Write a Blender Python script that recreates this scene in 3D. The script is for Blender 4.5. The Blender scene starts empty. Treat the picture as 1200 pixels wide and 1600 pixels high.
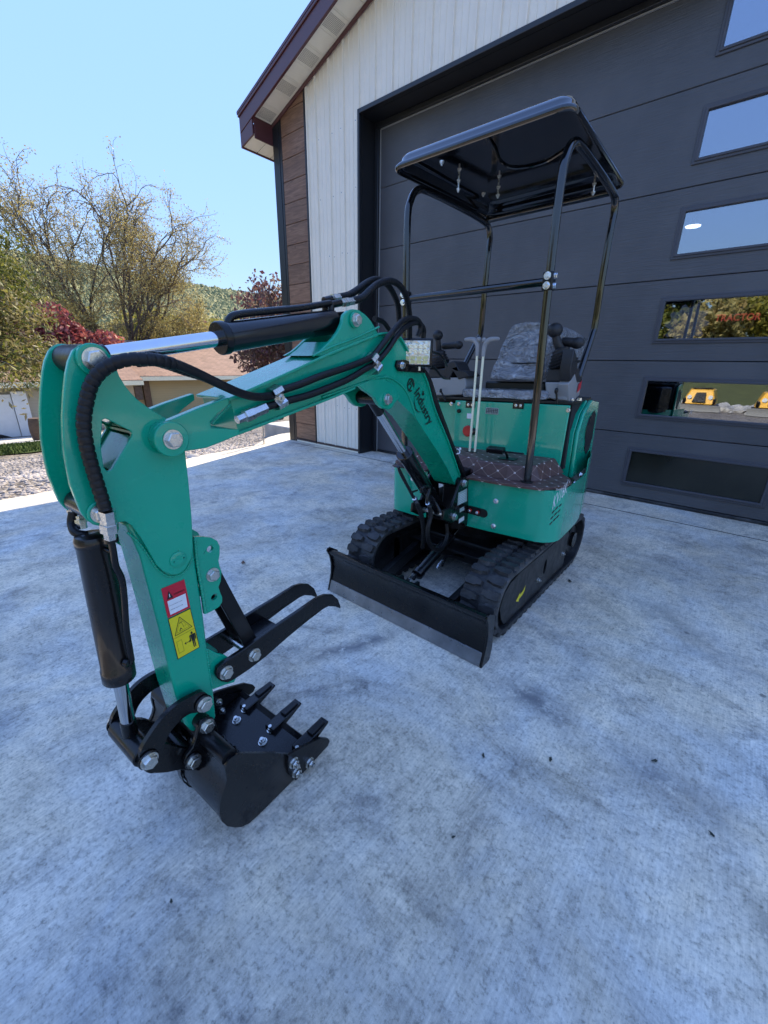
import bpy, bmesh, math, random
import numpy as np
from mathutils import Vector, Matrix
from mathutils.geometry import tessellate_polygon
random.seed(7); rng = np.random.default_rng(11)
rad = math.radians
S = bpy.context.scene
COL = S.collection

# ------------------------------------------------------------------ camera, sky, sun, exposure
FPX, PITCH, ROLL, YAW, CD, CH = 641.2774, .345751236, .0198077358, -.699181733, 4.293087, 1.151916
def _cam_axes():
    cy, sy, cp, sp = math.cos(YAW), math.sin(YAW), math.cos(PITCH), math.sin(PITCH)
    F = np.array([sy*cp, cy*cp, -sp]); R0 = np.array([cy, -sy, 0.]); U0 = np.cross(R0, F)
    R = R0*math.cos(ROLL)+U0*math.sin(ROLL); U = -R0*math.sin(ROLL)+U0*math.cos(ROLL)
    return R, U, F, np.array([0, -CD, CH])
CR, CU, CF, CC = _cam_axes()
cam = bpy.data.cameras.new('camera'); cam.sensor_fit = 'HORIZONTAL'; cam.sensor_width = 36
cam.lens = FPX/1200*36; cam.clip_start = .02; cam.clip_end = 4000
camo = bpy.data.objects.new('camera', cam); COL.objects.link(camo)
camo.matrix_world = Matrix(((CR[0], CU[0], -CF[0], CC[0]), (CR[1], CU[1], -CF[1], CC[1]), (CR[2], CU[2], -CF[2], CC[2]), (0, 0, 0, 1)))
S.camera = camo
SUN_EL, SUN_AZ = rad(42), rad(-19)          # azimuth clockwise from +Y: behind the building, to the left
w = bpy.data.worlds.new('World'); S.world = w; w.use_nodes = True
nt = w.node_tree; bg = nt.nodes['Background']
sky = nt.nodes.new('ShaderNodeTexSky'); sky.sky_type = 'NISHITA'; sky.sun_disc = False
sky.sun_elevation = SUN_EL; sky.sun_rotation = SUN_AZ; sky.air_density = 1.0; sky.dust_density = 0.0; sky.ozone_density = 1.6; sky.altitude = 200
bw = nt.nodes.new('ShaderNodeRGBToBW'); nt.links.new(sky.outputs[0], bw.inputs[0])          # evens out the very bright band near sun and horizon
pw = nt.nodes.new('ShaderNodeMath'); pw.operation = 'POWER'; nt.links.new(bw.outputs[0], pw.inputs[0]); pw.inputs[1].default_value = -.92
vm = nt.nodes.new('ShaderNodeVectorMath'); vm.operation = 'SCALE'; nt.links.new(sky.outputs[0], vm.inputs[0]); nt.links.new(pw.outputs[0], vm.inputs[3])
hs = nt.nodes.new('ShaderNodeHueSaturation'); hs.inputs['Saturation'].default_value = 1.08; hs.inputs['Hue'].default_value = .510; nt.links.new(vm.outputs[0], hs.inputs['Color'])
nt.links.new(hs.outputs[0], bg.inputs[0]); bg.inputs[1].default_value = .15
sl = bpy.data.lights.new('sun', 'SUN'); sl.energy = 2.0; sl.angle = rad(.5); sl.color = (1, .87, .66)
so = bpy.data.objects.new('sun', sl); COL.objects.link(so)
sd = Vector((math.sin(SUN_AZ)*math.cos(SUN_EL), math.cos(SUN_AZ)*math.cos(SUN_EL), math.sin(SUN_EL)))
so.rotation_euler = sd.to_track_quat('Z', 'Y').to_euler(); so.location = (-6, 12, 12)
S.view_settings.view_transform = 'Standard'; S.view_settings.look = 'None'; S.view_settings.gamma = 1
S.view_settings.use_curve_mapping = False; S.view_settings.exposure = 2.42
S.render.engine = 'CYCLES'; S.cycles.max_bounces = 8; S.cycles.transparent_max_bounces = 12

# ------------------------------------------------------------------ frames: measuring points on planes of the place
def ray(x, y): return CR*(x-600)/FPX-CU*(y-800)/FPX+CF
class Frame:
    def __init__(s, o, a, b, c):
        s.o = np.array(o, float); s.A = np.array([a, b, c], float)
    def w(s, p): return s.o+np.asarray(p, float)@s.A
    def un(s, x, y, ax, v):
        d = ray(x, y); n = s.A[ax]; t = (v-(CC-s.o)@n)/(d@n); return s.A@(CC+t*d-s.o)
    def mat(s):
        m = Matrix.Identity(4)
        for i in range(3):
            for j in range(3): m[j][i] = s.A[i][j]
            m[i][3] = s.o[i]
        return m
WF = Frame((0, 0, 0), (1, 0, 0), (0, 1, 0), (0, 0, 1))
_a = rad(4)
BF = Frame((-1.02, -2.45, 0), (math.sin(_a), -math.cos(_a), 0), (math.cos(_a), math.sin(_a), 0), (0, 0, 1))   # boom: (forward, sideways, up)
_s, _t = rad(2.5), rad(1.3)
_x = np.array([math.cos(_s)*math.cos(_t), math.sin(_s)*math.cos(_t), math.sin(_t)]); _y = np.array([-math.sin(_s), math.cos(_s), 0])
HF = Frame((-1.02, -2.15, 0), _x, _y, np.cross(_x, _y))                                                    # slewing upper body

# ------------------------------------------------------------------ materials
def new_mat(name):
    m = bpy.data.materials.new(name); m.use_nodes = True
    return m, m.node_tree.nodes, m.node_tree.links, m.node_tree.nodes['Principled BSDF']
def N(n, t, **k):
    x = n.new(t)
    for a, v in k.items():
        if a.startswith('i_'): x.inputs[a[2:].replace('_', ' ')].default_value = v
        else: setattr(x, a, v)
    return x
def ramp(n, stops, interp='LINEAR'):
    r = n.new('ShaderNodeValToRGB'); r.color_ramp.interpolation = interp
    e = r.color_ramp.elements
    while len(e) < len(stops): e.new(.5)
    for i, (p, c) in enumerate(stops): e[i].position = p; e[i].color = (*c, 1) if len(c) == 3 else c
    return r
def noise(n, l, coord, scale, detail=4, rough=.55, dist=0.):
    t = N(n, 'ShaderNodeTexNoise'); t.inputs['Scale'].default_value = scale; t.inputs['Detail'].default_value = detail
    t.inputs['Roughness'].default_value = rough; t.inputs['Distortion'].default_value = dist
    l.new(coord, t.inputs['Vector']); return t
def mixc(n, l, fac, a, b, mode='MIX'):
    m = N(n, 'ShaderNodeMix', data_type='RGBA', blend_type=mode)
    for s, v in ((0, fac), (6, a), (7, b)):
        if hasattr(v, 'is_linked') or hasattr(v, 'links'): l.new(v, m.inputs[s])
        else: m.inputs[s].default_value = v if s == 0 else (*v[:3], 1)
    return m.outputs[2]
def coords(n, l, scale=(1, 1, 1), rot=(0, 0, 0), which='Object'):
    tc = N(n, 'ShaderNodeTexCoord')
    mp = N(n, 'ShaderNodeMapping'); mp.inputs['Scale'].default_value = scale; mp.inputs['Rotation'].default_value = rot
    l.new(tc.outputs[which], mp.inputs[0]); return mp.outputs[0]
def bump(n, l, h, strength, dist, prev=None):
    b = N(n, 'ShaderNodeBump'); b.inputs['Strength'].default_value = strength; b.inputs['Distance'].default_value = dist
    l.new(h, b.inputs['Height'])
    if prev is not None: l.new(prev, b.inputs['Normal'])
    return b.outputs[0]
def simple(name, col, rough=.5, metal=0., var=.12, vscale=9., bmp=.0, bscale=60., coat=0., rvar=.0, dust=None, spec=.5):
    m, n, l, p = new_mat(name); c = coords(n, l)
    t = noise(n, l, c, vscale, 5)
    dark = tuple(max(0, v*(1-var)) for v in col); light = tuple(min(1, v*(1+var)) for v in col)
    r = ramp(n, [(.3, dark), (.7, light)]); l.new(t.outputs[0], r.inputs[0])
    out = r.outputs[0]
    if dust:
        t3 = noise(n, l, c, 3.5, 8, .7); rr = ramp(n, [(.5, (0, 0, 0)), (.75, (1, 1, 1))]); l.new(t3.outputs[0], rr.inputs[0])
        mu = N(n, 'ShaderNodeMath', operation='MULTIPLY'); l.new(rr.outputs[0], mu.inputs[0]); mu.inputs[1].default_value = dust[1]
        out = mixc(n, l, mu.outputs[0], out, dust[0])
    l.new(out, p.inputs['Base Color'])
    p.inputs['Roughness'].default_value = rough; p.inputs['Metallic'].default_value = metal; p.inputs['Specular IOR Level'].default_value = spec
    if coat: p.inputs['Coat Weight'].default_value = coat; p.inputs['Coat Roughness'].default_value = .06
    if rvar:
        t2 = noise(n, l, c, vscale*2.3, 6, .65); r2 = ramp(n, [(.25, (max(0, rough-rvar),)*3), (.75, (min(1, rough+rvar),)*3)])
        l.new(t2.outputs[0], r2.inputs[0]); l.new(r2.outputs[0], p.inputs['Roughness'])
    if bmp:
        t4 = noise(n, l, c, bscale, 4); l.new(bump(n, l, t4.outputs[0], bmp, .004), p.inputs['Normal'])
    return m
M = {}
M['green'] = simple('green_paint', (.0001, .34, .20), .27, 0, .07, 4, .16, 14, spec=.3, coat=.55, rvar=.07)
M['green_sheet'] = simple('green_sheet_paint', (.0001, .38, .225), .26, 0, .03, 3, .035, 9, coat=.8, rvar=.05)
M['black'] = simple('black_paint', (.0035, .0035, .0042), .27, 0, .25, 6, .10, 40, coat=.15, rvar=.1, spec=.32)
M['black_gloss'] = simple('gloss_black_tube', (.003, .003, .004), .13, 0, .2, 8, .04, 30, coat=.8, rvar=.04)
M['black_steel'] = simple('worn_black_steel', (.006, .006, .007), .36, 0, .35, 7, .22, 55, coat=.05, rvar=.14, spec=.3, dust=((.06, .055, .05), .35))
M['barrel'] = simple('cylinder_barrel_paint', (.004, .004, .005), .24, 0, .2, 5, .05, 20, coat=.35, rvar=.06, spec=.4)
M['barrel_warm'] = simple('cylinder_barrel_brownish', (.012, .0095, .0085), .3, .2, .3, 9, .06, 26, coat=.3, rvar=.08, spec=.4)
M['edge_steel'] = simple('blade_edge_steel', (.22, .23, .25), .3, .75, .3, 9, .08, 40, rvar=.06, spec=.9)
M['rubber_worn'] = simple('worn_track_rubber', (.035, .034, .035), .6, 0, .55, 30, .8, 55, rvar=.15, dust=((.22, .21, .20), .8))
M['black_worn'] = simple('scuffed_black_paint', (.004, .004, .005), .3, 0, .3, 6, .14, 40, coat=.15, rvar=.12, dust=((.085, .07, .055), .5), spec=.35)
M['rubber'] = simple('track_rubber', (.016, .016, .018), .6, 0, .45, 26, .7, 60, rvar=.15, dust=((.17, .165, .16), .75))
M['hose'] = simple('hose_rubber', (.005, .005, .006), .45, 0, .3, 30, .2, 140, rvar=.1, spec=.35)
M['plastic_dark'] = simple('dark_plastic', (.014, .0145, .017), .5, 0, .15, 12, .12, 160)
M['plastic_grey'] = simple('grey_plastic', (.27, .27, .27), .45, 0, .06, 8, .1, 190)
M['grip'] = simple('grey_rubber_grip', (.30, .30, .31), .6, 0, .1, 20, .1, 150)
M['cream'] = simple('cream_painted_rod', (.86, .82, .60), .35, 0, .06, 20, .05, 60)
M['chrome'] = simple('chrome_rod', (.62, .63, .65), .1, 1, .05, 30, .01, 60)
M['zinc'] = simple('zinc_plated', (.62, .61, .57), .3, 1, .14, 60, .12, 140, rvar=.1)
M['zinc_bright'] = simple('bright_zinc', (.75, .78, .8), .22, 1, .08, 50, .1, 140)
M['red_cap'] = simple('red_plastic', (.5, .02, .015), .4)
M['mat_edge'] = simple('brown_vinyl', (.062, .038, .036), .55, 0, .12, 30, .2, 160)
M['yellow_paint'] = simple('yellow_sticker', (.75, .62, .01), .4, 0, .04)
M['yellow_machine'] = simple('yellow_machine_paint', (.82, .42, .02), .3, 0, .06, 6, coat=.5)
M['red_print'] = simple('red_print', (.55, .008, .03), .4, 0, .04)
M['white_print'] = simple('white_print', (.75, .76, .78), .45, 0, .03)
M['black_print'] = simple('black_print', (.006, .008, .008), .4, 0, .05)
M['label_grey'] = simple('grey_label', (.35, .42, .40), .4, 0, .1, 60)
M['trim_black'] = simple('black_metal_trim', (.010, .011, .014), .42, 0, .1, 5, .03, 20, coat=.15)
M['fascia'] = simple('maroon_metal', (.085, .026, .030), .38, 0, .06, 5, .03, 20, coat=.2)
M['soffit'] = simple('cream_soffit', (.80, .765, .65), .5, 0, .03)
M['stone'] = simple('grey_field_stone', (.33, .32, .31), .85, 0, .35, 4, .5, 20)
M['bark'] = simple('grey_brown_bark', (.12, .095, .08), .9, 0, .35, 8, .6, 30)
M['dark_wood'] = simple('dark_brown_wood', (.10, .06, .035), .7, 0, .3, 10)
M['white_wall'] = simple('white_siding', (.72, .72, .70), .6, 0, .04)
M['interior'] = simple('dark_interior', (.02, .02, .022), .8)
M['grille'] = simple('black_grille', (.01, .01, .012), .5, 0, .3, 90, .6, 300)

def m_belly():                       # plastic-wrapped vinyl seat
    m, n, l, p = new_mat('plastic_wrapped_vinyl'); c = coords(n, l)
    t = noise(n, l, c, 9, 5, .62, 3.5); t2 = noise(n, l, coords(n, l, (1, 1, 1.8), (.5, .3, .6)), 8, 4, .55, 3.0)
    r = ramp(n, [(.32, (.20, .205, .22)), (.54, (.34, .355, .385)), (.66, (.60, .62, .65)), (.74, (.42, .43, .46))]); l.new(t2.outputs[0], r.inputs[0]); l.new(r.outputs[0], p.inputs['Base Color'])
    p.inputs['Roughness'].default_value = .16; p.inputs['Coat Weight'].default_value = 1; p.inputs['Coat Roughness'].default_value = .04; p.inputs['Coat IOR'].default_value = 1.7
    b = bump(n, l, t.outputs[0], 1., .05); b = bump(n, l, t2.outputs[0], .8, .03, b); l.new(b, p.inputs['Normal']); l.new(b, p.inputs['Coat Normal'])
    return m
M['seat_wrap'] = m_belly()
def m_concrete():
    m, n, l, p = new_mat('broomed_concrete'); c = coords(n, l)
    big = noise(n, l, c, .8, 9, .66, .5); med = noise(n, l, c, 3.1, 10, .74, .7); fine = noise(n, l, c, 95, 5, .72); grain = noise(n, l, c, 30, 6, .75)
    cs = coords(n, l, (30, 1.6, 1), (0, 0, rad(3))); st = noise(n, l, cs, 6.5, 5, .7, .15)
    cs2 = coords(n, l, (1.2, .8, 1), (0, 0, rad(-50))); st2 = noise(n, l, cs2, 3.3, 12, .82, .5)
    cs3 = coords(n, l, (.7, 1.3, 1), (0, 0, rad(28))); st3 = noise(n, l, cs3, 2.6, 12, .84, .5)
    r1 = ramp(n, [(.32, (.54, .49, .41)), (.5, (.76, .685, .565)), (.68, (.90, .80, .655))]); l.new(big.outputs[0], r1.inputs[0])
    r2 = ramp(n, [(.33, (.66,)*3), (.49, (.93,)*3), (.66, (1.08,)*3)]); l.new(med.outputs[0], r2.inputs[0])
    r3 = ramp(n, [(.32, (.80,)*3), (.68, (1.10,)*3)]); l.new(st.outputs[0], r3.inputs[0])
    r4 = ramp(n, [(.36, (.45, .46, .5)), (.48, (1, 1, 1))]); l.new(st2.outputs[0], r4.inputs[0])
    r4b = ramp(n, [(.36, (.52, .53, .56)), (.48, (1, 1, 1))]); l.new(st3.outputs[0], r4b.inputs[0])
    r5 = ramp(n, [(.32, (.48,)*3), (.46, (.96,)*3), (.70, (1.16,)*3)]); l.new(fine.outputs[0], r5.inputs[0])
    r6 = ramp(n, [(.33, (.60,)*3), (.47, (1,)*3), (.70, (1.10,)*3)]); l.new(grain.outputs[0], r6.inputs[0])
    o = mixc(n, l, 1., r1.outputs[0], r2.outputs[0], 'MULTIPLY'); o = mixc(n, l, .9, o, r3.outputs[0], 'MULTIPLY')
    o = mixc(n, l, .8, o, r4.outputs[0], 'MULTIPLY'); o = mixc(n, l, .75, o, r4b.outputs[0], 'MULTIPLY'); o = mixc(n, l, .9, o, r5.outputs[0], 'MULTIPLY'); o = mixc(n, l, .9, o, r6.outputs[0], 'MULTIPLY')
    hu = noise(n, l, c, 2.2, 6, .6, .4); rh = ramp(n, [(.36, (.90, .97, 1.06)), (.62, (1.05, 1., .90))]); l.new(hu.outputs[0], rh.inputs[0]); o = mixc(n, l, 1., o, rh.outputs[0], 'MULTIPLY')
    v = N(n, 'ShaderNodeTexVoronoi'); v.inputs['Scale'].default_value = 2.1; l.new(c, v.inputs['Vector'])
    dn = noise(n, l, c, 40, 3, .6); av = N(n, 'ShaderNodeMath', operation='MULTIPLY_ADD'); l.new(dn.outputs[0], av.inputs[0]); av.inputs[1].default_value = -.03; l.new(v.outputs[0], av.inputs[2])
    rv = ramp(n, [(.0, (0, 0, 0)), (.012, (1, 1, 1))]); l.new(av.outputs[0], rv.inputs[0])
    o = mixc(n, l, .6, o, rv.outputs[0], 'MULTIPLY')
    t6 = noise(n, l, c, 1.5, 4, .6); r6_ = ramp(n, [(.62, (0, 0, 0)), (.78, (1, 1, 1))]); l.new(t6.outputs[0], r6_.inputs[0])
    mu = N(n, 'ShaderNodeMath', operation='MULTIPLY'); l.new(r6_.outputs[0], mu.inputs[0]); mu.inputs[1].default_value = .4
    o = mixc(n, l, mu.outputs[0], o, (.50, .46, .36))
    geo = N(n, 'ShaderNodeNewGeometry')
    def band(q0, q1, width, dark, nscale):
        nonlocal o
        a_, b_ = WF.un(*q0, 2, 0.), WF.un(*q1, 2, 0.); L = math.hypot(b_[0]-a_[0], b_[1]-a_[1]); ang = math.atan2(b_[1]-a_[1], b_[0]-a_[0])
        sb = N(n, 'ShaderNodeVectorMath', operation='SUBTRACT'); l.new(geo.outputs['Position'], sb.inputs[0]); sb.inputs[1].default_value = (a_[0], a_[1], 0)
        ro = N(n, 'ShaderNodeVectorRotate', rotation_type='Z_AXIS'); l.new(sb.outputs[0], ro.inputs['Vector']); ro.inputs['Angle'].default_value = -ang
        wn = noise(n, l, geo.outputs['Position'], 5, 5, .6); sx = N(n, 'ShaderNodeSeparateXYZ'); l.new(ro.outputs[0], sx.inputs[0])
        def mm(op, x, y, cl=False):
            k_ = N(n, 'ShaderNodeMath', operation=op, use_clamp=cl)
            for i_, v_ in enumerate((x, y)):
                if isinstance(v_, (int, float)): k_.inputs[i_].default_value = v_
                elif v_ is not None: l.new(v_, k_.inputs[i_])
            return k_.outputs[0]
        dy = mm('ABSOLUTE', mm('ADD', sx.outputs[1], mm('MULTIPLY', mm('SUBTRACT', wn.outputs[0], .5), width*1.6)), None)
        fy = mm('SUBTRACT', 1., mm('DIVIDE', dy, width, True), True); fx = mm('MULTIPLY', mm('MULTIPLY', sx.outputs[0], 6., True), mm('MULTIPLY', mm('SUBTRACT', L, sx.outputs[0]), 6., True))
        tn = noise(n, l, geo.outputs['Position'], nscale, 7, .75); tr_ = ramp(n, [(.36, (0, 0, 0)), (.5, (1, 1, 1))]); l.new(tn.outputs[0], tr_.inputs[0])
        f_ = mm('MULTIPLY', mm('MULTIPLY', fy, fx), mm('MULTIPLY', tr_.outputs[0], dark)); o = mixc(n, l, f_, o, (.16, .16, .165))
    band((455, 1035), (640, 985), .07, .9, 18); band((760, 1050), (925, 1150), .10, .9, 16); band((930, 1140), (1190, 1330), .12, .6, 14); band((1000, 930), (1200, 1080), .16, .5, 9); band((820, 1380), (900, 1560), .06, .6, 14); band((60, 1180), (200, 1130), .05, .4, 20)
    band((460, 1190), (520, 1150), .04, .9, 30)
    l.new(o, p.inputs['Base Color'])
    rr = ramp(n, [(.3, (.55,)*3), (.7, (.85,)*3)]); l.new(med.outputs[0], rr.inputs[0]); l.new(rr.outputs[0], p.inputs['Roughness'])
    b = bump(n, l, st.outputs[0], .4, .0024); b = bump(n, l, fine.outputs[0], .45, .002, b); b = bump(n, l, grain.outputs[0], .3, .004, b); l.new(b, p.inputs['Normal'])
    return m
M['concrete'] = m_concrete()
def m_gravel():
    m, n, l, p = new_mat('pale_gravel'); c = coords(n, l)
    v = N(n, 'ShaderNodeTexVoronoi'); v.inputs['Scale'].default_value = 26; l.new(c, v.inputs['Vector'])
    r = ramp(n, [(0, (.10, .085, .075)), (.35, (.22, .195, .17)), (.7, (.34, .305, .265)), (1, (.44, .395, .345))])
    sp = N(n, 'ShaderNodeSeparateColor'); l.new(v.outputs[1], sp.inputs[0]); l.new(sp.outputs[0], r.inputs[0])
    r2 = ramp(n, [(.25, (1, 1, 1)), (.7, (.3, .3, .3))]); l.new(v.outputs[0], r2.inputs[0])
    o = mixc(n, l, .85, r.outputs[0], r2.outputs[0], 'MULTIPLY')
    t = noise(n, l, c, .5, 6, .6); r3 = ramp(n, [(.35, (.8, .78, .76)), (.65, (1.1, 1.08, 1.05))]); l.new(t.outputs[0], r3.inputs[0])
    o = mixc(n, l, 1, o, r3.outputs[0], 'MULTIPLY'); l.new(o, p.inputs['Base Color']); p.inputs['Roughness'].default_value = .9
    b = bump(n, l, v.outputs[0], -1., .05); l.new(b, p.inputs['Normal']); return m
M['gravel'] = m_gravel()
def m_grass(name='lawn_grass', a=(.045, .085, .012), b_=(.13, .20, .03)):
    m, n, l, p = new_mat(name); c = coords(n, l)
    t = noise(n, l, c, 3, 8, .7); t2 = noise(n, l, c, 60, 4, .7)
    r = ramp(n, [(.3, a), (.7, b_)]); l.new(t2.outputs[0], r.inputs[0]); r2 = ramp(n, [(.3, (.7,)*3), (.7, (1.15,)*3)]); l.new(t.outputs[0], r2.inputs[0])
    l.new(mixc(n, l, 1, r.outputs[0], r2.outputs[0], 'MULTIPLY'), p.inputs['Base Color']); p.inputs['Roughness'].default_value = .9
    l.new(bump(n, l, t2.outputs[0], 1, .05), p.inputs['Normal']); return m
M['grass'] = m_grass()
M['bank_grass'] = m_grass('bank_grass', (.05, .065, .015), (.15, .16, .045))
def m_leaf(name, cols, rough=.6, scale=1.2, sss=True):
    m, n, l, p = new_mat(name); c = coords(n, l)
    t = noise(n, l, c, scale, 3, .6); t2 = N(n, 'ShaderNodeTexWhiteNoise'); g = N(n, 'ShaderNodeNewGeometry'); l.new(g.outputs['Random Per Island'], t2.inputs[0])
    t2.noise_dimensions = '1D'; l.new(g.outputs['Random Per Island'], t2.inputs['W'])
    ad = N(n, 'ShaderNodeMath', operation='MULTIPLY_ADD'); l.new(t.outputs[0], ad.inputs[0]); ad.inputs[1].default_value = .9
    mu = N(n, 'ShaderNodeMath', operation='MULTIPLY'); l.new(t2.outputs[0], mu.inputs[0]); mu.inputs[1].default_value = .45
    l.new(mu.outputs[0], ad.inputs[2])
    k = len(cols); r = ramp(n, [(.25+.65*i/(k-1), cc) for i, cc in enumerate(cols)]); l.new(ad.outputs[0], r.inputs[0]); l.new(r.outputs[0], p.inputs['Base Color'])
    p.inputs['Roughness'].default_value = rough
    if sss:
        tr = N(n, 'ShaderNodeBsdfTranslucent'); l.new(r.outputs[0], tr.inputs[0]); ms = N(n, 'ShaderNodeMixShader'); ms.inputs[0].default_value = .4
        l.new(p.outputs[0], ms.inputs[1]); l.new(tr.outputs[0], ms.inputs[2]); l.new(ms.outputs[0], n['Material Output'].inputs[0])
    return m
M['leaf_olive'] = m_leaf('sparse_olive_leaves', [(.26, .17, .06), (.36, .29, .10), (.46, .40, .16)])
M['leaf_yellow'] = m_leaf('yellow_green_leaves', [(.10, .11, .02), (.22, .22, .04), (.38, .32, .06)])
M['leaf_red'] = m_leaf('red_leaves', [(.17, .035, .035), (.36, .09, .085), (.50, .18, .14)])
M['leaf_purple'] = m_leaf('purple_leaves', [(.06, .025, .035), (.12, .05, .06), (.20, .13, .09)])
M['leaf_spruce'] = m_leaf('spruce_needles', [(.02, .035, .010), (.09, .115, .022), (.28, .26, .06)])
M['leaf_spruce_dry'] = m_leaf('dry_spruce_sprays', [(.10, .085, .04), (.20, .17, .08), (.30, .26, .12)])
M['leaf_green'] = m_leaf('green_shrub_leaves', [(.03, .05, .01), (.08, .11, .02), (.20, .20, .03)])
M['hill'] = m_leaf('hill_forest', [(.11, .125, .055), (.18, .19, .075), (.29, .27, .12)], .9, .02, False)
M['dead_leaf'] = simple('dead_leaf', (.13, .06, .035), .7)
M['dark_chip'] = simple('dark_chip', (.03, .035, .025), .7)
def m_wood():
    m, n, l, p = new_mat('stained_brown_plank')
    oi = N(n, 'ShaderNodeObjectInfo'); tc = N(n, 'ShaderNodeTexCoord')
    ad = N(n, 'ShaderNodeVectorMath', operation='ADD'); l.new(tc.outputs['Object'], ad.inputs[0])
    sc = N(n, 'ShaderNodeVectorMath', operation='SCALE'); cb = N(n, 'ShaderNodeCombineXYZ')
    for i in range(3): l.new(oi.outputs['Random'], cb.inputs[i])
    l.new(cb.outputs[0], sc.inputs[0]); sc.inputs[3].default_value = 37; l.new(sc.outputs[0], ad.inputs[1])
    mp = N(n, 'ShaderNodeMapping'); mp.inputs['Scale'].default_value = (2.2, 9, 22); l.new(ad.outputs[0], mp.inputs[0])
    t = noise(n, l, mp.outputs[0], 1.3, 7, .65, 1.8); r = ramp(n, [(.28, (.11, .054, .034)), (.5, (.22, .118, .073)), (.72, (.32, .185, .12))]); l.new(t.outputs[0], r.inputs[0])
    v = N(n, 'ShaderNodeTexVoronoi'); v.inputs['Scale'].default_value = 4.5; l.new(ad.outputs[0], v.inputs['Vector'])
    rv = ramp(n, [(.03, (.25, .2, .18)), (.09, (1, 1, 1))]); l.new(v.outputs[0], rv.inputs[0])
    o = mixc(n, l, .7, r.outputs[0], rv.outputs[0], 'MULTIPLY')
    hv = ramp(n, [(0, (.82,)*3), (1, (1.15,)*3)]); l.new(oi.outputs['Random'], hv.inputs[0]); o = mixc(n, l, 1, o, hv.outputs[0], 'MULTIPLY')
    l.new(o, p.inputs['Base Color']); p.inputs['Roughness'].default_value = .5
    l.new(bump(n, l, t.outputs[0], .25, .003), p.inputs['Normal']); return m
M['plank'] = m_wood()
M['siding'] = simple('cream_steel_siding', (.82, .755, .64), .42, 0, .035, 2.5, .05, 6, coat=.2, rvar=.05, dust=((.5, .48, .43), .25))
def m_door():
    m, n, l, p = new_mat('charcoal_door_skin'); c = coords(n, l, (1.6, 1, 34)); t = noise(n, l, c, 3, 6, .6, .6)
    c2 = coords(n, l); t2 = noise(n, l, c2, 1.3, 6, .6)
    r = ramp(n, [(.3, (.058, .058, .064)), (.7, (.090, .090, .098))]); l.new(t2.outputs[0], r.inputs[0]); l.new(r.outputs[0], p.inputs['Base Color'])
    p.inputs['Roughness'].default_value = .42; l.new(bump(n, l, t.outputs[0], .8, .004), p.inputs['Normal']); return m
M['door'] = m_door()
M['door_frame'] = simple('charcoal_window_frame', (.06, .06, .072), .45, 0, .06, 5, .03, 40)
def m_glass():
    m, n, l, p = new_mat('tinted_reflective_pane'); out = n['Material Output']
    gl = N(n, 'ShaderNodeBsdfGlossy'); gl.inputs['Roughness'].default_value = .012; gl.inputs['Color'].default_value = (.78, .84, .93, 1)
    tr = N(n, 'ShaderNodeBsdfTransparent'); tr.inputs[0].default_value = (.5, .55, .6, 1)
    fr = N(n, 'ShaderNodeFresnel'); fr.inputs[0].default_value = 1.6
    mm = N(n, 'ShaderNodeMath', operation='MULTIPLY_ADD', use_clamp=True); l.new(fr.outputs[0], mm.inputs[0]); mm.inputs[1].default_value = .9; mm.inputs[2].default_value = .30
    ms = N(n, 'ShaderNodeMixShader'); l.new(mm.outputs[0], ms.inputs[0]); l.new(tr.outputs[0], ms.inputs[1]); l.new(gl.outputs[0], ms.inputs[2])
    c = coords(n, l); t = noise(n, l, c, 1.6, 2); b = bump(n, l, t.outputs[0], .05, .01); l.new(b, gl.inputs['Normal'])
    l.new(ms.outputs[0], out.inputs[0]); return m
M['glass'] = m_glass()
M['dark_pane'] = simple('dark_dusty_pane', (.018, .019, .014), .16, 0, .3, 3, .02, 10, rvar=.08)
def m_emit(name, col, s):
    m, n, l, p = new_mat(name); p.inputs['Base Color'].default_value = (*col, 1); p.inputs['Emission Color'].default_value = (*col, 1); p.inputs['Emission Strength'].default_value = s; return m
M['lamp'] = m_emit('lit_lamp_lens', (1, .97, .9), 2.5)
M['sign_red'] = m_emit('self_glow_red_sign', (.8, .09, .07), .4)  # weak glow added to the letters so they show in the dark interior
M['sign_grey'] = m_emit('self_glow_grey_sign', (.10, .12, .2), .3)  # the gear emblem gets an added glow too, it is no lamp
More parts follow.
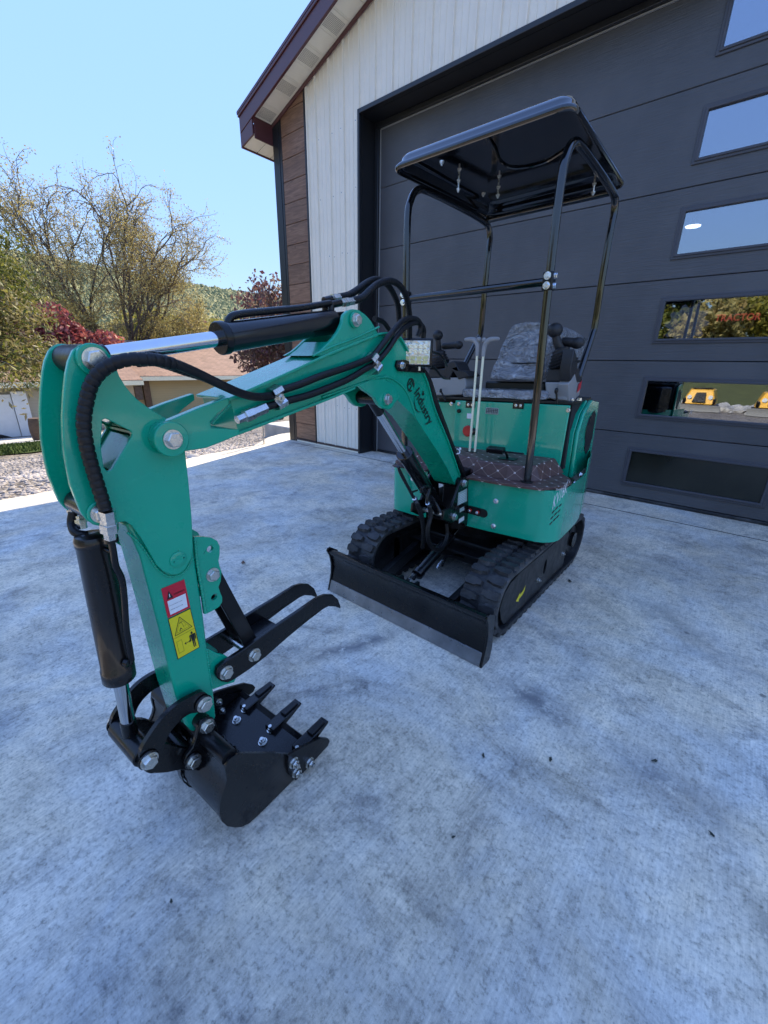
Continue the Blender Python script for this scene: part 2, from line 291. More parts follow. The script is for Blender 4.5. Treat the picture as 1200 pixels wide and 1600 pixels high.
def m_quilt(flip=False):
    m, n, l, p = new_mat('quilted_brown_vinyl'); tc = N(n, 'ShaderNodeTexCoord'); sx = N(n, 'ShaderNodeSeparateXYZ'); l.new(tc.outputs['UV'], sx.inputs[0])
    def mth(op, a, b=None, cl=False):
        x = N(n, 'ShaderNodeMath', operation=op, use_clamp=cl)
        for i, v in enumerate((a, b)):
            if v is None: continue
            if isinstance(v, (int, float)): x.inputs[i].default_value = v
            else: l.new(v, x.inputs[i])
        return x.outputs[0]
    pitch = .088
    u = mth('DIVIDE', sx.outputs[0], pitch); v = mth('DIVIDE', sx.outputs[1], pitch*.8)
    a = mth('ADD', u, v); b = mth('SUBTRACT', u, v)
    da = mth('ABSOLUTE', mth('SUBTRACT', mth('FRACT', a), .5)); db = mth('ABSOLUTE', mth('SUBTRACT', mth('FRACT', b), .5))
    # distance to line: .5 at the line
    la = mth('GREATER_THAN', da, .482); lb = mth('GREATER_THAN', db, .482)
    line = mth('MAXIMUM', la, lb); node = mth('MULTIPLY', mth('GREATER_THAN', da, .40), mth('GREATER_THAN', db, .40))
    nl = mth('MULTIPLY', node, mth('MAXIMUM', mth('GREATER_THAN', da, .465), mth('GREATER_THAN', db, .465)))
    c = coords(n, l); t = noise(n, l, c, 30, 4)
    r = ramp(n, [(.3, (.075, .036, .030)), (.7, (.115, .058, .048))]); l.new(t.outputs[0], r.inputs[0])
    o = mixc(n, l, mth('MULTIPLY', line, .6), r.outputs[0], (.38, .27, .22)); o = mixc(n, l, mth('MULTIPLY', nl, .9), o, (.75, .62, .55))
    l.new(o, p.inputs['Base Color']); p.inputs['Roughness'].default_value = .5
    h = mth('MAXIMUM', da, db); hh = mth('POWER', mth('MULTIPLY', h, 2), 6); b_ = bump(n, l, hh, -.8, .006)
    t5 = noise(n, l, c, 160, 3); b_ = bump(n, l, t5.outputs[0], .2, .002, b_); l.new(b_, p.inputs['Normal']); return m
M['quilt'] = m_quilt()
def m_shingle():
    m, n, l, p = new_mat('brown_asphalt_shingle'); tc = N(n, 'ShaderNodeTexCoord'); 
    br = N(n, 'ShaderNodeTexBrick'); mp = N(n, 'ShaderNodeMapping'); l.new(tc.outputs['UV'], mp.inputs[0]); l.new(mp.outputs[0], br.inputs[0])
    br.inputs['Scale'].default_value = 1; br.inputs['Brick Width'].default_value = .33; br.inputs['Row Height'].default_value = .145; br.inputs['Mortar Size'].default_value = .012
    br.inputs['Color1'].default_value = (.24, .145, .10, 1); br.inputs['Color2'].default_value = (.31, .19, .135, 1); br.inputs['Mortar'].default_value = (.15, .10, .08, 1)
    t = noise(n, l, tc.outputs['UV'], 2.5, 8, .8); r = ramp(n, [(.3, (.7,)*3), (.7, (1.2,)*3)]); l.new(t.outputs[0], r.inputs[0])
    l.new(mixc(n, l, 1, br.outputs[0], r.outputs[0], 'MULTIPLY'), p.inputs['Base Color']); p.inputs['Roughness'].default_value = .9
    return m
M['shingle'] = m_shingle()
def m_lap(name, col, pitch=.12):
    m, n, l, p = new_mat(name); c = coords(n, l); sx = N(n, 'ShaderNodeSeparateXYZ'); l.new(c, sx.inputs[0])
    a = N(n, 'ShaderNodeMath', operation='DIVIDE'); l.new(sx.outputs[2], a.inputs[0]); a.inputs[1].default_value = pitch
    f = N(n, 'ShaderNodeMath', operation='FRACT'); l.new(a.outputs[0], f.inputs[0])
    l.new(bump(n, l, f.outputs[0], -1, .02), p.inputs['Normal'])
    r = ramp(n, [(0, tuple(v*.75 for v in col)), (.12, col)]); l.new(f.outputs[0], r.inputs[0]); l.new(r.outputs[0], p.inputs['Base Color']); p.inputs['Roughness'].default_value = .6; return m
M['lap_beige'] = m_lap('beige_lap_siding', (.42, .33, .17)); M['lap_pale'] = m_lap('pale_lap_siding', (.42, .37, .28))
M['concrete_pad'] = simple('pale_concrete', (.42, .40, .36), .85, 0, .15, 6, .2, 40)

# ------------------------------------------------------------------ mesh building
WM = {}                                        # world matrix of every object made here
def setw(o, m, parent=None):
    WM[o] = m
    if parent is not None:
        o.parent = parent; o.matrix_parent_inverse = WM[parent].inverted()
    o.matrix_basis = m
def tag(o, label=None, cat=None, group=None, kind=None):
    if label: o['label'] = label
    if cat: o['category'] = cat
    if group: o['group'] = group
    if kind: o['kind'] = kind
    return o
def empty(name, loc, label, cat, group=None):
    o = bpy.data.objects.new(name, None); COL.objects.link(o); o.empty_display_size = .1
    setw(o, Matrix.Translation(Vector(loc))); return tag(o, label, cat, group)
def catmull(pts, n=8):
    P = [np.array(p, float) for p in pts]; P = [2*P[0]-P[1]]+P+[2*P[-1]-P[-2]]; out = []
    for i in range(1, len(P)-2):
        for k in range(n):
            t = k/n; out.append(.5*((2*P[i])+(-P[i-1]+P[i+1])*t+(2*P[i-1]-5*P[i]+4*P[i+1]-P[i+2])*t*t+(-P[i-1]+3*P[i]-3*P[i+1]+P[i+2])*t**3))
    out.append(P[-2]); return out
def smooth_poly(pts, sharp=(), n=5):
    """closed outline: Catmull through runs of points between the sharp indices"""
    k = len(pts); out = []
    for i in range(k):
        p0, p1, p2, p3 = pts[(i-1) % k], pts[i], pts[(i+1) % k], pts[(i+2) % k]
        a = np.array(p1, float); b = np.array(p2, float)
        m0 = np.zeros(2) if i in sharp else (b-np.array(p0))/2
        m1 = np.zeros(2) if (i+1) % k in sharp else (np.array(p3)-a)/2
        if i in sharp and (i+1) % k in sharp: out.append(tuple(a)); continue
        if i in sharp: m0 = (b-a)*1.0
        if (i+1) % k in sharp: m1 = (b-a)*1.0
        for j in range(n):
            t = j/n; h = (2*t**3-3*t*t+1)*a+(t**3-2*t*t+t)*m0+(-2*t**3+3*t*t)*b+(t**3-t*t)*m1
            out.append(tuple(h))
    return out
class MB:
    def __init__(s, fr=WF): s.bm = bmesh.new(); s.fr = fr; s.uv = None
    def v(s, p): return s.bm.verts.new(Vector(s.fr.w(p)))
    def f(s, vs):
        try: return s.bm.faces.new(vs)
        except ValueError: return None
    def poly3(s, pts): return s.f([s.v(p) for p in pts])
    def box(s, a, b):
        a, b = np.minimum(a, b), np.maximum(a, b)
        V = [s.v((x, y, z)) for x in (a[0], b[0]) for y in (a[1], b[1]) for z in (a[2], b[2])]
        for q in ((0, 1, 3, 2), (4, 6, 7, 5), (0, 4, 5, 1), (2, 3, 7, 6), (0, 2, 6, 4), (1, 5, 7, 3)): s.f([V[i] for i in q])
        return s
    def hexa(s, P):
        """8 points: bottom 4 (ccw), top 4"""
        V = [s.v(p) for p in P]
        for q in ((3, 2, 1, 0), (4, 5, 6, 7), (0, 1, 5, 4), (1, 2, 6, 5), (2, 3, 7, 6), (3, 0, 4, 7)): s.f([V[i] for i in q])
        return s
    def prism(s, poly, ax, a, b, holes=()):
        """poly in the two axes other than ax (in order), extruded from a to b along ax"""
        o = [i for i in range(3) if i != ax]
        def P(q, t):
            r = [0, 0, 0]; r[o[0]], r[o[1]], r[ax] = q[0], q[1], t; return r
        loops = [list(poly)]+[list(h) for h in holes]
        A = [[s.v(P(q, a)) for q in L] for L in loops]; B = [[s.v(P(q, b)) for q in L] for L in loops]
        for La, Lb in zip(A, B):
            k = len(La)
            for i in range(k): s.f([La[i], La[(i+1) % k], Lb[(i+1) % k], Lb[i]])
        if not holes and len(poly) < 5:
            s.f(A[0]); s.f(B[0][::-1])
        else:
            tr = tessellate_polygon([[Vector((q[0], q[1], 0)) for q in L] for L in loops])
            fa = [x for L in A for x in L]; fb = [x for L in B for x in L]
            for t in tr:
                if len(set(t)) == 3: s.f([fa[i] for i in t]); s.f([fb[i] for i in reversed(t)])
        return s
    def ring(s, c, r, ex, ey, n): return [s.bm.verts.new(Vector(c+r*(math.cos(2*math.pi*i/n)*ex+math.sin(2*math.pi*i/n)*ey))) for i in range(n)]
    def tube(s, pts, r, n=12, caps=True, world=False):
        W = [np.array(p, float) if world else s.fr.w(p) for p in pts]; k = len(W)
        rr = r if hasattr(r, '__len__') else [r]*k
        T = []
        for i in range(k):
            d = W[min(i+1, k-1)]-W[max(i-1, 0)]
            if np.linalg.norm(d) < 1e-6: d = W[-1]-W[0]
            T.append(d/max(1e-9, np.linalg.norm(d)))
        up = np.array([0, 0, 1.]) if abs(T[0][2]) < .9 else np.array([1., 0, 0])
        ex = np.cross(up, T[0]); ex /= np.linalg.norm(ex); rings = []
        for i in range(k):
            ex = ex-T[i]*(ex@T[i]); ex /= max(1e-9, np.linalg.norm(ex)); ey = np.cross(T[i], ex); rings.append(s.ring(W[i], rr[i], ex, ey, n))
        for i in range(k-1):
            for j in range(n): s.f([rings[i][j], rings[i][(j+1) % n], rings[i+1][(j+1) % n], rings[i+1][j]])
        if caps: s.f(rings[0][::-1]); s.f(rings[-1])
        return s
    def cyl(s, p0, p1, r, r1=None, n=24):
        return s.tube([p0, p1], [r, r if r1 is None else r1], n)
    def lathe(s, p0, p1, prof, n=24):
        """prof: list of (t along p0-p1 in metres, radius)"""
        a = np.array(p0, float); b = np.array(p1, float); d = (b-a)/np.linalg.norm(b-a)
        return s.tube([a+d*t for t, _ in prof], [max(1e-4, q) for _, q in prof], n)
    def ball(s, c, r, n=12, sq=(1, 1, 1)):
        c = np.array(c, float); k = n//2+1
        rows = []
        for i in range(k):
            th = math.pi*i/(k-1)
            rows.append([s.v(c+np.array([r*sq[0]*math.sin(th)*math.cos(2*math.pi*j/n), r*sq[1]*math.sin(th)*math.sin(2*math.pi*j/n), r*sq[2]*math.cos(th)])) for j in range(n if 0 < i < k-1 else 1)])
        for i in range(k-1):
            for j in range(n):
                a = rows[i]; b = rows[i+1]; q = [a[j % len(a)], b[j % len(b)], b[(j+1) % len(b)], a[(j+1) % len(a)]]
                u = []
                for x in q:
                    if x not in u: u.append(x)
                if len(u) > 2: s.f(u)
        return s
    def build(s, name, mat, parent=None, bevel=0, seg=2, smooth=True, angle=38, label=None, subsurf=0, kind=None, weld=True):
        if weld: bmesh.ops.remove_doubles(s.bm, verts=s.bm.verts, dist=1e-5)
        bmesh.ops.recalc_face_normals(s.bm, faces=s.bm.faces)
        co = np.array([v.co for v in s.bm.verts]); c = Vector((co.min(0)+co.max(0))/2)
        # orient the object's own axes with its frame so textures follow it
        m = s.fr.mat(); m.translation = c; inv = m.inverted()
        for v in s.bm.verts: v.co = inv @ v.co
        me = bpy.data.meshes.new(name); s.bm.to_mesh(me); s.bm.free()
        return link_mesh(name, me, mat, m, parent, bevel, seg, smooth, angle, label, kind)
def link_mesh(name, me, mat, m, parent=None, bevel=0, seg=2, smooth=True, angle=38, label=None, kind=None):
    if isinstance(mat, (list, tuple)):
        for x in mat: me.materials.append(M[x])
    else: me.materials.append(M[mat])
    if smooth: me.shade_smooth(); me.set_sharp_from_angle(angle=rad(angle))
    o = bpy.data.objects.new(name, me); COL.objects.link(o); setw(o, m, parent)
    if bevel:
        b = o.modifiers.new('bevel', 'BEVEL'); b.width = bevel; b.segments = seg; b.limit_method = 'ANGLE'; b.angle_limit = rad(40); b.harden_normals = False
    if label: o['label'] = label
    if kind: o['kind'] = kind
    return o
def dup(o, m, parent):
    c = o.copy(); COL.objects.link(c); setw(c, m, parent); return c
def from_np(name, V, F, mat, parent=None, label=None, kind=None, smooth=False, origin=None):
    V = np.asarray(V, float); c = (V.min(0)+V.max(0))/2 if origin is None else np.array(origin, float)
    me = bpy.data.meshes.new(name); me.from_pydata((V-c).tolist(), [], [tuple(int(i) for i in f) for f in F] if not isinstance(F, np.ndarray) else F.tolist()); me.update()
    return link_mesh(name, me, mat, Matrix.Translation(Vector(c)), parent, 0, 2, smooth, 45, label, kind)
def axis_matrix(fr, pos, n, scale=1., spin=0.):
    p = Vector(fr.w(pos)); nn = Vector(np.asarray(n, float)@fr.A).normalized()
    q = nn.to_track_quat('Z', 'Y').to_matrix().to_4x4()
    return Matrix.Translation(p) @ q @ Matrix.Rotation(spin, 4, 'Z') @ Matrix.Scale(scale, 4)
# hex bolt: shared mesh, across-corner radius 1 cm units scaled
def hex_mesh(name, r=.0145, h=.010, washer=.018, wh=.0025, shaft=0):
    b = MB()
    if washer: b.tube([(0, 0, -.002), (0, 0, wh)], washer, 24)
    V0 = [(r*math.cos(math.pi/3*i), r*math.sin(math.pi/3*i)) for i in range(6)]
    A = [b.v((x, y, wh*.8)) for x, y in V0]; B = [b.v((x, y, wh+h*.86)) for x, y in V0]; C = [b.v((x*.88, y*.88, wh+h)) for x, y in V0]
    for i in range(6):
        j = (i+1) % 6; b.f([A[i], A[j], B[j], B[i]]); b.f([B[i], B[j], C[j], C[i]])
    b.f(C); b.f(A[::-1])
    if shaft: b.tube([(0, 0, h*.5), (0, 0, wh+h+shaft)], [r*.55, r*.5], 12)
    bmesh.ops.recalc_face_normals(b.bm, faces=b.bm.faces)
    me = bpy.data.meshes.new(name); b.bm.to_mesh(me); b.bm.free(); me.materials.append(M['zinc']); me.shade_smooth(); me.set_sharp_from_angle(angle=rad(30)); return me
HEX = hex_mesh('hex_bolt_mesh'); NUT = hex_mesh('hex_nut_mesh', .0095, .008, .012, .002, .006)
DOT = hex_mesh('cap_bolt_mesh', .0075, .006, .0095, .0015)
DOT.materials[0] = M['zinc_bright']
def bolt(fr, pos, n, parent, me=None, scale=1., spin=None, name='bolt'):
    o = bpy.data.objects.new(name, me or HEX); COL.objects.link(o)
    setw(o, axis_matrix(fr, pos, n, scale, random.random()*3 if spin is None else spin), parent); return o
def bolt_px(fr, x, y, ax, v, n, parent, me=None, scale=1., name='bolt'): return bolt(fr, fr.un(x, y, ax, v), n, parent, me, scale, None, name)
def spiral(pts, r, turn=.0125, amp=.07):
    """guard sleeve wound round a hose: radius ripples along the length"""
    P = catmull(pts, 40); P = [np.array(p) for p in P]; L = [0]
    for i in range(1, len(P)): L.append(L[-1]+np.linalg.norm(P[i]-P[i-1]))
    n = max(8, int(L[-1]/(turn/6))); Q = []; R_ = []
    xs = np.interp(np.linspace(0, L[-1], n), L, [p[0] for p in P]); ys = np.interp(np.linspace(0, L[-1], n), L, [p[1] for p in P]); zs = np.interp(np.linspace(0, L[-1], n), L, [p[2] for p in P])
    for i in range(n):
        ph = (i/6) % 1; R_.append(r*(1+amp*(1 if .1 < ph < .9 else -1.3))); Q.append((xs[i], ys[i], zs[i]))
    return Q, R_
def text(fr, s, o3, ex, ey, mat, parent, name='lettering', depth=.0006, bold=0., align='LEFT', shear=0.):
    """flat lettering: o3 origin, ex one text unit along, ey one text unit up (frame coordinates)"""
    cu = bpy.data.curves.new(name, 'FONT'); cu.body = s; cu.size = 1; cu.offset = bold; cu.align_x = align; cu.shear = shear; cu.resolution_u = 3
    t = bpy.data.objects.new(name, cu); COL.objects.link(t); me = bpy.data.meshes.new_from_object(t.evaluated_get(bpy.context.evaluated_depsgraph_get()))
    bpy.data.objects.remove(t); o3 = np.array(o3, float); ex = np.array(ex, float); ey = np.array(ey, float); nn = np.cross(ex@fr.A, ey@fr.A); nn /= np.linalg.norm(nn)
    V = [fr.w(o3+ex*v.co.x+ey*v.co.y)+nn*depth for v in me.vertices]; F = [list(p.vertices) for p in me.polygons]
    bpy.data.meshes.remove(me); ob = from_np(name, V, F, mat, parent); return ob
def decal(fr, poly, lift, mat, parent, name='sticker', ax=1):
    """thin sheet: polygon of frame points, lifted along the frame axis"""
    n = np.zeros(3); n[ax] = lift
    b = MB(fr); b.f([b.v(np.array(p)+n) for p in poly]); return b.build(name, mat, parent, smooth=False, weld=False)

# ================================================================== SETTING
SLOPE0, SLOPE, FARX, FARZ = -5.6, .12, -18.8, None
FARZ = -.08-SLOPE*(SLOPE0-FARX)
def ground_z(x, y=0):
    return -.08 if x > SLOPE0 else (FARZ if x < FARX else -.08-SLOPE*(SLOPE0-x))
def sheet(name, xs, ys, mat, lift=0., kind='structure'):
    V, F = [], []
    for x in xs:
        for y in ys: V.append((x, y, ground_z(x)+lift))
    k = len(ys)
    for i in range(len(xs)-1):
        for j in range(k-1): F.append((i*k+j, (i+1)*k+j, (i+1)*k+j+1, i*k+j+1))
    return from_np(name, V, F, mat, None, None, kind)
sheet('gravel_ground', [-1500, -300, -60, FARX, SLOPE0, 3, 20, 300, 1500], [-1500, -200, -40, -12, 0, 12, 40, 200, 1500], 'gravel')
# concrete apron
slab = [(-4.35, -9.), (-4.62, -4.2), (-4.66, -3.46), (-5.0, -2.3), (-5.19, -1.82), (-5.28, -.98), (-5.75, -.42), (-5.9, -.05), (-5.9, .3), (9, .3), (9, -6.4), (2, -6.6), (-3.8, -6.7)]
slab = slab[1:] 
b = MB(); b.prism(slab, 2, -.25, -.001); apron = b.build('concrete_apron', 'concrete', smooth=False, kind='structure')
b = MB(); b.box((-5.2, -.4205, -.01), (8.9, -.4145, .0015)); b.build('apron_joint', 'black_print', kind='structure', smooth=False)
# loose stones along the apron edge (built, then gravel takes over)
def stone_field(name, n, xy, zf, r0, r1, mat='stone'):
    V, F = [], []; ico = [(0, 0, 1), (.89, 0, .45), (.28, .85, .45), (-.72, .53, .45), (-.72, -.53, .45), (.28, -.85, .45), (.72, .53, -.3), (-.28, .85, -.3), (-.89, 0, -.3), (-.28, -.85, -.3), (.72, -.53, -.3)]
    fc = [(0, 1, 2), (0, 2, 3), (0, 3, 4), (0, 4, 5), (0, 5, 1), (1, 6, 2), (2, 7, 3), (3, 8, 4), (4, 9, 5), (5, 10, 1), (2, 6, 7), (3, 7, 8), (4, 8, 9), (5, 9, 10), (1, 10, 6)]
    for i in range(n):
        x, y = xy(); r = r0+(r1-r0)*rng.random()**2; a = rng.random()*6.3; sc = r*(.7+.6*rng.random(3)); z = zf(x, y); k = len(V); ca, sa = math.cos(a), math.sin(a)
        for p in ico: V.append((x+ca*p[0]*sc[0]-sa*p[1]*sc[1], y+sa*p[0]*sc[0]+ca*p[1]*sc[1], z+(p[2]*.7+.1)*sc[2]))
        F += [(a_+k, b_+k, c_+k) for a_, b_, c_ in fc]
    return from_np(name, V, F, mat, None, None, 'stuff')
def near_gravel():
    while True:
        x = -4.7-rng.random()**1.3*5.2; y = -5.+rng.random()*9
        if x < np.interp(y, [-4.2, -3.46, -1.82, -.98, -.42, 0], [-4.66, -4.68, -5.22, -5.3, -5.8, -5.93]): return x, y
M['pebble'] = simple('gravel_pebble', (.30, .265, .235), .9, 0, .45, .9, .3, 40)
gs = stone_field('gravel_stones', 16000, near_gravel, lambda x, y: ground_z(x), .014, .038, 'pebble')
# lawn strip and walkway by the house
def strip(name, d0, d1, mat, lift, a0=-98, a1=-58, n=24):
    V, F = [], []
    for i in range(n+1):
        az = rad(a0+(a1-a0)*i/n)
        for k in range(5):
            d = d0+(d1-d0)*k/4+.25*math.sin(i*1.7+k)*(k in (0,)); x = d*math.sin(az); y = -CD+d*math.cos(az); V.append((x, y, ground_z(x)+lift))
    for i in range(n):
        for k in range(4): F.append((i*5+k, (i+1)*5+k, (i+1)*5+k+1, i*5+k+1))
    return from_np(name, V, F, mat, None, None, 'structure')
strip('lawn', 11.3, 17.3, 'grass', .03)
strip('walkway', 17.9, 20.0, 'concrete_pad', .05)
def blades(name, n, fn, h0, h1, mat='grass'):
    V, F = [], []
    for i in range(n):
        x, y, z = fn(); a = rng.random()*6.3; h = h0+(h1-h0)*rng.random(); wd = .008+h*.06; k = len(V); lx, ly = rng.normal(0, h*.3, 2)
        V += [(x-wd*math.cos(a), y-wd*math.sin(a), z), (x+wd*math.cos(a), y+wd*math.sin(a), z), (x+lx, y+ly, z+h)]; F.append((k, k+1, k+2))
    return from_np(name, V, F, mat, None, None, 'stuff')
def lawn_pt():
    az = rad(-96+26*rng.random()); d = 11.2+6*rng.random(); x = d*math.sin(az); return x, -CD+d*math.cos(az), ground_z(x)+.02
blades('lawn_blades', 9000, lawn_pt, .05, .12)
# wooded hill, two ridges
def hill(name, az, el, r0, r1, zb, ntree, size, seed, n=90, m=26):
    A = np.linspace(-150, -20, n); E = np.interp(A, az, el); r = np.random.default_rng(seed); V, F = [], []
    ph = r.random(8)*6.3
    def pt(a, t):
        e = np.interp(a, az, el); R_ = r0+(r1-r0)*t; ztop = CH+e*r1; s = t**1.25
        z = zb+(ztop-zb)*s + (ztop*.05)*math.sin(a*.35+ph[0]+t*5)*math.sin(t*9+ph[1])*(1-t)*t*3
        return (R_*math.sin(rad(a)), -CD+R_*math.cos(rad(a)), z)
    for a in A:
        for k in range(m): V.append(pt(a, k/(m-1)))
        x, y, z = pt(a, 1); V.append((x*1.4, y*1.4, zb))
    k = m+1
    for i in range(n-1):
        for j in range(m): F.append((i*k+j, (i+1)*k+j, (i+1)*k+j+1, i*k+j+1))
    o = from_np(name, V, F, 'hill', None, None, 'structure', smooth=True)
    ico = np.array([(0, 0, 1.1), (.89, 0, .3), (.28, .85, .35), (-.72, .53, .25), (-.72, -.53, .4), (.28, -.85, .3)]); fc = [(0, 1, 2), (0, 2, 3), (0, 3, 4), (0, 4, 5), (0, 5, 1)]
    V, F = [], []
    for i in range(ntree):
        a = -88+38*r.random(); t = r.random()**.8; x, y, z = pt(a, t); d = math.hypot(x, y)
        sc = size*(.6+.8*r.random())*np.array([1, 1, .75+.3*r.random()]); kk = len(V); rot = r.random()*6.3; ca, sa = math.cos(rot), math.sin(rot)
        for p in ico*(1+.16*r.normal(size=(6, 1))): V.append((x+(ca*p[0]-sa*p[1])*sc[0], y+(sa*p[0]+ca*p[1])*sc[1], z+p[2]*sc[2]))
        F += [(q[0]+kk, q[1]+kk, q[2]+kk) for q in fc]
    from_np(name+'_woods', V, F, 'hill', None, None, 'stuff')
hill('far_hill', [-150, -84, -77.6, -72.6, -64.2, -60.4, -53.9, -45, -20], [.15, .163, .161, .156, .141, .137, .125, .10, .05], 330, 720, -2.5, 22000, 3.6, 1)
hill('near_hill', [-150, -84, -72, -66, -63.5, -61.5, -58.5, -55, -20], [.13, .128, .12, .112, .102, .088, .05, .03, .02], 90, 300, -2.2, 16000, 2.0, 2)

# ================================================================== TREES
def grow(base, h, r, lean, spread, levels, seed, nb=(3, 4), kind='spread', trunks=1, leaves=0, leaf=.08, crownz=.2, minr=.008, droop=0., twig=6):
    """recursive limbs; returns (trunk mesh builder data, leaf points)"""
    g = np.random.default_rng(seed); segs = []; tips = []
    def branch(p, d, L, rr, lv):
        n = 4 if lv > 0 else 3; q = np.array(p, float); d = d/np.linalg.norm(d); pts = [q.copy()]
        for i in range(n):
            d = d+g.normal(0, .11+.05*(levels-lv), 3)+np.array([0, 0, .05 if lv > 1 else -.02-droop]); d /= np.linalg.norm(d); q = q+d*L/n; pts.append(q.copy())
        segs.append((pts, rr, rr*(.62 if lv > 0 else .4)))
        if lv <= 2: tips.extend(pts[1:])
        if lv == 0: return
        k = g.integers(nb[0], nb[1]+1)
        for j in range(k):
            t = .35+.65*(j+g.random()*.8)/k; t = min(t, 1); i0 = min(int(t*n), n-1); f = t*n-i0; s = pts[i0]*(1-f)+pts[i0+1]*f
            ax = np.cross(d, g.normal(size=3)); ax /= np.linalg.norm(ax)+1e-9; ang = spread*(.6+.6*g.random()); nd = d*math.cos(ang)+ax*math.sin(ang)
            branch(s, nd, L*(.58+.25*g.random()), max(minr, rr*(.5+.12*g.random())), lv-1)
        branch(pts[-1], d+g.normal(0, .15, 3), L*.7, max(minr, rr*.62), lv-1)
    for t in range(trunks):
        a = lean[t % len(lean)]; branch(base, np.array([a[0], a[1], 1.]), h*a[2], r*(a[3] if len(a) > 3 else 1), levels)
    return segs, tips
def limb_mesh(segs):
    V, F = [], []
    for pts, r0, r1 in segs:
        n = 7 if r0 > .08 else (5 if r0 > .03 else 3); k = len(pts); b0 = len(V)
        for i, p in enumerate(pts):
            d = pts[min(i+1, k-1)]-pts[max(i-1, 0)]; d = d/np.linalg.norm(d); e = np.cross(d, (0.3, .2, 1)); e /= np.linalg.norm(e); f = np.cross(d, e); rr = r0+(r1-r0)*i/(k-1)
            for j in range(n): a = 2*math.pi*j/n; V.append(p+rr*(math.cos(a)*e+math.sin(a)*f))
        for i in range(k-1):
            for j in range(n): F.append((b0+i*n+j, b0+i*n+(j+1) % n, b0+(i+1)*n+(j+1) % n, b0+(i+1)*n+j))
    return V, F
def leaf_mesh(pts, per, size, g, jitter, aspect=1.6):
    P = np.repeat(np.array(pts), per, axis=0); P = P+g.normal(0, jitter, P.shape); n = len(P)
    u = g.normal(size=(n, 3)); u /= np.linalg.norm(u, axis=1)[:, None]; v = np.cross(u, g.normal(size=(n, 3))); v /= np.linalg.norm(v, axis=1)[:, None]
    s = size*(.6+.8*g.random((n, 1))); a = P-u*s*.5*aspect; b_ = P+v*s*.5; c = P+u*s*.5*aspect; d = P-v*s*.5
    V = np.stack([a, b_, c, d], 1).reshape(-1, 3); F = np.arange(4*n).reshape(-1, 4); return V, F
def tree(name, base, label, cat, grp, leafmat, segs, tips, per, size, jitter, seed, barkmat='bark'):
    t = empty(name, base, label, cat, grp); g = np.random.default_rng(seed)
    V, F = limb_mesh(segs); from_np('trunk', V, F, barkmat, t, smooth=True)
    if per:
        V, F = leaf_mesh(tips, per, size, g, jitter); from_np('crown', V, F, leafmat, t)
    return t
def at(az, d, z=None):
    x = d*math.sin(rad(az)); y = -CD+d*math.cos(rad(az)); return np.array([x, y, ground_z(x) if z is None else z])
# the big, nearly bare spreading tree behind the house
bt = at(-71.2, 31)
def across(az):      # unit vector sideways as seen from the apron
    return np.array([math.cos(rad(az)), -math.sin(rad(az)), 0])
sw = across(-71.2)
ls = [(-1.05, .40, .55), (-.62, .47, .75), (-.22, .50, .85), (.06, .50, .9), (.30, .48, .8), (.68, .42, .7), (1.05, .34, .5), (-1.5, .30, .4), (1.6, .25, .35)]
segs, tips = grow(bt+np.array([0, 0, 1.4]), 8.3, .17, [(sw[0]*a+.05*math.sin(a*9), sw[1]*a+.25*math.sin(a*7), L, q) for a, L, q in ls], .52, 5, 12, (2, 3), trunks=9, minr=.008)
segs.append(([bt+np.array([0, 0, -.2]), bt+np.array([0, 0, .8]), bt+np.array([0, 0, 1.7])], .42, .30))
tree('spreading_tree', bt, 'large nearly bare tree with sparse olive leaves rising behind the beige house', 'tree', None, 'leaf_olive', segs, [p for p in tips if p[2] > bt[2]+3.], 4, .052, .13, 3)
# columnar shrub masses: clumped leaf volumes on a stem frame
def bushy(name, base, h, wd, label, leafmat, n, size, seed, cat='tree', grp=None, lobes=9, zlow=.25, barkmat='bark', trunk_r=.09):
    g = np.random.default_rng(seed); t = empty(name, base, label, cat, grp); segs = []; pts = []
    for i in range(lobes):
        a = g.random()*6.3; rr = wd*(.15+.75*g.random()); zc = h*(zlow+(1-zlow)*(.1+.85*g.random())); shrink = max(.35, 1-abs(zc/h-.55)*1.1); c = np.array([rr*math.cos(a)*shrink, rr*math.sin(a)*shrink, zc])
        segs.append(([np.array([0, 0, 0.])+base, base+c*np.array([.35, .35, .55]), base+c], trunk_r, .02))
        k = n//lobes; q = g.normal(size=(k, 3)); q /= np.linalg.norm(q, axis=1)[:, None]; q *= (g.random((k, 1))**.45); sz = wd*(.35+.35*g.random()); pts.append(base+c+q*np.array([sz, sz, sz*.8]))
        for _ in range(5):
            e = base+c+g.normal(0, sz*.55, 3); segs.append(([base+c*.8, (base+c*.9+e)/2+g.normal(0, .05, 3), e], .025, .008))
    V, F = limb_mesh(segs); from_np('trunk', V, F, barkmat, t, smooth=True)
    V, F = leaf_mesh(np.concatenate(pts), 1, size, g, .02, 1.5); from_np('crown', V, F, leafmat, t); return t
bushy('red_tree', at(-74.9, 24.5), 4.5, 1.5, 'red leaved ornamental tree left of the green excavator arm', 'leaf_red', 9000, .13, 21)
bushy('red_tree', at(-78.0, 25), 4.6, 1.5, 'darker red shrubby tree half hidden behind the spruce', 'leaf_red', 6500, .13, 22)
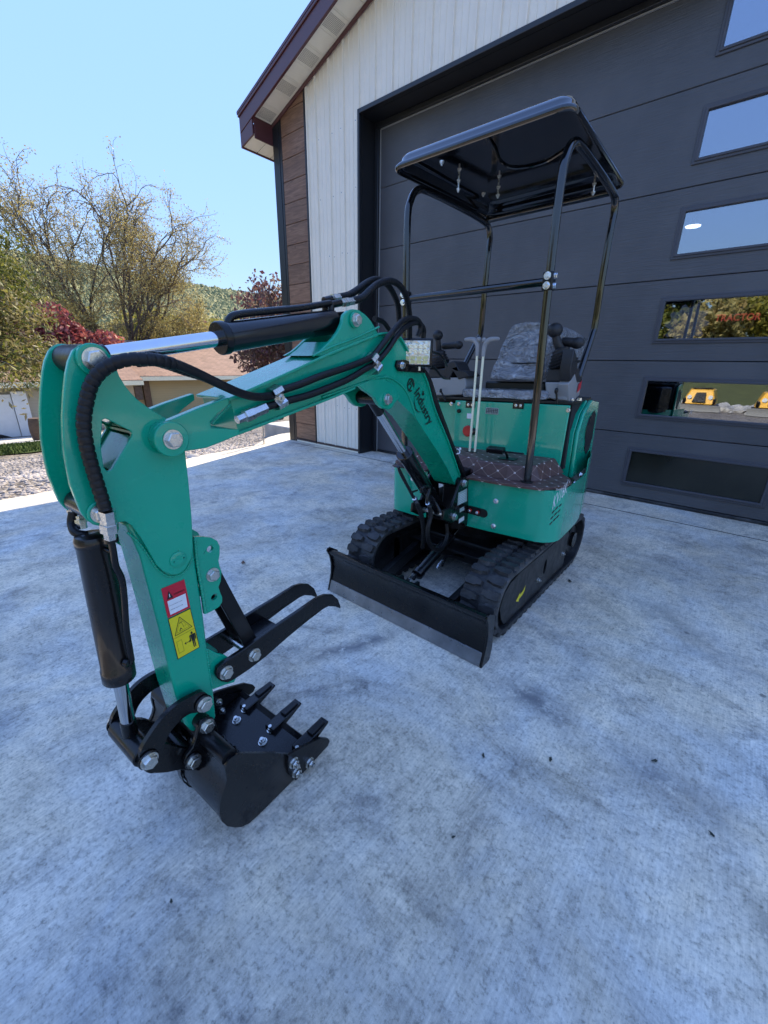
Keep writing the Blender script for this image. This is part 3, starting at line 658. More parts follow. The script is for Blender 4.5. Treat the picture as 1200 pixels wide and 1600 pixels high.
for i, (az, d, h, wd, nn, lb) in enumerate([
        (-67.2, 44, 6.3, 3.2, 5500, 'yellow green tree behind the left end of the house roof'),
        (-62.6, 48, 6.6, 3.4, 6000, 'yellow green tree above the middle of the house roof'),
        (-60.2, 42, 5.9, 2.2, 3800, 'thin golden tree left of the purple leaved tree'),
        (-76.0, 42, 6.2, 3.4, 6000, 'yellow green tree behind the red trees'),
        (-81.5, 40, 6.2, 3.4, 5000, 'yellow green tree behind the spruce at the left edge'),
        (-70.5, 52, 6.6, 3.4, 5500, 'olive tree standing behind the big bare tree')]):
    bushy('shrubby_tree', at(az, d), h, wd, lb, 'leaf_yellow' if i != 5 else 'leaf_olive', nn, .19, 40+i, lobes=14)
def conifer(base, h, r, label, seed, n=90, mats=('leaf_spruce', 'leaf_spruce_dry'), cat='tree', name='spruce_tree', low=.02, dry=.25, dens=1.):
    g = np.random.default_rng(seed); t = empty(name, base, label, cat); segs = [([base, base+np.array([0, 0, h*.5]), base+np.array([0, 0, h])], .17, .02)]; L1, L2 = [], []
    for i in range(n):
        f = low+(1-low)*(i+g.random())/n; L = r*(1-f)**.8*(.75+.4*g.random())+.15; a = g.random()*6.3; p = base+np.array([0, 0, f*h]); pts = [p]
        for k in range(1, 6):
            u = k/5; pts.append(p+np.array([math.cos(a)*L*u, math.sin(a)*L*u, -.30*L*u*u*1.6+.22*L*(u**3)+g.normal(0, .02)]))
        segs.append((pts, .03, .008))
        for k in range(1, 6):
            for q in range(int(22*dens)):
                s = pts[k-1]+(pts[k]-pts[k-1])*g.random(); side = g.normal(0, 1, 3)*np.array([.26, .26, .10])*(.4+L*.35); side[2] -= .10+.10*g.random()
                (L2 if (g.random() < dry and f < .45) else L1).append(s+side)
    V, F = limb_mesh(segs); from_np('trunk', V, F, 'bark', t, smooth=True)
    V, F = leaf_mesh(L1, 6, .034, g, .07, 3.2); from_np('crown', V, F, mats[0], t)
    if L2: V, F = leaf_mesh(L2, 6, .034, g, .07, 3.2); from_np('dry_sprays', V, F, mats[1], t)
    return t
conifer(at(-86.0, 12.0), 8.0, 2.35, 'big spruce with drooping yellow green branches at the left edge', 5, 210, dry=.6, dens=1.5, low=.27)
conifer(at(-57.4, 60), 7.2, 2.2, 'small dark pine on the slope beyond the house roof', 8, 50, dry=0, name='pine_tree')
# purple leaved tree against the building corner
pb = at(-54.2, 19.5)
segs, tips = grow(pb, 6.2, .10, [(-.25, -.1, .36), (.2, .1, .40), (.05, .25, .36), (-.1, -.35, .33)], .5, 4, 31, (2, 3), trunks=4, minr=.008)
tips = [p for p in tips if p[2] > pb[2]+1.6]
tree('plum_tree', pb, 'purple leaved tree beside the black corner of the garage building', 'tree', None, 'leaf_purple', segs, tips, 3, .10, .16, 6)

# ================================================================== ACROSS THE DRIVE (seen mirrored in the door panes)
def bank_z(y): return -.04 if y > -15 else -.04+min(1.6, (-15-y)*.14)
V, F = [], []
xs_ = np.linspace(-40, 40, 9); ys_ = [-14.0, -15, -18, -22, -26.5, -60, -200]
for x in xs_:
    for y in ys_: V.append((x, y, bank_z(y)))
for i in range(len(xs_)-1):
    for j in range(len(ys_)-1): F.append((i*7+j, i*7+j+1, (i+1)*7+j+1, (i+1)*7+j))
from_np('grass_bank', V, F, 'bank_grass', None, None, 'structure')
stone_field('bank_rocks', 1500, lambda: (rng.uniform(-14, 12), -14.2+rng.normal(0, .75)), lambda x, y: -.06, .06, .26, 'stone')
for i, (x, y, h, wd, lb, mt) in enumerate([
        (-11, -27, 5.6, 2.6, 'leafy green tree on the bank opposite the door, far left', 'leaf_green'), (-7.6, -26, 5.0, 2.2, 'olive bush on the bank opposite the door', 'leaf_olive'),
        (-4.6, -27.5, 5.4, 2.4, 'dark green tree on the bank facing the door windows', 'leaf_green'), (-2.0, -26, 4.6, 2.0, 'low olive bush on the bank facing the door windows', 'leaf_olive'),
        (.6, -27, 5.2, 2.3, 'yellow green bush on the bank facing the door windows', 'leaf_yellow'), (3.6, -26, 5.2, 2.4, 'green bush right of the yellow green one on the bank', 'leaf_green'), (7.4, -27.5, 5.6, 2.6, 'tall olive bush at the right end of the bank', 'leaf_olive')]):
    bushy('bank_tree', (x, y, bank_z(y)-.05), h, wd, lb, mt, 4200, .20, 70+i, zlow=.05, lobes=11)
K_ = .76
def yellow_loader(x, y, label):
    r = empty('yellow_loader', (x, y, -.08), label, 'loader', 'yellow machines across the drive'); z0 = -.08; X, Y = x, y; x = y = 0.; fr = Frame((X, Y, -.08), (K_, 0, 0), (0, K_, 0), (0, 0, K_*.74)); z0 = 0.
    b = MB(fr); b.prism([(y+.86, z0+.02), (y+.90, z0+.03), (y+.88, z0+.22), (y+.93, z0+.40), (y+.84, z0+.40), (y+.80, z0+.2), (y+.82, z0+.03)], 0, x-.8, x+.8); b.build('blade', 'plastic_grey', r, bevel=.01)
    for s in (-1, 1):
        b = MB(fr); b.prism([(y-.75, z0+.1), (y-.65, z0), (y+.55, z0), (y+.68, z0+.12), (y+.62, z0+.36), (y-.7, z0+.36)], 0, x+s*.42, x+s*.68); b.build('track', 'rubber', r, bevel=.03)
        b = MB(fr); b.box((x+s*.30-.04, y+.5, z0+.12), (x+s*.30+.04, y+.82, z0+.26)); b.build('blade_arm', 'black', r)
    b = MB(fr); b.hexa([(x-.62, y-.7, z0+.40), (x+.62, y-.7, z0+.40), (x+.60, y+.42, z0+.40), (x-.60, y+.42, z0+.40), (x-.46, y-.6, z0+1.2), (x+.46, y-.6, z0+1.2), (x+.38, y+.12, z0+1.16), (x-.38, y+.12, z0+1.16)]); b.build('body', 'yellow_machine', r, bevel=.05, seg=3)
    b = MB(fr); b.hexa([(x-.24, y+.40, z0+.52), (x+.24, y+.40, z0+.52), (x+.22, y+.45, z0+.52), (x-.22, y+.45, z0+.52), (x-.17, y+.19, z0+1.02), (x+.17, y+.19, z0+1.02), (x+.16, y+.24, z0+1.02), (x-.16, y+.24, z0+1.02)]); b.build('grille', 'black', r)
    for s in (-1, 1):
        b = MB(fr); b.box((x+s*.52-.05, y-.2, z0+.42), (x+s*.52+.05, y+.46, z0+.72)); b.build('light_housing', 'black', r, bevel=.02)
        b = MB(fr); b.cyl((x+s*.36, y+.30, z0+.78), (x+s*.36, y+.36, z0+.78), .06, n=12); b.build('headlight', 'white_print', r)
    b = MB(fr); b.box((x-.34, y-.45, z0+1.19), (x+.34, y+.0, z0+1.24)); b.build('top_cover', 'black', r, bevel=.02)
    b = MB(fr); b.box((x-.5, y+.43, z0+.30), (x+.5, y+.6, z0+.42)); b.build('step', 'black', r)
    return r
yellow_loader(-1.12, -12.9, 'yellow loader with a grey blade mirrored in the fifth window, left one')
yellow_loader(.72, -12.6, 'yellow loader with a grey blade mirrored in the fifth window, right one')

# ================================================================== NEIGHBOURING HOUSE
hx, hz = -23.0, .27
house = empty('beige_house', (hx, 8, FARZ), 'single storey beige house with brown shingle roof beyond the gravel', 'house')
HY0, HY1 = 3.55, 22.
b = MB(); b.box((hx-7, HY0, FARZ-.3), (hx, HY1, hz-.02)); b.build('wall', 'lap_beige', house, smooth=False)
def roof_quad(name, P, mat, parent, thick=.12):
    """P: eave0, eave1, ridge1, ridge0 ; UV in metres"""
    bm = bmesh.new(); up = Vector((0, 0, thick)); A = [bm.verts.new(Vector(p)) for p in P]; B = [bm.verts.new(Vector(p)+up) for p in P]
    bm.faces.new(B); bm.faces.new(A[::-1])
    for i in range(4): bm.faces.new([A[i], A[(i+1) % 4], B[(i+1) % 4], B[i]])
    uv = bm.loops.layers.uv.new('uv'); e = (Vector(P[1])-Vector(P[0])).normalized(); s = (Vector(P[3])-Vector(P[0])); s = (s-e*s.dot(e)).normalized()
    for f in bm.faces:
        for lp in f.loops: d = lp.vert.co-Vector(P[0]); lp[uv].uv = (d.dot(e), d.dot(s))
    me = bpy.data.meshes.new(name); bm.to_mesh(me); bm.free(); return link_mesh(name, me, mat, Matrix.Identity(4), parent, smooth=False)
ev = hx+.45
rf = roof_quad('roof', [(ev, HY0-.35, hz), (ev, HY1, hz), (hx-3.5, HY1, 2.0), (hx-3.5, HY0-.35, 2.0)], 'shingle', house)
roof_quad('roof', [(hx-7.5, HY1, hz), (hx-7.5, HY0-.35, hz), (hx-3.5, HY0-.35, 2.0), (hx-3.5, HY1, 2.0)], 'shingle', house)
b = MB(); b.box((ev-.03, HY0-.35, hz-.10), (ev+.03, HY1, hz+.09)); b.build('fascia', 'cream', house, smooth=False)
b = MB(); b.prism([(hx+.4, hz-.05), (hx-3.5, 1.9), (hx-7.4, hz-.05)], 1, HY0-.02, HY0+.1); b.build('gable_wall', 'lap_pale', house, smooth=False)
b = MB(); b.prism([(ev+.05, hz-.12), (ev+.05, hz+.10), (hx-3.5, 2.14), (hx-3.5, 1.9)], 1, HY0-.42, HY0-.34); b.build('gable_fascia', 'cream', house, smooth=False)
for (y, wd) in ((4.15, .30), (10.0, .55)):
    b = MB(); b.box((hx, y, FARZ), (hx+.16, y+wd, hz-.12)); b.build('post', 'dark_wood', house, smooth=False)
b = MB(); b.box((hx+.01, 3.75, -.75), (hx+.10, 4.1, -.1)); b.build('meter_box', 'bark', house, bevel=.02)
for y in (8.2, 13.5):
    b = MB(); b.box((hx, y, -1.3), (hx+.05, y+1.3, -.25)); wi = b.build('window', 'white_wall', house); b = MB(); b.box((hx+.045, y+.08, -1.22), (hx+.06, y+1.22, -.33)); b.build('pane', 'glass', wi)
# lower wing with a white door at the left
wing = empty('house_wing', (-21, -1, FARZ), 'pale sided wing with a white framed doorway behind the spruce branches', 'building')
b = MB(); b.box((-26, -7, FARZ-.3), (-20.6, 2.9, .20)); b.build('wall', 'lap_pale', wing, smooth=False)
roof_quad('roof', [(-20.2, -7.4, .2), (-20.2, 3.2, .2), (-23.4, 3.2, 1.5), (-23.4, -7.4, 1.5)], 'shingle', wing)
b = MB(); b.box((-20.25, -7.4, .10), (-20.15, 3.2, .28)); b.build('fascia', 'cream', wing, smooth=False)
b = MB(); b.box((-20.6, -4.2, FARZ), (-20.5, -1.3, -.15)); dr = b.build('garage_door', 'white_wall', wing, smooth=False)
b = MB(); b.box((-20.6, -1.28, FARZ), (-20.44, -.85, -.05)); b.build('door_frame', 'white_wall', wing, smooth=False)
b = MB(); b.prism([(-4.2, FARZ+.01), (-1.6, FARZ+.01), (-4.2, FARZ+1.15)], 0, -20.48, -20.40); b.build('dark_panel', 'trim_black', wing, smooth=False)
bp = Vector(at(-80.3, 18.9))
b = MB(); b.lathe((bp.x, bp.y, bp.z+.05), (bp.x, bp.y, bp.z+2), [(0, .17), (.05, .19), (.30, .22), (.55, .21), (.75, .18), (.76, .14)], 20)
br = b.build('wooden_barrel', 'dark_wood'); tag(br, 'dark wooden barrel standing by the pale siding', 'barrel')

# thin stake, concrete block and stone beside the corner of the garage building
sp = Vector(at(-56.6, 6.35, -.08))
b = MB(); b.cyl((sp.x, sp.y, -.10), (sp.x, sp.y, .80), .011, n=8); o = b.build('marker_stake', 'zinc'); tag(o, 'thin grey stake standing at the apron edge', 'stake')
b = MB(); b.box((-7.0, .35, -.35), (-6.1, .95, .03)); o = b.build('concrete_block', 'concrete_pad', bevel=.02); tag(o, 'pale concrete block behind the thin stake', 'block')
sp = WF.un(303, 716, 2, -.03)
b = MB(); b.ball((sp[0], sp[1], -.03), .13, 10, (1, .6, .45)); o = b.build('edge_stone', 'stone'); tag(o, 'flat grey stone at the apron edge', 'stone')

# ================================================================== GARAGE BUILDING
WY = -.27; WX0 = -5.337; DX0, DX1, DZ = -3.815, 1.07, 3.645; SL = .32; RX = -1.37
def wall_top(x): return 4.035+SL*((x if x < RX else 2*RX-x)+5.15)
bld = empty('garage_building', (-1.4, 3, 0), 'garage building with cream steel siding, brown plank corner and maroon eaves', 'building')
# siding panels, one ribbed sheet each
def siding_panel(x0, x1, z0, z1f, name='siding_panel'):
    prof = []; wd = x1-x0
    for t, d in ((0, 0), (.02, 0), (.04, .021), (.10, .021), (.12, 0), (.36, 0), (.375, .006), (.405, .006), (.42, 0), (.66, 0), (.675, .006), (.705, .006), (.72, 0), (1, 0)):
        if t <= wd/.2286+1e-6: prof.append((x0+t*.2286, d))
    if prof[-1][0] < x1-1e-4: prof.append((x1, 0))
    b = MB(); fr_ = [(b.v((x, WY-d, z0)), b.v((x, WY-d, z1f(x)))) for x, d in prof]; bk = [(b.v((x, WY+.02, z0)), b.v((x, WY+.02, z1f(x)))) for x in (prof[0][0], prof[-1][0])]
    for i in range(len(fr_)-1): b.f([fr_[i][0], fr_[i+1][0], fr_[i+1][1], fr_[i][1]])
    b.f([bk[0][0], fr_[0][0], fr_[0][1], bk[0][1]]); b.f([fr_[-1][0], bk[1][0], bk[1][1], fr_[-1][1]]); b.f([bk[1][0], bk[0][0], bk[0][1], bk[1][1]])
    return b.build(name, 'siding', bld, smooth=False)
x = -4.694; first = .155
edges = [x, x+first]
while edges[-1] < 3.2: edges.append(edges[-1]+.2286)
SCR = []
for i in range(len(edges)-1):
    a, c = edges[i], edges[i+1]
    if i == 0:
        siding_panel(a, c, .05, wall_top); continue
    if c <= DX0-.03: siding_panel(a, c, .05, wall_top)
    elif a < DX0-.03: siding_panel(a, DX0-.032, .05, wall_top); siding_panel(DX0-.032, c, DZ+.045, wall_top)
    elif c <= DX1: siding_panel(a, c, DZ+.045, wall_top)
    else: siding_panel(max(a, DX1+.04), c, .05, wall_top)
# screw heads on the siding left of the door
for z in (.6, 1.2, 1.8, 2.4, 3.0, 3.6):
    for i in range(1, 4):
        for dx in (.05, .19):
            if random.random() < .6: SCR.append((edges[i]+dx, WY-.001, z+random.uniform(-.02, .02)))
for s_ in SCR: bolt(WF, s_, (0, -1, 0), bld, DOT, .55, name='screw')
# core walls
b = MB(); b.prism([(WX0+.012, -.05), (DX0-.005, -.05), (DX0-.005, wall_top(DX0)-.02), (WX0+.012, wall_top(WX0)-.02)], 1, WY+.03, WY+.2); b.build('wall_core', 'interior', bld, smooth=False)
b = MB(); b.prism([(DX0-.004, DZ+.02), (DX1+.004, DZ+.02), (DX1+.004, wall_top(DX1)-.02), (RX, wall_top(RX)-.02), (DX0-.004, wall_top(DX0)-.02)], 1, WY+.03, WY+.2); b.build('wall_core', 'interior', bld, smooth=False)
b = MB(); b.prism([(DX1+.005, -.05), (3.2, -.05), (3.2, wall_top(3.2)-.02), (DX1+.005, wall_top(DX1)-.02)], 1, WY+.03, WY+.2); b.build('wall_core', 'interior', bld, smooth=False)
b = MB(); b.box((WX0+.012, WY+.21, -.05), (WX0+.12, 12, 3.86)); b.build('side_wall', 'trim_black', bld, smooth=False)
b = MB(); b.box((3.1, WY+.21, -.05), (3.2, 12, 3.86)); b.build('side_wall', 'siding', bld, smooth=False)
b = MB(); b.box((WX0+.13, 11.9, -.05), (3.09, 12, 3.86)); b.build('back_wall', 'interior', bld, smooth=False)
b = MB(); b.box((WX0+.13, .06, -.2), (3.09, 11.9, -.005)); b.build('interior_floor', 'interior', bld, smooth=False)
b = MB(); b.box((WX0+.13, WY+.21, 3.87), (3.09, 11.9, 3.92)); b.build('ceiling', 'interior', bld, smooth=False)
# base trim
b = MB(); b.box((-5.23, WY-.014, .0), (DX0-.03, WY+.028, .022)); b.build('base_board', 'soffit', bld, smooth=False)
b = MB(); b.box((-5.23, WY-.020, .024), (DX0-.03, WY+.028, .047)); b.build('base_flashing', 'mat_edge', bld, smooth=False)
# black corner post, with its seam
b = MB(); b.box((WX0, WY-.022, -.02), (-5.215, WY+.22, wall_top(-5.3)-.03)); b.build('corner_post', 'trim_black', bld, bevel=.004)
b = MB(); b.box((-5.213, WY-.016, -.02), (-5.170, WY+.02, wall_top(-5.2)-.02)); b.build('corner_trim', 'trim_black', bld, bevel=.003)
b = MB(); b.box((-4.722, WY-.022, .02), (-4.697, WY+.02, wall_top(-4.71)-.005)); b.build('divider_trim', 'trim_black', bld, bevel=.002)
# planks
zs = [.05]; 
while zs[-1] < 4.3: zs.append(zs[-1]+.2335)
for i in range(len(zs)-1):
    z0, z1 = zs[i]+.003, zs[i+1]-.003; x0, x1 = -5.168, -4.724
    if z0 > wall_top(x1)-.02: break
    top = [(x1, min(z1, wall_top(x1)-.01))]
    if z1 > wall_top(x0)-.01:
        if z0 < wall_top(x0)-.01: poly = [(x0, z0), (x1, z0), (x1, min(z1, wall_top(x1)-.01)), (min(x1, x0+(z1-wall_top(x0)+.01)/SL), min(z1, wall_top(x1)-.01)), (x0, wall_top(x0)-.01)]
        else:
            xs_ = x0+(z0-wall_top(x0)+.01)/SL
            poly = [(xs_, z0), (x1, z0), (x1, min(z1, wall_top(x1)-.01))]
            if z1 < wall_top(x1)-.01: poly.append((x0+(z1-wall_top(x0)+.01)/SL, z1))
    else: poly = [(x0, z0), (x1, z0), (x1, z1), (x0, z1)]
    poly = [p for k, p in enumerate(poly) if k == 0 or abs(p[0]-poly[k-1][0])+abs(p[1]-poly[k-1][1]) > 1e-4]
    b = MB(); b.prism(poly, 1, WY-.012-random.random()*.003, WY+.02); b.build('plank', 'plank', bld, bevel=.0025, seg=1, smooth=False)
# eaves and gable soffit
OY = -.57; FZ = lambda x: wall_top(x)-.02
EX = -5.60
def gx(x): return x if x < RX else 2*RX-x
xs_ = list(np.arange(-5.335, RX, .2)); 
for i in range(len(xs_)-1):          # soffit panels run across the overhang; every second one is perforated
    a, c = xs_[i], xs_[i+1]-.006
    b = MB()
    P = [(a, OY+.02, FZ(a)), (c, OY+.02, FZ(c)), (c, WY-.003, FZ(c)), (a, WY-.003, FZ(a))]
    b.hexa(P+[(p[0], p[1], p[2]+.02) for p in P]); so_ = b.build('soffit_panel', 'soffit', bld, smooth=False)
    if i < 9:
        g_ = MB(); m_ = (a+c)/2
        g_.hexa([(a+.002, OY+.02, FZ(a)-.004), (a+.014, OY+.02, FZ(a+.014)-.004), (a+.014, WY-.003, FZ(a+.014)-.004), (a+.002, WY-.003, FZ(a)-.004)]+[(a+.002, OY+.02, FZ(a)), (a+.014, OY+.02, FZ(a+.014)), (a+.014, WY-.003, FZ(a+.014)), (a+.002, WY-.003, FZ(a))]); g_.build('lap', 'soffit', so_, smooth=False)
    if i % 2 == 0 and i < 9:
        q = MB()
        for u in np.arange(.03, .165, .0125):
            for v in np.arange(.05, .25, .0125):
                xx, yy = a+u, OY+v; zz = FZ(xx)-.0012; r = .0032
                q.poly3([(xx-r, yy-r, zz-SL*r), (xx+r, yy-r, zz+SL*r), (xx+r, yy+r, zz+SL*r), (xx-r, yy+r, zz-SL*r)])
        q.build('perforation', 'black_print', so_, smooth=False, kind='stuff', weld=False)
b = MB(); b.prism([(RX, FZ(RX)), (3.4, FZ(3.4)), (3.4, FZ(3.4)+.02), (RX, FZ(RX)+.02)], 1, OY+.02, WY-.003); b.build('soffit_panel', 'soffit', bld, smooth=False)
# fascia with a proud lower drip
def slope_strip(name, z_lo, z_hi, y0, y1, mat, x0=EX, x1=3.5):
    for (a, c) in ((x0, RX), (RX, x1)):
        b = MB(); b.prism([(a, FZ(a)+z_lo), (c, FZ(c)+z_lo), (c, FZ(c)+z_hi), (a, FZ(a)+z_hi)], 1, y0, y1); b.build(name, mat, bld, bevel=.003, smooth=False)
slope_strip('fascia', -.025, .13, OY-.012, OY+.018, 'fascia')
slope_strip('drip_edge', .132, .16, OY-.026, OY+.03, 'fascia', EX-.012)
slope_strip('wall_trim', -.045, -.003, WY-.034, WY-.019, 'fascia', -5.33)
# roof sheets
for (a, c) in ((EX-.02, RX), (RX, 3.52)):
    b = MB(); b.prism([(a, FZ(a)+.162), (c, FZ(c)+.162), (c, FZ(c)+.19), (a, FZ(a)+.19)], 1, OY-.03, 12.3); b.build('roof', 'fascia', bld, smooth=False)
# boxed eave return on the left
zb = FZ(EX)-.165
b = MB(); b.prism([(EX, zb), (EX+.005, FZ(EX)-.027), (-5.345, FZ(-5.345)-.027), (-5.345, zb+.06), ], 1, OY-.006, OY+.014); b.build('eave_return', 'fascia', bld, bevel=.003, smooth=False)
b = MB(); b.box((EX-.012, OY-.006, zb-.01), (EX+.012, 12.3, FZ(EX)+.13)); b.build('eave_fascia', 'fascia', bld, smooth=False, bevel=.003)
n_ = 0
y = OY+.016
while y < 6:
    b = MB(); b.hexa([(EX+.014, y, zb+.005), (WX0-.004, y, zb+.065), (WX0-.004, y+.19, zb+.065), (EX+.014, y+.19, zb+.005)]+[(EX+.014, y, zb+.02), (WX0-.004, y, zb+.08), (WX0-.004, y+.19, zb+.08), (EX+.014, y+.19, zb+.02)]); b.build('eave_soffit_panel', 'soffit', bld, smooth=False); y += .2
b = MB(); b.box((WX0-.003, OY+.015, zb+.03), (WX0+.01, WY-.025, FZ(WX0)-.01)); b.build('eave_return_side', 'fascia', bld, smooth=False)
# door opening: black casing and deep reveal
b = MB(); b.box((DX0-.03, WY-.026, .0), (DX0, WY+.03, DZ+.042)); b.build('door_casing', 'trim_black', bld, bevel=.003)
b = MB(); b.box((DX0+.001, WY-.026, DZ+.002), (DX1-.001, WY+.03, DZ+.042)); b.build('door_casing', 'trim_black', bld, bevel=.003)
b = MB(); b.box((DX1, WY-.026, .0), (DX1+.03, WY+.03, DZ+.042)); b.build('door_casing', 'trim_black', bld, bevel=.003)
b = MB(); b.box((DX0-.02, WY+.032, .0), (DX0-.001, .12, DZ+.02)); b.build('door_reveal', 'trim_black', bld)
b = MB(); b.box((DX0+.0, WY+.032, DZ), (DX1, .12, DZ+.018)); b.build('door_reveal', 'trim_black', bld)
b = MB(); b.box((DX1+.001, WY+.032, .0), (DX1+.02, .12, DZ+.02)); b.build('door_reveal', 'trim_black', bld)
for dx, mt in ((.10, 'trim_black'),):
    b = MB(); b.box((DX0, -.045, 0), (DX0+.055, -.004, DZ-.055)); b.build('weather_seal', mt, bld, bevel=.006)
    b = MB(); b.box((DX0, -.045, DZ-.05), (DX1, -.004, DZ-.001)); b.build('weather_seal', mt, bld, bevel=.006)
    b = MB(); b.box((DX0+.056, -.016, .01), (DX0+.066, -.004, DZ-.06)); b.build('seal_lip', 'plastic_grey', bld)
    b = MB(); b.box((DX0+.066, -.016, DZ-.062), (DX1, -.004, DZ-.052)); b.build('seal_lip', 'plastic_grey', bld)

# ------------------------------------------------------------------ sectional door
gd = empty('sectional_door', (-1.4, .03, 0), 'tall charcoal sectional garage door with a column of windows', 'garage door')
SEC = .61; WXA, WXB = -.709, .315
for k in range(6):
    z0, z1 = k*SEC+(.03 if k == 0 else 0)+.0025-.0, (k+1)*SEC-.0025
    if k == 5: z1 = DZ-.004
    wz0, wz1 = k*SEC+.135, k*SEC+.485; mfr = .038
    b = MB(); xs = (DX0+.002, DX1-.002)
    b.prism([(xs[0], z0), (xs[1], z0), (xs[1], z1), (xs[0], z1)], 1, 0, .045, [[(WXA+.02, wz0+.02), (WXB-.02, wz0+.02), (WXB-.02, wz1-.02), (WXA+.02, wz1-.02)]])
    sec = b.build('door_section', 'door', gd, bevel=.004, seg=1, smooth=False)
    # window frame: outer flat bezel and inner raised lip
    def framebox(x0, x1, za, zb_, wd, y0, y1, name, mat):
        b = MB(); b.prism([(x0, za), (x1, za), (x1, zb_), (x0, zb_)], 1, y0, y1, [[(x0+wd, za+wd), (x1-wd, za+wd), (x1-wd, zb_-wd), (x0+wd, zb_-wd)]]); return b.build(name, mat, sec, bevel=.004, smooth=False)
    framebox(WXA, WXB, wz0, wz1, .03, -.010, -.0015, 'window_frame', 'door_frame')
    framebox(WXA+.018, WXB-.018, wz0+.018, wz1-.018, .018, -.018, .012, 'frame_lip', 'door_frame')
    b = MB(); b.box((WXA+.03, .004, wz0+.03), (WXB-.03, .010, wz1-.03)); b.build('pane', 'glass' if k else 'dark_pane', sec, smooth=False, label=None if k else 'dark opaque lowest pane')
b = MB(); b.box((DX0+.002, -.012, .004), (DX1-.002, .04, .029)); b.build('bottom_seal', 'rubber', gd, bevel=.005)
# inside the shop: a lamp and a sign seen through the panes
lp = WF.un(1083, 353, 1, 4.0)
lamp = empty('high_bay_lamp', lp, 'lit round ceiling lamp seen through the third window', 'lamp')
b = MB(); b.lathe((lp[0], lp[1], lp[2]), (lp[0], lp[1], lp[2]+1), [(0, .10), (.02, .105), (.03, .09), (.09, .05), (.12, .02)], 20); b.build('housing', 'black', lamp)
b = MB(); b.lathe((lp[0], lp[1], lp[2]-.002), (lp[0], lp[1], lp[2]-1), [(0, .098), (.006, .098), (.01, .09)], 20); b.build('lens', 'lamp', lamp)
sg = WF.un(1116, 502, 1, 3.0); sg2 = WF.un(1190, 499, 1, 3.0)
sign = empty('wall_sign', (sg[0], 3.05, sg[2]), 'dark shop sign reading TRACTOR in red seen through the fourth window', 'sign')
b = MB(); b.box((sg[0]-.75, 3.02, sg[2]-.35), (sg2[0]+.5, 3.05, sg[2]+.5)); b.build('board', 'interior', sign)
L_ = sg2[0]-sg[0]
text(WF, 'TRACTOR', (sg[0], 3.012, sg[2]), (L_/4.75, 0, 0), (L_*.0, 0, L_/4.75*1.15), 'sign_red', sign, bold=.02, depth=-.002)
b = MB(); gp = []
for i in range(20):
    r_ = .20 if i % 2 else .25; gp += [(sg[0]-.30+r_*math.cos(i*math.pi/10-.08), sg[2]-.02+r_*math.sin(i*math.pi/10-.08)), (sg[0]-.30+r_*math.cos(i*math.pi/10+.08), sg[2]-.02+r_*math.sin(i*math.pi/10+.08))]
b.prism(gp, 1, 3.0, 3.012); b.build('gear_emblem', 'sign_grey', sign)

# ================================================================== MINI EXCAVATOR
EX_ = empty('mini_excavator', (-1.02, -2.2, 0), 'green mini excavator with black canopy parked on the concrete before the garage door', 'excavator')
UC = -1.017
# ---- tracks
def track_path(cy0, cy1, cz, r, n=14):
    P = []
    for i in range(n+1): a = math.pi/2+math.pi*i/n; P.append((cy0+r*math.cos(a), cz+r*math.sin(a)))
    for i in range(n+1): a = -math.pi/2+math.pi*i/n; P.append((cy1+r*math.cos(a), cz+r*math.sin(a)))
    return P          # closed, starts at top front
CY0, CY1, CZ, TR = -2.715, -1.785, .168, .148
def path_at(s, r):
    Ls = CY1-CY0; A = math.pi*TR; tot = 2*Ls+2*A; s %= tot
    if s < A: a = math.pi/2+s/TR; return (CY0+r*math.cos(a), CZ+r*math.sin(a), math.cos(a), math.sin(a))
    s -= A
    if s < Ls: return (CY0+s, CZ-r, 0, -1)
    s -= Ls
    if s < A: a = -math.pi/2+s/TR; return (CY1+r*math.cos(a), CZ+r*math.sin(a), math.cos(a), math.sin(a))
    s -= A; return (CY1-s, CZ+r, 0, 1)
TOT = 2*(CY1-CY0)+2*math.pi*TR
lb = MB()        # one lug, local: x across, y along, z out
lug_poly = [(-.041, -.014), (-.036, -.021), (.012, -.021), (.020, -.014), (.041, -.010), (.041, .012), (.018, .018), (.008, .021), (-.034, .021), (-.041, .012)]
lb.prism(lug_poly, 2, -.004, .019); bmesh.ops.scale(lb.bm, vec=(.90, .84, 1), verts=[v for v in lb.bm.verts if v.co.z > .01])
bmesh.ops.recalc_face_normals(lb.bm, faces=lb.bm.faces); LUG = bpy.data.meshes.new('track_lug'); lb.bm.to_mesh(LUG); lb.bm.free(); LUG.materials.append(M['rubber_worn'])
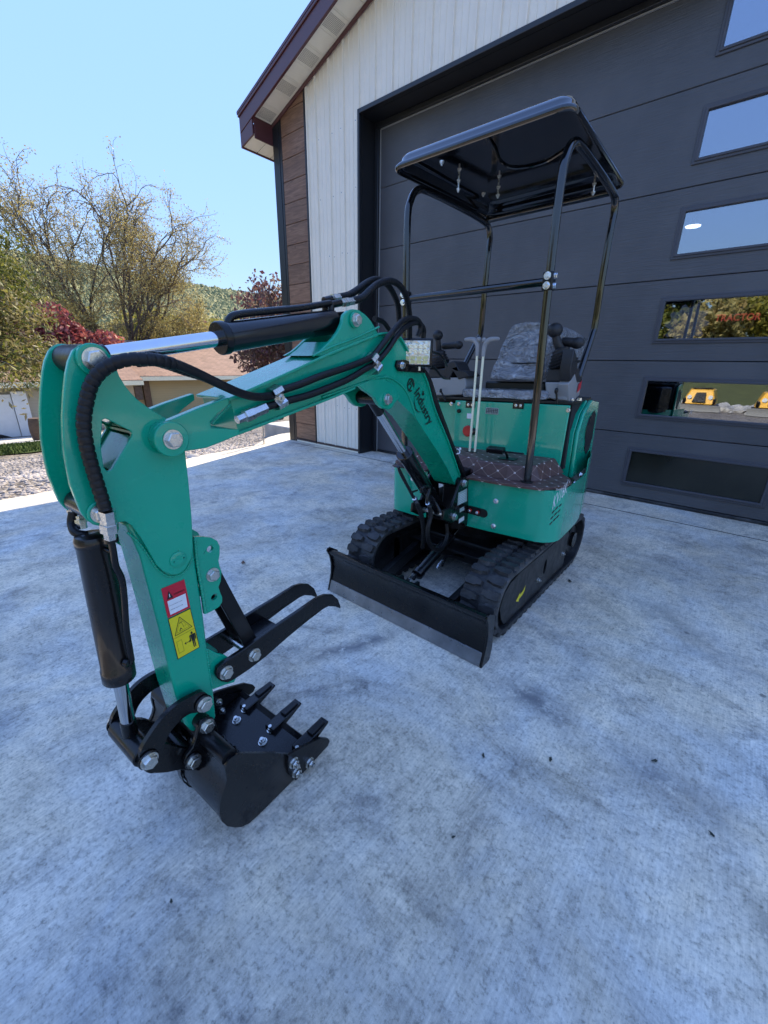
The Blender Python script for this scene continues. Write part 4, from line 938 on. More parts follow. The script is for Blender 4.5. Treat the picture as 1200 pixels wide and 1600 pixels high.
for side in (1, -1):
    xo = UC+side*.437; xi = UC+side*.262; xm = (xo+xi)/2
    outer, inner = [], []
    for i in range(72):
        s = TOT*i/72; y, z, _, _ = path_at(s, TR); outer.append((y, z)); y, z, _, _ = path_at(s, TR-.022); inner.append((y, z))
    b = MB(); k = len(outer)
    V = [[b.v((x, *p)) for p in L] for x in (xi, xo) for L in (outer, inner)]
    for i in range(k):
        j = (i+1) % k
        b.f([V[0][i], V[0][j], V[2][j], V[2][i]]); b.f([V[1][i], V[3][i], V[3][j], V[1][j]]); b.f([V[0][i], V[1][i], V[1][j], V[0][j]]); b.f([V[2][i], V[2][j], V[3][j], V[3][i]])
    tr = b.build('rubber_track', 'rubber', EX_, bevel=.004)
    nl = 46
    for i in range(nl):
        for c in (0, 1):
            s = TOT*(i+.5*c)/nl; y, z, ny, nz = path_at(s, TR-.002)
            ex = Vector((1 if c == 0 else -1, 0, 0)); ez = Vector((0, ny, nz)); ey = ez.cross(ex)
            xx = xm+(.046 if c else -.046)
            mt = Matrix(((ex.x, ey.x, ez.x, xx), (ex.y, ey.y, ez.y, y), (ex.z, ey.z, ez.z, z), (0, 0, 0, 1)))
            o = bpy.data.objects.new('lug', LUG); COL.objects.link(o); setw(o, mt, tr)
    # frame: side beam with rounded oval window
    yA, yB = -2.70, -1.90
    oval = [(-2.27+.018*math.cos(a), .17+.042*math.sin(a)) for a in np.linspace(0, 2*math.pi, 17)[:-1]]
    fpoly = [(-2.80, .165), (-2.775, .105), (-2.735, .058), (-2.69, .045), (-1.95, .045), (-1.93, .06), (-1.93, .262), (-1.95, .275), (-2.62, .275), (-2.72, .262), (-2.78, .225)]
    fx = xo-.012*side
    b = MB(); b.prism(fpoly, 0, fx, fx-.012*side, [oval]); fr_ = b.build('track_frame', 'black_steel', EX_, bevel=.003, smooth=False)
    b = MB(); b.box((fx-.014*side, -2.66, .06), (xi+.02*side, -1.92, .25)); b.build('roller_housing', 'black_steel', fr_, bevel=.006)
    for y_ in (-2.42, -2.06): bolt(WF, (fx+.001*side, y_+.06, .13+(y_+2.42)*.06), (side, 0, 0), fr_, NUT, 1.1)
    # sprocket and idler
    b = MB(); b.cyl((xi+.03*side, CY1, CZ), (xo-.03*side, CY1, CZ), .085, n=20)
    for i in range(10):
        a = i*math.pi/5; b.prism([(CY1+.10*math.cos(a+t)*q, CZ+.10*math.sin(a+t)*q) for t, q in ((-.16, .8), (-.08, 1.18), (.08, 1.18), (.16, .8))], 0, xm-.02, xm+.02)
    sp_ = b.build('sprocket', 'black_steel', EX_, bevel=.002); b = MB(); b.cyl((xo-.03*side, CY1, CZ), (xo-.012*side, CY1, CZ), .045, n=20); b.build('hub', 'black', sp_)
    b = MB(); b.cyl((xi+.02*side, CY0, CZ), (xo-.03*side, CY0, CZ), .118, n=28); b.build('idler_wheel', 'black_steel', EX_, bevel=.004)
    for y_ in (-2.5, -2.25, -2.0):
        b = MB(); b.cyl((xi+.02*side, y_, .072), (xo-.02*side, y_, .072), .045, n=16); b.build('roller', 'black_steel', EX_, bevel=.003)
    if side > 0:
        ar = [WF.un(px_, py_, 0, fx+.0015) for px_, py_ in ((829, 912), (808, 936), (811, 927), (809, 924), (819, 924), (822, 922), (825, 924), (827, 923))]
        # arrow pointing forward and down along the frame
        arr = [(-2.612, .118), (-2.575, .142), (-2.578, .131), (-2.545, .141), (-2.528, .166), (-2.530, .126), (-2.545, .115), (-2.565, .108), (-2.56, .098)]
        decal(WF, [(fx, y_, z_) for y_, z_ in ((-2.628, .128), (-2.588, .158), (-2.586, .146), (-2.556, .150), (-2.528, .172), (-2.534, .142), (-2.556, .128), (-2.590, .124), (-2.592, .110))], .0012, 'yellow_paint', fr_, 'arrow_sticker', 0)
# centre frame
b = MB(); b.box((UC-.25, -2.45, .13), (UC+.25, -1.95, .26)); b.build('centre_frame', 'black_steel', EX_, bevel=.01)
for yy in (-2.40, -2.02):
    b = MB(); b.box((UC-.30, yy-.04, .16), (UC+.30, yy+.04, .23)); b.build('cross_member', 'black_steel', EX_, bevel=.006)
b = MB(); b.prism([(UC-.255, -2.55), (UC+.255, -2.55), (UC+.19, -2.452), (UC-.19, -2.452)], 2, .225, .237); b.build('front_plate', 'black_steel', EX_, bevel=.003)
b = MB(); b.lathe((UC, -2.17, .255), (UC, -2.17, 1), [(0, .21), (.03, .21), (.031, .235), (.075, .235), (.076, .22), (.10, .22)], 40); b.build('slew_ring', 'black_steel', EX_, bevel=.002)
# ---- dozer blade
bx0, bx1 = -1.476, -.558
prof = [(-2.992, .002), (-2.976, .060), (-2.966, .095), (-2.961, .135), (-2.966, .175), (-2.978, .205), (-2.990, .222), (-2.990, .232), (-2.972, .234), (-2.950, .225), (-2.942, .20), (-2.938, .14), (-2.944, .08), (-2.958, .04), (-2.978, .002)]
b = MB(); b.prism(prof, 0, bx0+.011, bx1-.011); bl = b.build('dozer_blade', 'black', EX_, bevel=.0015, angle=50)
for x in (bx0, bx1-.010):
    b = MB(); b.prism([(-2.998, .0), (-2.982, .06), (-2.974, .10), (-2.972, .15), (-2.982, .20), (-3.000, .232), (-2.995, .245), (-2.975, .247), (-2.925, .215), (-2.915, .05), (-2.93, .0)], 0, x, x+.010); b.build('end_plate', 'black', bl, bevel=.002)
b = MB(); b.prism([(-2.9985, .0015), (-2.981, .058), (-2.975, .058), (-2.992, .0015)], 0, bx0+.012, bx1-.012); b.build('cutting_edge', 'edge_steel', bl, bevel=.001)
b = MB(); b.prism([(-2.936, .06), (-2.90, .075), (-2.90, .15), (-2.936, .165)], 0, bx0+.02, bx1-.02); b.build('stiffener', 'black_steel', bl, bevel=.003)
for sx in (-1, 1):
    xx = UC+sx*.20; b = MB(); b.hexa([(xx-.018, -2.93, .06), (xx+.018, -2.93, .06), (xx+.018+sx*.02, -2.50, .15), (xx-.018+sx*.02, -2.50, .15), (xx-.018, -2.93, .125), (xx+.018, -2.93, .125), (xx+.018+sx*.02, -2.50, .21), (xx-.018+sx*.02, -2.50, .21)]); b.build('blade_arm', 'black_steel', bl, bevel=.004)
# blade cylinder
p0 = np.array([-1.03, -2.44, .315]); p1 = np.array([-1.02, -2.905, .155]); d = (p1-p0)/np.linalg.norm(p1-p0)
b = MB(); b.lathe(p0+d*.07, p1, [(0, .026), (.30, .026), (.301, .030), (.33, .030), (.335, .02)], 24); bc = b.build('blade_cylinder', 'barrel', EX_, bevel=.002)
b = MB(); b.cyl(p0-d*.02, p0+d*.08, .014, n=16); b.build('rod', 'chrome', bc)
b = MB(); b.box((-1.075, -2.935, .115), (-1.058, -2.87, .19)); b.box((-.982, -2.935, .115), (-.965, -2.87, .19)); b.build('clevis', 'black_steel', bc, bevel=.004)
# ---- hydraulic hoses under the boom foot
def hose(pts, r=.0085, name='hydraulic_hose', mat='hose', parent=None, fr=WF, sleeve=False, n=10):
    if sleeve:
        Q, R_ = spiral(pts, r); b = MB(fr); b.tube(Q, R_, n); return b.build(name, mat, parent or EX_, angle=80)
    b = MB(fr); b.tube(catmull(pts, 8), r, n); return b.build(name, mat, parent or EX_, angle=80)
def fitting(p, q, r, parent, fr=WF, mat='zinc_bright'):
    p, q = np.array(p, float), np.array(q, float); L = np.linalg.norm(q-p)
    b = MB(fr); b.lathe(p, q, [(0, r*.8), (L*.25, r*.8), (L*.26, r*1.15), (L*.55, r*1.15), (L*.56, r), (L, r)], 6); return b.build('hose_fitting', mat, parent, angle=30)
def hp(x, y, ax, v): return tuple(WF.un(x, y, ax, v))
h_ = hose([hp(646, 905, 1, -2.86), hp(655, 890, 1, -2.78), hp(668, 872, 1, -2.66), hp(680, 862, 1, -2.55), hp(690, 850, 1, -2.45)], .008, sleeve=True)
fitting(hp(634, 913, 1, -2.88), hp(646, 896, 1, -2.85), .010, h_)
h_ = hose([hp(690, 884, 1, -2.62), hp(697, 870, 1, -2.55), hp(712, 868, 1, -2.5), hp(728, 872, 1, -2.42)], .008, sleeve=True)
fitting(hp(683, 888, 1, -2.65), hp(692, 876, 1, -2.6), .010, h_)
for q in ((629, 870, 640, 850, 655, 842, 668, 850), (641, 880, 650, 862, 656, 845, 672, 835), (735, 905, 740, 880, 746, 858, 735, 842)):
    hose([hp(q[0], q[1], 1, -2.35), hp(q[2], q[3], 1, -2.4), hp(q[4], q[5], 1, -2.42), hp(q[6], q[7], 1, -2.35)], .006)

# ---- slewing upper body
Hn = HF
b = MB(HF)
plate = [(-.36, -.33), (.41, -.33), (.455, -.26), (.455, .30), (.38, .52), (.15, .62), (-.12, .62), (-.38, .50), (-.42, .25), (-.42, -.26)]
b.prism(plate, 2, .355, .372); deck = b.build('turntable', 'black_steel', EX_, bevel=.003)
# front skirt: right portion wraps round the corner, a left portion beyond the swing post
def strip_wall(fr, plan, z0, z1, name, mat, parent, thick=.004, z0f=None, z1f=None, bevel=0):
    b = MB(fr); k = len(plan); P = [np.array(p, float) for p in plan]; nrm = []
    for i in range(k):
        d = P[min(i+1, k-1)]-P[max(i-1, 0)]; d /= np.linalg.norm(d); nrm.append(np.array([-d[1], d[0]]))
    g0 = z0f or (lambda p: z0); g1 = z1f or (lambda p: z1)
    A = [(b.v((*p, g0(p))), b.v((*p, g1(p)))) for p in P]; I = [(b.v((*(p+n*thick), g0(p))), b.v((*(p+n*thick), g1(p)))) for p, n in zip(P, nrm)]
    for i in range(k-1):
        b.f([A[i][0], A[i+1][0], A[i+1][1], A[i][1]]); b.f([I[i][0], I[i][1], I[i+1][1], I[i+1][0]]); b.f([A[i][0], I[i][0], I[i+1][0], A[i+1][0]]); b.f([A[i][1], A[i+1][1], I[i+1][1], I[i][1]])
    for i in (0, k-1): b.f([A[i][0], A[i][1], I[i][1], I[i][0]])
    return b.build(name, mat, parent, angle=25, bevel=bevel)
SKT = .632
# right portion: x .07..  front y -.385, rounded corner, side, tail
fr_y = -.385
rp = [(.078, fr_y-.004), (.20, fr_y-.006), (.32, fr_y)]
for a in np.linspace(90, 0, 9)[1:]: rp.append((.405+.105*math.cos(rad(a)), fr_y+.105-.105*math.sin(rad(a))))
rp += [(.512, -.12), (.510, .0), (.502, .10)]
skr = strip_wall(HF, rp[:], .385, SKT, 'front_skirt', 'green_sheet', EX_)
# oval port with red capped fittings
c0 = HF.un(738, 797, 1, fr_y-.005); c1 = HF.un(756, 802, 1, fr_y-.005)
b = MB(HF); pp = []; rr = .021
for a in np.linspace(-90, 90, 9): pp.append((c1[0]+rr*math.cos(rad(a)), c1[2]+rr*math.sin(rad(a))))
for a in np.linspace(90, 270, 9): pp.append((c0[0]-.012+rr*math.cos(rad(a)), c0[2]+rr*math.sin(rad(a))))
b.prism(pp, 1, fr_y-.0085, fr_y-.0065); op = b.build('port', 'black_print', skr, smooth=False)
for q in ((735, 797), (747, 800)):
    b = MB(HF); c = HF.un(*q, 1, fr_y-.01); b.cyl(c, c+np.array([0, -.014, 0]), .009, n=12); b.build('red_cap', 'red_cap', skr, bevel=.002); bolt(HF, c+np.array([0, -.014, 0]), (0, -1, 0), skr, DOT, .8)
for q in ((775, 783), (771, 822)): bolt_px(HF, *q, 1, fr_y-.006, (0, -1, 0), skr, DOT, 1.35)
# left portion
lpn = [(-.42, .12), (-.425, -.10), (-.42, -.24)]
for a in np.linspace(180, 90, 7)[1:]: lpn.append((-.34+.08*math.cos(rad(a)), fr_y+.10-.08*math.sin(rad(a))-.02))
lpn += [(-.24, fr_y-.006), (-.16, fr_y-.004)]
skl = strip_wall(HF, lpn, .375, SKT-.0, 'front_skirt', 'green_sheet', EX_)
for q in ((645, 748), (647, 793), (660, 793)): bolt_px(HF, *q, 1, fr_y-.008, (0, -1, 0), skl, DOT, 1.35)
# right tail skirt curving behind
tail = [(.503, .102), (.49, .22), (.46, .35), (.40, .48), (.30, .57), (.12, .63), (-.12, .63), (-.30, .57), (-.40, .46), (-.43, .30), (-.42, .125)]
skt = strip_wall(HF, tail, .40, .70, 'tail_skirt', 'green_sheet', EX_, z0f=lambda p: .40+.06*max(0, p[1]-.1))
for q in ((898, 755), (882, 804)): bolt_px(HF, *q, 0, .50, (1, 0, 0), skt, DOT, 1.3)
bolt_px(HF, 907, 741, 0, .46, (1, .2, 0), skt, DOT, 1.3); bolt_px(HF, 906, 743, 0, .48, (1, .2, 0), skt, DOT, 1.2)
# lettering and louvres on the right side
def side_pt(x, y): return HF.un(x, y, 0, .5115)
o_ = side_pt(861, 797); e_ = side_pt(885, 768); t_ = side_pt(863, 776)
L_ = np.linalg.norm(e_-o_)
text(HF, 'KV16K', (.5135, o_[1], o_[2]), (0, (e_[1]-o_[1])/3.05, (e_[2]-o_[2])/3.05), (0, .0, .082), 'white_print', skr, bold=.004, shear=.12, depth=.001)
text(HF, 'TM', (.5135, e_[1]+.008, e_[2]+.035), (0, .012, .0), (0, 0, .016), 'white_print', skr, depth=.001, bold=.01)
for px_, py_ in ((864, 799.7), (869.4, 794), (875, 789.6), (862, 809), (867.7, 803), (873, 798.4), (860.5, 817.5), (866, 812), (871, 807)):
    P_ = side_pt(px_, py_); b = MB(HF); y0, z0 = P_[1], P_[2]
    b.prism([(y0-.016, z0-.004), (y0+.014, z0-.002), (y0+.018, z0+.004), (y0-.012, z0+.002)], 0, .511, .5135); b.build('louvre', 'black_print', skr, smooth=False)

# ---- floor mat: flat apron and raised step, quilted
def uvmesh(name, faces, mat, parent, fr, bevel=0, smooth=False):
    """faces: list of (points, uvs) in frame coordinates"""
    bm = bmesh.new(); uvl = bm.loops.layers.uv.new('uv'); cache = {}
    for P, U in faces:
        vs = []
        for p in P:
            k_ = tuple(np.round(p, 5)); 
            if k_ not in cache: cache[k_] = bm.verts.new(Vector(fr.w(p)))
            vs.append(cache[k_])
        try: f = bm.faces.new(vs)
        except ValueError: continue
        for lp_, u in zip(f.loops, U): lp_[uvl].uv = u
    bmesh.ops.recalc_face_normals(bm, faces=bm.faces)
    me = bpy.data.meshes.new(name); bm.to_mesh(me); bm.free(); return link_mesh(name, me, mat, Matrix.Identity(4), parent, bevel, 2, smooth)
def mat_slab(plan, z0, z1, name):
    fs = [([(x, y, z1) for x, y in plan], [(x, y) for x, y in plan])]; k = len(plan); s_ = 0
    for i in range(k):
        a, c = plan[i], plan[(i+1) % k]; L = math.dist(a, c)
        fs.append(([(*a, z0), (*c, z0), (*c, z1), (*a, z1)], [(s_, 0), (s_+L, 0), (s_+L, z1-z0), (s_, z1-z0)])); s_ += L
    return uvmesh(name, fs, 'quilt', EX_, HF, .003)
MZ = .645
fmat = [(.074, fr_y-.030), (.22, fr_y-.033), (.36, fr_y-.026), (.43, fr_y-.012), (.476, -.335), (.499, -.27), (.507, -.205), (.480, -.135), (.435, -.075), (.40, -.02), (-.36, -.02), (-.445, -.06), (-.455, -.18), (-.42, -.32), (-.34, fr_y-.02), (-.16, fr_y-.03), (-.15, -.30), (.066, -.30)]
mat_slab(fmat, SKT+.001, MZ, 'floor_mat')
def raised(plan, inset, z0, z1, name):
    top = [(x, y) for x, y in inset]; k = len(plan); fs = [([(x, y, z1) for x, y in top], [(x, y) for x, y in top])]; s_ = 0
    for i in range(k):
        a, c = plan[i], plan[(i+1) % k]; A, C = top[i], top[(i+1) % k]; L = math.dist(a, c); h = math.hypot(z1-z0, math.dist(a, A))
        fs.append(([(*a, z0), (*c, z0), (*C, z1), (*A, z1)], [(s_, 0), (s_+L, 0), (s_+L-.0, h), (s_+.0, h)])); s_ += L
    return uvmesh(name, fs, 'quilt', EX_, HF, .007)
step_plan = [(.072, -.345), (.25, -.352), (.335, -.335), (.385, -.27), (.425, -.03), (-.33, -.03), (-.33, -.29), (.0, -.292), (.06, -.295)]
step_top = [(.080, -.322), (.245, -.328), (.315, -.312), (.352, -.255), (.375, -.03), (-.31, -.03), (-.31, -.265), (.01, -.268), (.066, -.275)]
raised(step_plan, step_top, MZ+.001, .712, 'raised_step')
# pedal
pc = HF.un(762, 712, 1, -.19)
b = MB(HF); b.box((.155, -.235, .713), (.235, -.175, .716)); pd = b.build('pedal', 'black_print', EX_)
b = MB(HF); b.tube(catmull([(.19, -.20, .715), (.19, -.215, .735), (.185, -.225, .752)], 4), .006, 8); b.build('pedal_post', 'black', pd)
b = MB(HF); b.hexa([(.10, -.262, .742), (.185, -.262, .742), (.185, -.218, .752), (.10, -.218, .752), (.10, -.270, .766), (.185, -.270, .766), (.185, -.226, .775), (.10, -.226, .775)]); b.build('pedal_plate', 'black', pd, bevel=.003)
b = MB(HF); b.tube(catmull([(.185, -.23, .752), (.23, -.225, .752), (.27, -.215, .75), (.262, -.20, .748)], 5), .004, 8); b.build('pedal_wire', 'black', pd)

# ---- seat box front, top deck, hinges
SB = -.04
b = MB(HF)
tl, tr_, br_, bl_ = HF.un(711.5, 625, 1, SB), HF.un(891, 633.5, 1, SB), HF.un(872, 745, 1, SB-.005), HF.un(708, 720, 1, SB)
b.prism([(tl[0], bl_[2]-.05), (br_[0]-.005, br_[2]-.09), (tr_[0], tr_[2]), (tl[0], tl[2]-.002)], 1, SB, SB+.012); sbx = b.build('seat_box', 'green_sheet', EX_, bevel=.004)
b = MB(HF); b.box((-.40, SB+.035, .65), (tl[0]-.004, SB+.047, .955)); b.build('seat_box_side', 'green_sheet', sbx, bevel=.004)
b = MB(HF); b.prism([(-.34, SB-.0), (.42, SB-.0), (.425, .06), (.40, .42), (.25, .52), (-.2, .52), (-.36, .42), (-.40, .06)], 2, .978, .990); b.build('top_deck', 'black_print', sbx, bevel=.002)
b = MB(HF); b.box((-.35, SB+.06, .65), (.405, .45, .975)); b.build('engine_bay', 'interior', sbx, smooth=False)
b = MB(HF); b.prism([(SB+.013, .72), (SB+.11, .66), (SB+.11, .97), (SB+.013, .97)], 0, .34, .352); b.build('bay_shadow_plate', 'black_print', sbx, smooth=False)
for q, w_ in (((735, 631), .056), ((810, 632), .058)):
    c = HF.un(*q, 1, SB-.003); b = MB(HF); b.box((c[0]-w_*.5, SB-.004, c[2]-.022), (c[0]+w_*.5, SB-.001, c[2]+.012)); b.box((c[0]-w_*.5, SB-.004, c[2]+.013), (c[0]+w_*.5, SB+.04, c[2]+.016)); hg = b.build('hinge', 'black', sbx, bevel=.001)
    for dx in (-.012, .012): bolt(HF, (c[0]+dx, SB-.0045, c[2]-.005), (0, -1, 0), hg, DOT, .8)
for q in ((888, 641), (705, 631), (717, 631)): bolt_px(HF, *q, 1, SB-.001, (0, -1, 0), sbx, DOT, 1.1)
c = HF.un(769, 642, 1, SB); b = MB(HF); b.box((c[0]-.036, SB-.003, c[2]-.017), (c[0]+.036, SB-.0005, c[2]+.017)); pl_ = b.build('label_plate', 'label_grey', sbx)
b = MB(HF); b.box((c[0]-.032, SB-.0042, c[2]-.013), (c[0]+.032, SB-.0032, c[2]+.013)); b.build('label_panel', 'black_print', pl_)
for i in range(6):
    for j in range(3):
        b = MB(HF); x_, z_ = c[0]-.028+i*.0098, c[2]-.011+j*.0082; b.box((x_, SB-.0050, z_), (x_+.0065, SB-.0043, z_+.0045)); b.build('icon', 'label_grey', pl_, smooth=False)
c = HF.un(734, 650, 1, SB); b = MB(HF); b.box((c[0]-.016, SB-.003, c[2]-.014), (c[0]+.016, SB-.0005, c[2]+.014)); b.build('paper_label', 'white_print', sbx)
c = HF.un(718, 642, 1, SB); b = MB(HF); b.cyl(c, c+np.array([0, -.014, 0]), .011, n=16); b.build('key_switch', 'black', sbx, bevel=.002)
c = HF.un(733, 673, 1, SB); b = MB(HF); b.lathe(c, c+np.array([0, -.1, 0]), [(0, .012), (.012, .014), (.013, .031), (.020, .031), (.024, .026)], 20); b.build('red_knob', 'red_cap', sbx, bevel=.002)
c = HF.un(740, 674, 1, SB); b = MB(HF); b.lathe(c, c+np.array([0, -.1, 0]), [(0, .02), (.016, .018), (.02, .014)], 16); b.build('black_knob', 'black', sbx, bevel=.002); bolt(HF, c+np.array([0, -.02, 0]), (0, -1, 0), sbx, DOT, .5)
# right engine cover: chamfered front edge, oval black grille
cx = .445
def SP(x, y, xx=cx): q = HF.un(x, y, 0, xx); return (q[1], q[2])
cov = [SP(892, 741), SP(893, 676), SP(904, 645), SP(923, 627), SP(922, 640)]
yb, zt = .34, .985
cov = [(.06, .600), (.055, .835), (.115, .925), (.235, .985), (.42, .965), (.44, .60)]
b = MB(HF); b.prism(cov, 0, cx-.02, cx); ec = b.build('engine_cover', 'green_sheet', EX_, bevel=.007, seg=3)
b = MB(HF); b.prism([(.056, .600), (.051, .835), (.111, .925), (.231, .985), (.229, .960), (.125, .905), (.075, .83), (.08, .600)], 0, cx-.055, cx-.021); b.build('cover_flange', 'green_sheet', ec, bevel=.003)
gr = [SP(909, 688), SP(904, 704), SP(907, 707), SP(912, 703), SP(919, 668), SP(921, 646), SP(917, 643), SP(911, 650)]
gr = [(.265, .70), (.225, .735), (.215, .80), (.235, .87), (.28, .915), (.335, .925), (.37, .90), (.375, .78), (.345, .72), (.30, .695)]
b = MB(HF); b.prism(gr, 0, cx+.0005, cx+.003); b.build('grille', 'grille', ec, smooth=False)
for r0 in (.075, .050):
    b = MB(HF); P = [(cx+.0015, .262+r0*.85*math.cos(a), .825+r0*math.sin(a)) for a in np.linspace(rad(95), rad(250), 10)]; b.tube(P, .0035, 6); b.build('crescent_mark', 'black_print', ec)
b = MB(HF); b.prism([(SB+.05, .645), (.10, .645), (.44, .62), (.44, .598), (SB+.05, .598)], 0, .33, cx-.06); b.build('side_shelf', 'green_sheet', ec, bevel=.002)
b = MB(HF); b.box((-.40, .07, .64), (-.38, .46, .96)); b.build('engine_cover', 'green_sheet', EX_, bevel=.006)
b = MB(HF); b.prism([(-.38, .47), (.40, .47), (.30, .60), (-.28, .60)], 2, .66, .96); b.build('rear_cover', 'black', EX_, bevel=.02)
bolt_px(HF, 905, 625, 2, 1.0, (0, 0, 1), EX_, DOT, 1.4); bolt(HF, (.40, .02, .995), (0, 0, 1), EX_, DOT, 1.2)

# ---- control levers with T grips
for (x0, y0, x1, y1, sgn) in ((733, 715, 745.5, 556, -1), (741, 716, 755, 557, 1)):
    yy = -.12; a = HF.un(x0, y0, 1, yy-.02); c = HF.un(x1, y1, 1, yy)
    b = MB(HF); b.cyl(a-np.array([0, 0, .02]), c, .0062, n=12); lv = b.build('control_lever', 'cream', EX_)
    b = MB(HF); d_ = (c-a)/np.linalg.norm(c-a); g0 = c-d_*.0
    pts = [c, c+d_*.03, c+d_*.058+np.array([sgn*.006, 0, 0]), c+d_*.076+np.array([sgn*.024, 0, 0]), c+d_*.080+np.array([sgn*.05, 0, 0]), c+d_*.080+np.array([sgn*.072, 0, 0])]
    b.tube(catmull(pts, 5), list(np.interp(np.linspace(0, 1, 26), [0, .3, .6, 1], [.0085, .0115, .0125, .009])), 12)
    b.ball(c+d_*.078-np.array([sgn*.003, 0, 0]), .0122, 10); b.ball(c+d_*.080+np.array([sgn*.070, 0, 0]), .0092, 10); b.build('grip', 'grip', lv, angle=80)
    b = MB(HF); b.box((a[0]-.015, a[1]-.012, .712), (a[0]+.015, a[1]+.012, .7145)); b.build('slot', 'black_print', lv)

# ---- seat
sy = .12
def QH(pts, y): return [(HF.un(x, yy_, 1, y)[0], HF.un(x, yy_, 1, y)[2]) for x, yy_ in pts]
def cushion(name, outline, y0, y1, puff, parent, mat='seat_wrap', lean=0., n=5, sharp=(), seg=4, bev=.028):
    P = smooth_poly(outline, sharp, n); c = np.mean(P, 0); b = MB(HF); rows = []
    for sc, dy in ((.90, -puff), (.97, -puff*.75), (1.0, 0), (1.0, 1), (.95, 1.12)):
        yy_ = y0+dy if sc < 1 or dy == 0 else y0+(y1-y0)*dy
        rows.append([b.v(((p[0]-c[0])*sc+c[0], yy_+lean*(p[1]-c[1]), (p[1]-c[1])*sc+c[1])) for p in P])
    k = len(P)
    for i in range(len(rows)-1):
        for j in range(k): b.f([rows[i][j], rows[i][(j+1) % k], rows[i+1][(j+1) % k], rows[i+1][j]])
    # front: inner rings to the middle so it can pillow
    prev = rows[0]
    for sc, dy in ((.72, -puff*.2), (.68, puff*.5), (.35, puff*.1), (.02, 0)):
        r_ = [b.v(((p[0]-c[0])*sc+c[0], y0+dy+lean*(p[1]-c[1])*sc, (p[1]-c[1])*sc+c[1])) for p in P]
        for j in range(k): b.f([prev[j], r_[j], r_[(j+1) % k], prev[(j+1) % k]])
        prev = r_
    b.f(prev); b.f(rows[-1][::-1])
    o = b.build(name, mat, parent, angle=75)
    sm_ = o.modifiers.new('sub', 'SUBSURF'); sm_.levels = 1; sm_.render_levels = 2
    tx = bpy.data.textures.new('wrinkle', 'CLOUDS'); tx.noise_scale = .09; tx.noise_depth = 2
    dm = o.modifiers.new('wrinkle', 'DISPLACE'); dm.texture = tx; dm.strength = .022; dm.mid_level = .5; dm.texture_coords = 'LOCAL'
    return o
seat = None
bo = QH([(771, 594), (775, 572), (788, 534), (797, 511), (810, 504), (832, 502), (850, 503), (860, 510), (863, 528), (858, 560), (852, 596)], .10)
seat = cushion('seat_back', bo, .10, .14, .016, EX_, lean=.25, sharp=(0, 10))
b = MB(HF); zc = 1.02
so_ = [(-.165+.0, .985), (-.165, .985)]
b.prism([(-.165, -.055), (.30, -.055), (.325, .05), (.30, .17), (-.14, .17), (-.18, .05)], 2, .993, 1.035); sc_ = b.build('seat_cushion', 'seat_wrap', EX_, bevel=.018, seg=4)
tx = bpy.data.textures.new('wrinkle', 'CLOUDS'); tx.noise_scale = .05
sb_ = sc_.modifiers.new('sub', 'SUBSURF'); sb_.levels = 2; sb_.render_levels = 3; sb_.subdivision_type = 'SIMPLE'; dm = sc_.modifiers.new('w', 'DISPLACE'); dm.texture = tx; dm.strength = .012; dm.texture_coords = 'LOCAL'
b = MB(HF); b.box((-.10, .10, 1.02), (.24, .16, 1.075)); b.build('seat_bracket', 'black_print', seat, bevel=.01)
for z_, s_ in ((.42, .02),):
    pass
for zz_ in (1.17, 1.10):
    c = np.mean(bo, 0); b = MB(HF); b.tube([(c[0]-.115, .104+.25*(zz_-c[1]), zz_), (c[0], .100+.25*(zz_-c[1]), zz_-.003), (c[0]+.115, .104+.25*(zz_-c[1]), zz_)], .0035, 6); b.build('seam', 'black_print', seat)

# ---- control consoles
def console(pts_low, pts_up, y0, depth, boot, stick, knob, kr, handle, label, bend):
    lo = QH(pts_low, y0); up = QH(pts_up, y0)
    b = MB(HF); b.prism(lo, 1, y0, y0+depth); cb_ = b.build('control_console', 'plastic_grey', EX_, bevel=.012, seg=3)
    b = MB(HF); b.prism(up, 1, y0+.004, y0+depth*.95); b.build('console_top', 'plastic_dark', cb_, bevel=.008, seg=3)
    # angular dark side plate sweeping to the back
    b0 = np.array(HF.un(*boot[0], 1, y0+.06)); b1 = np.array(HF.un(*boot[1], 1, y0+.06)); d_ = b1-b0; L = np.linalg.norm(d_); pr = []
    for i in range(6):
        t = i/6; R_ = (boot[2]*(1-t)+boot[3]*t)*.0036; pr += [(L*t, R_*1.0), (L*(t+.09), R_*1.06), (L*(t+.125), R_*.86)]
    pr.append((L, boot[3]*.0036))
    b = MB(HF); b.lathe(b0, b1, pr, 24); b.build('rubber_boot', 'plastic_dark', cb_, angle=80)
    s1 = np.array(HF.un(*stick, 1, y0+.04)); k1 = np.array(HF.un(*knob, 1, y0+.03))
    b = MB(HF); b.tube(catmull([b1-d_*.1, s1, k1], 6), list(np.linspace(kr*.0021, kr*.0016, 13)), 14); b.ball(k1, kr*.0034, 16, (1, 1.15, .95)); b.build('joystick', 'plastic_dark', cb_, angle=80)
    h0, h1 = np.array(HF.un(*handle[0], 1, y0+.10)), np.array(HF.un(*handle[1], 1, y0+.10))
    b = MB(HF); b.tube([h0, h1], handle[2]*.0034, 14); b.ball(h1, handle[2]*.0042, 12, (1.25, 1, 1)); b.ball(h0, handle[2]*.0034, 10); b.build('side_lever', 'plastic_dark', cb_, angle=80)
    return cb_
cr = console([(851, 597), (890, 597), (886, 627), (866, 625), (853, 619)], [(856, 576), (893, 575), (891, 597), (851, 597)], -.03, .17, ((881, 573), (876, 545), 20, 9), (871, 536), (867, 516), 10.5, ((882, 534), (902, 536), 6.5), '', 0)
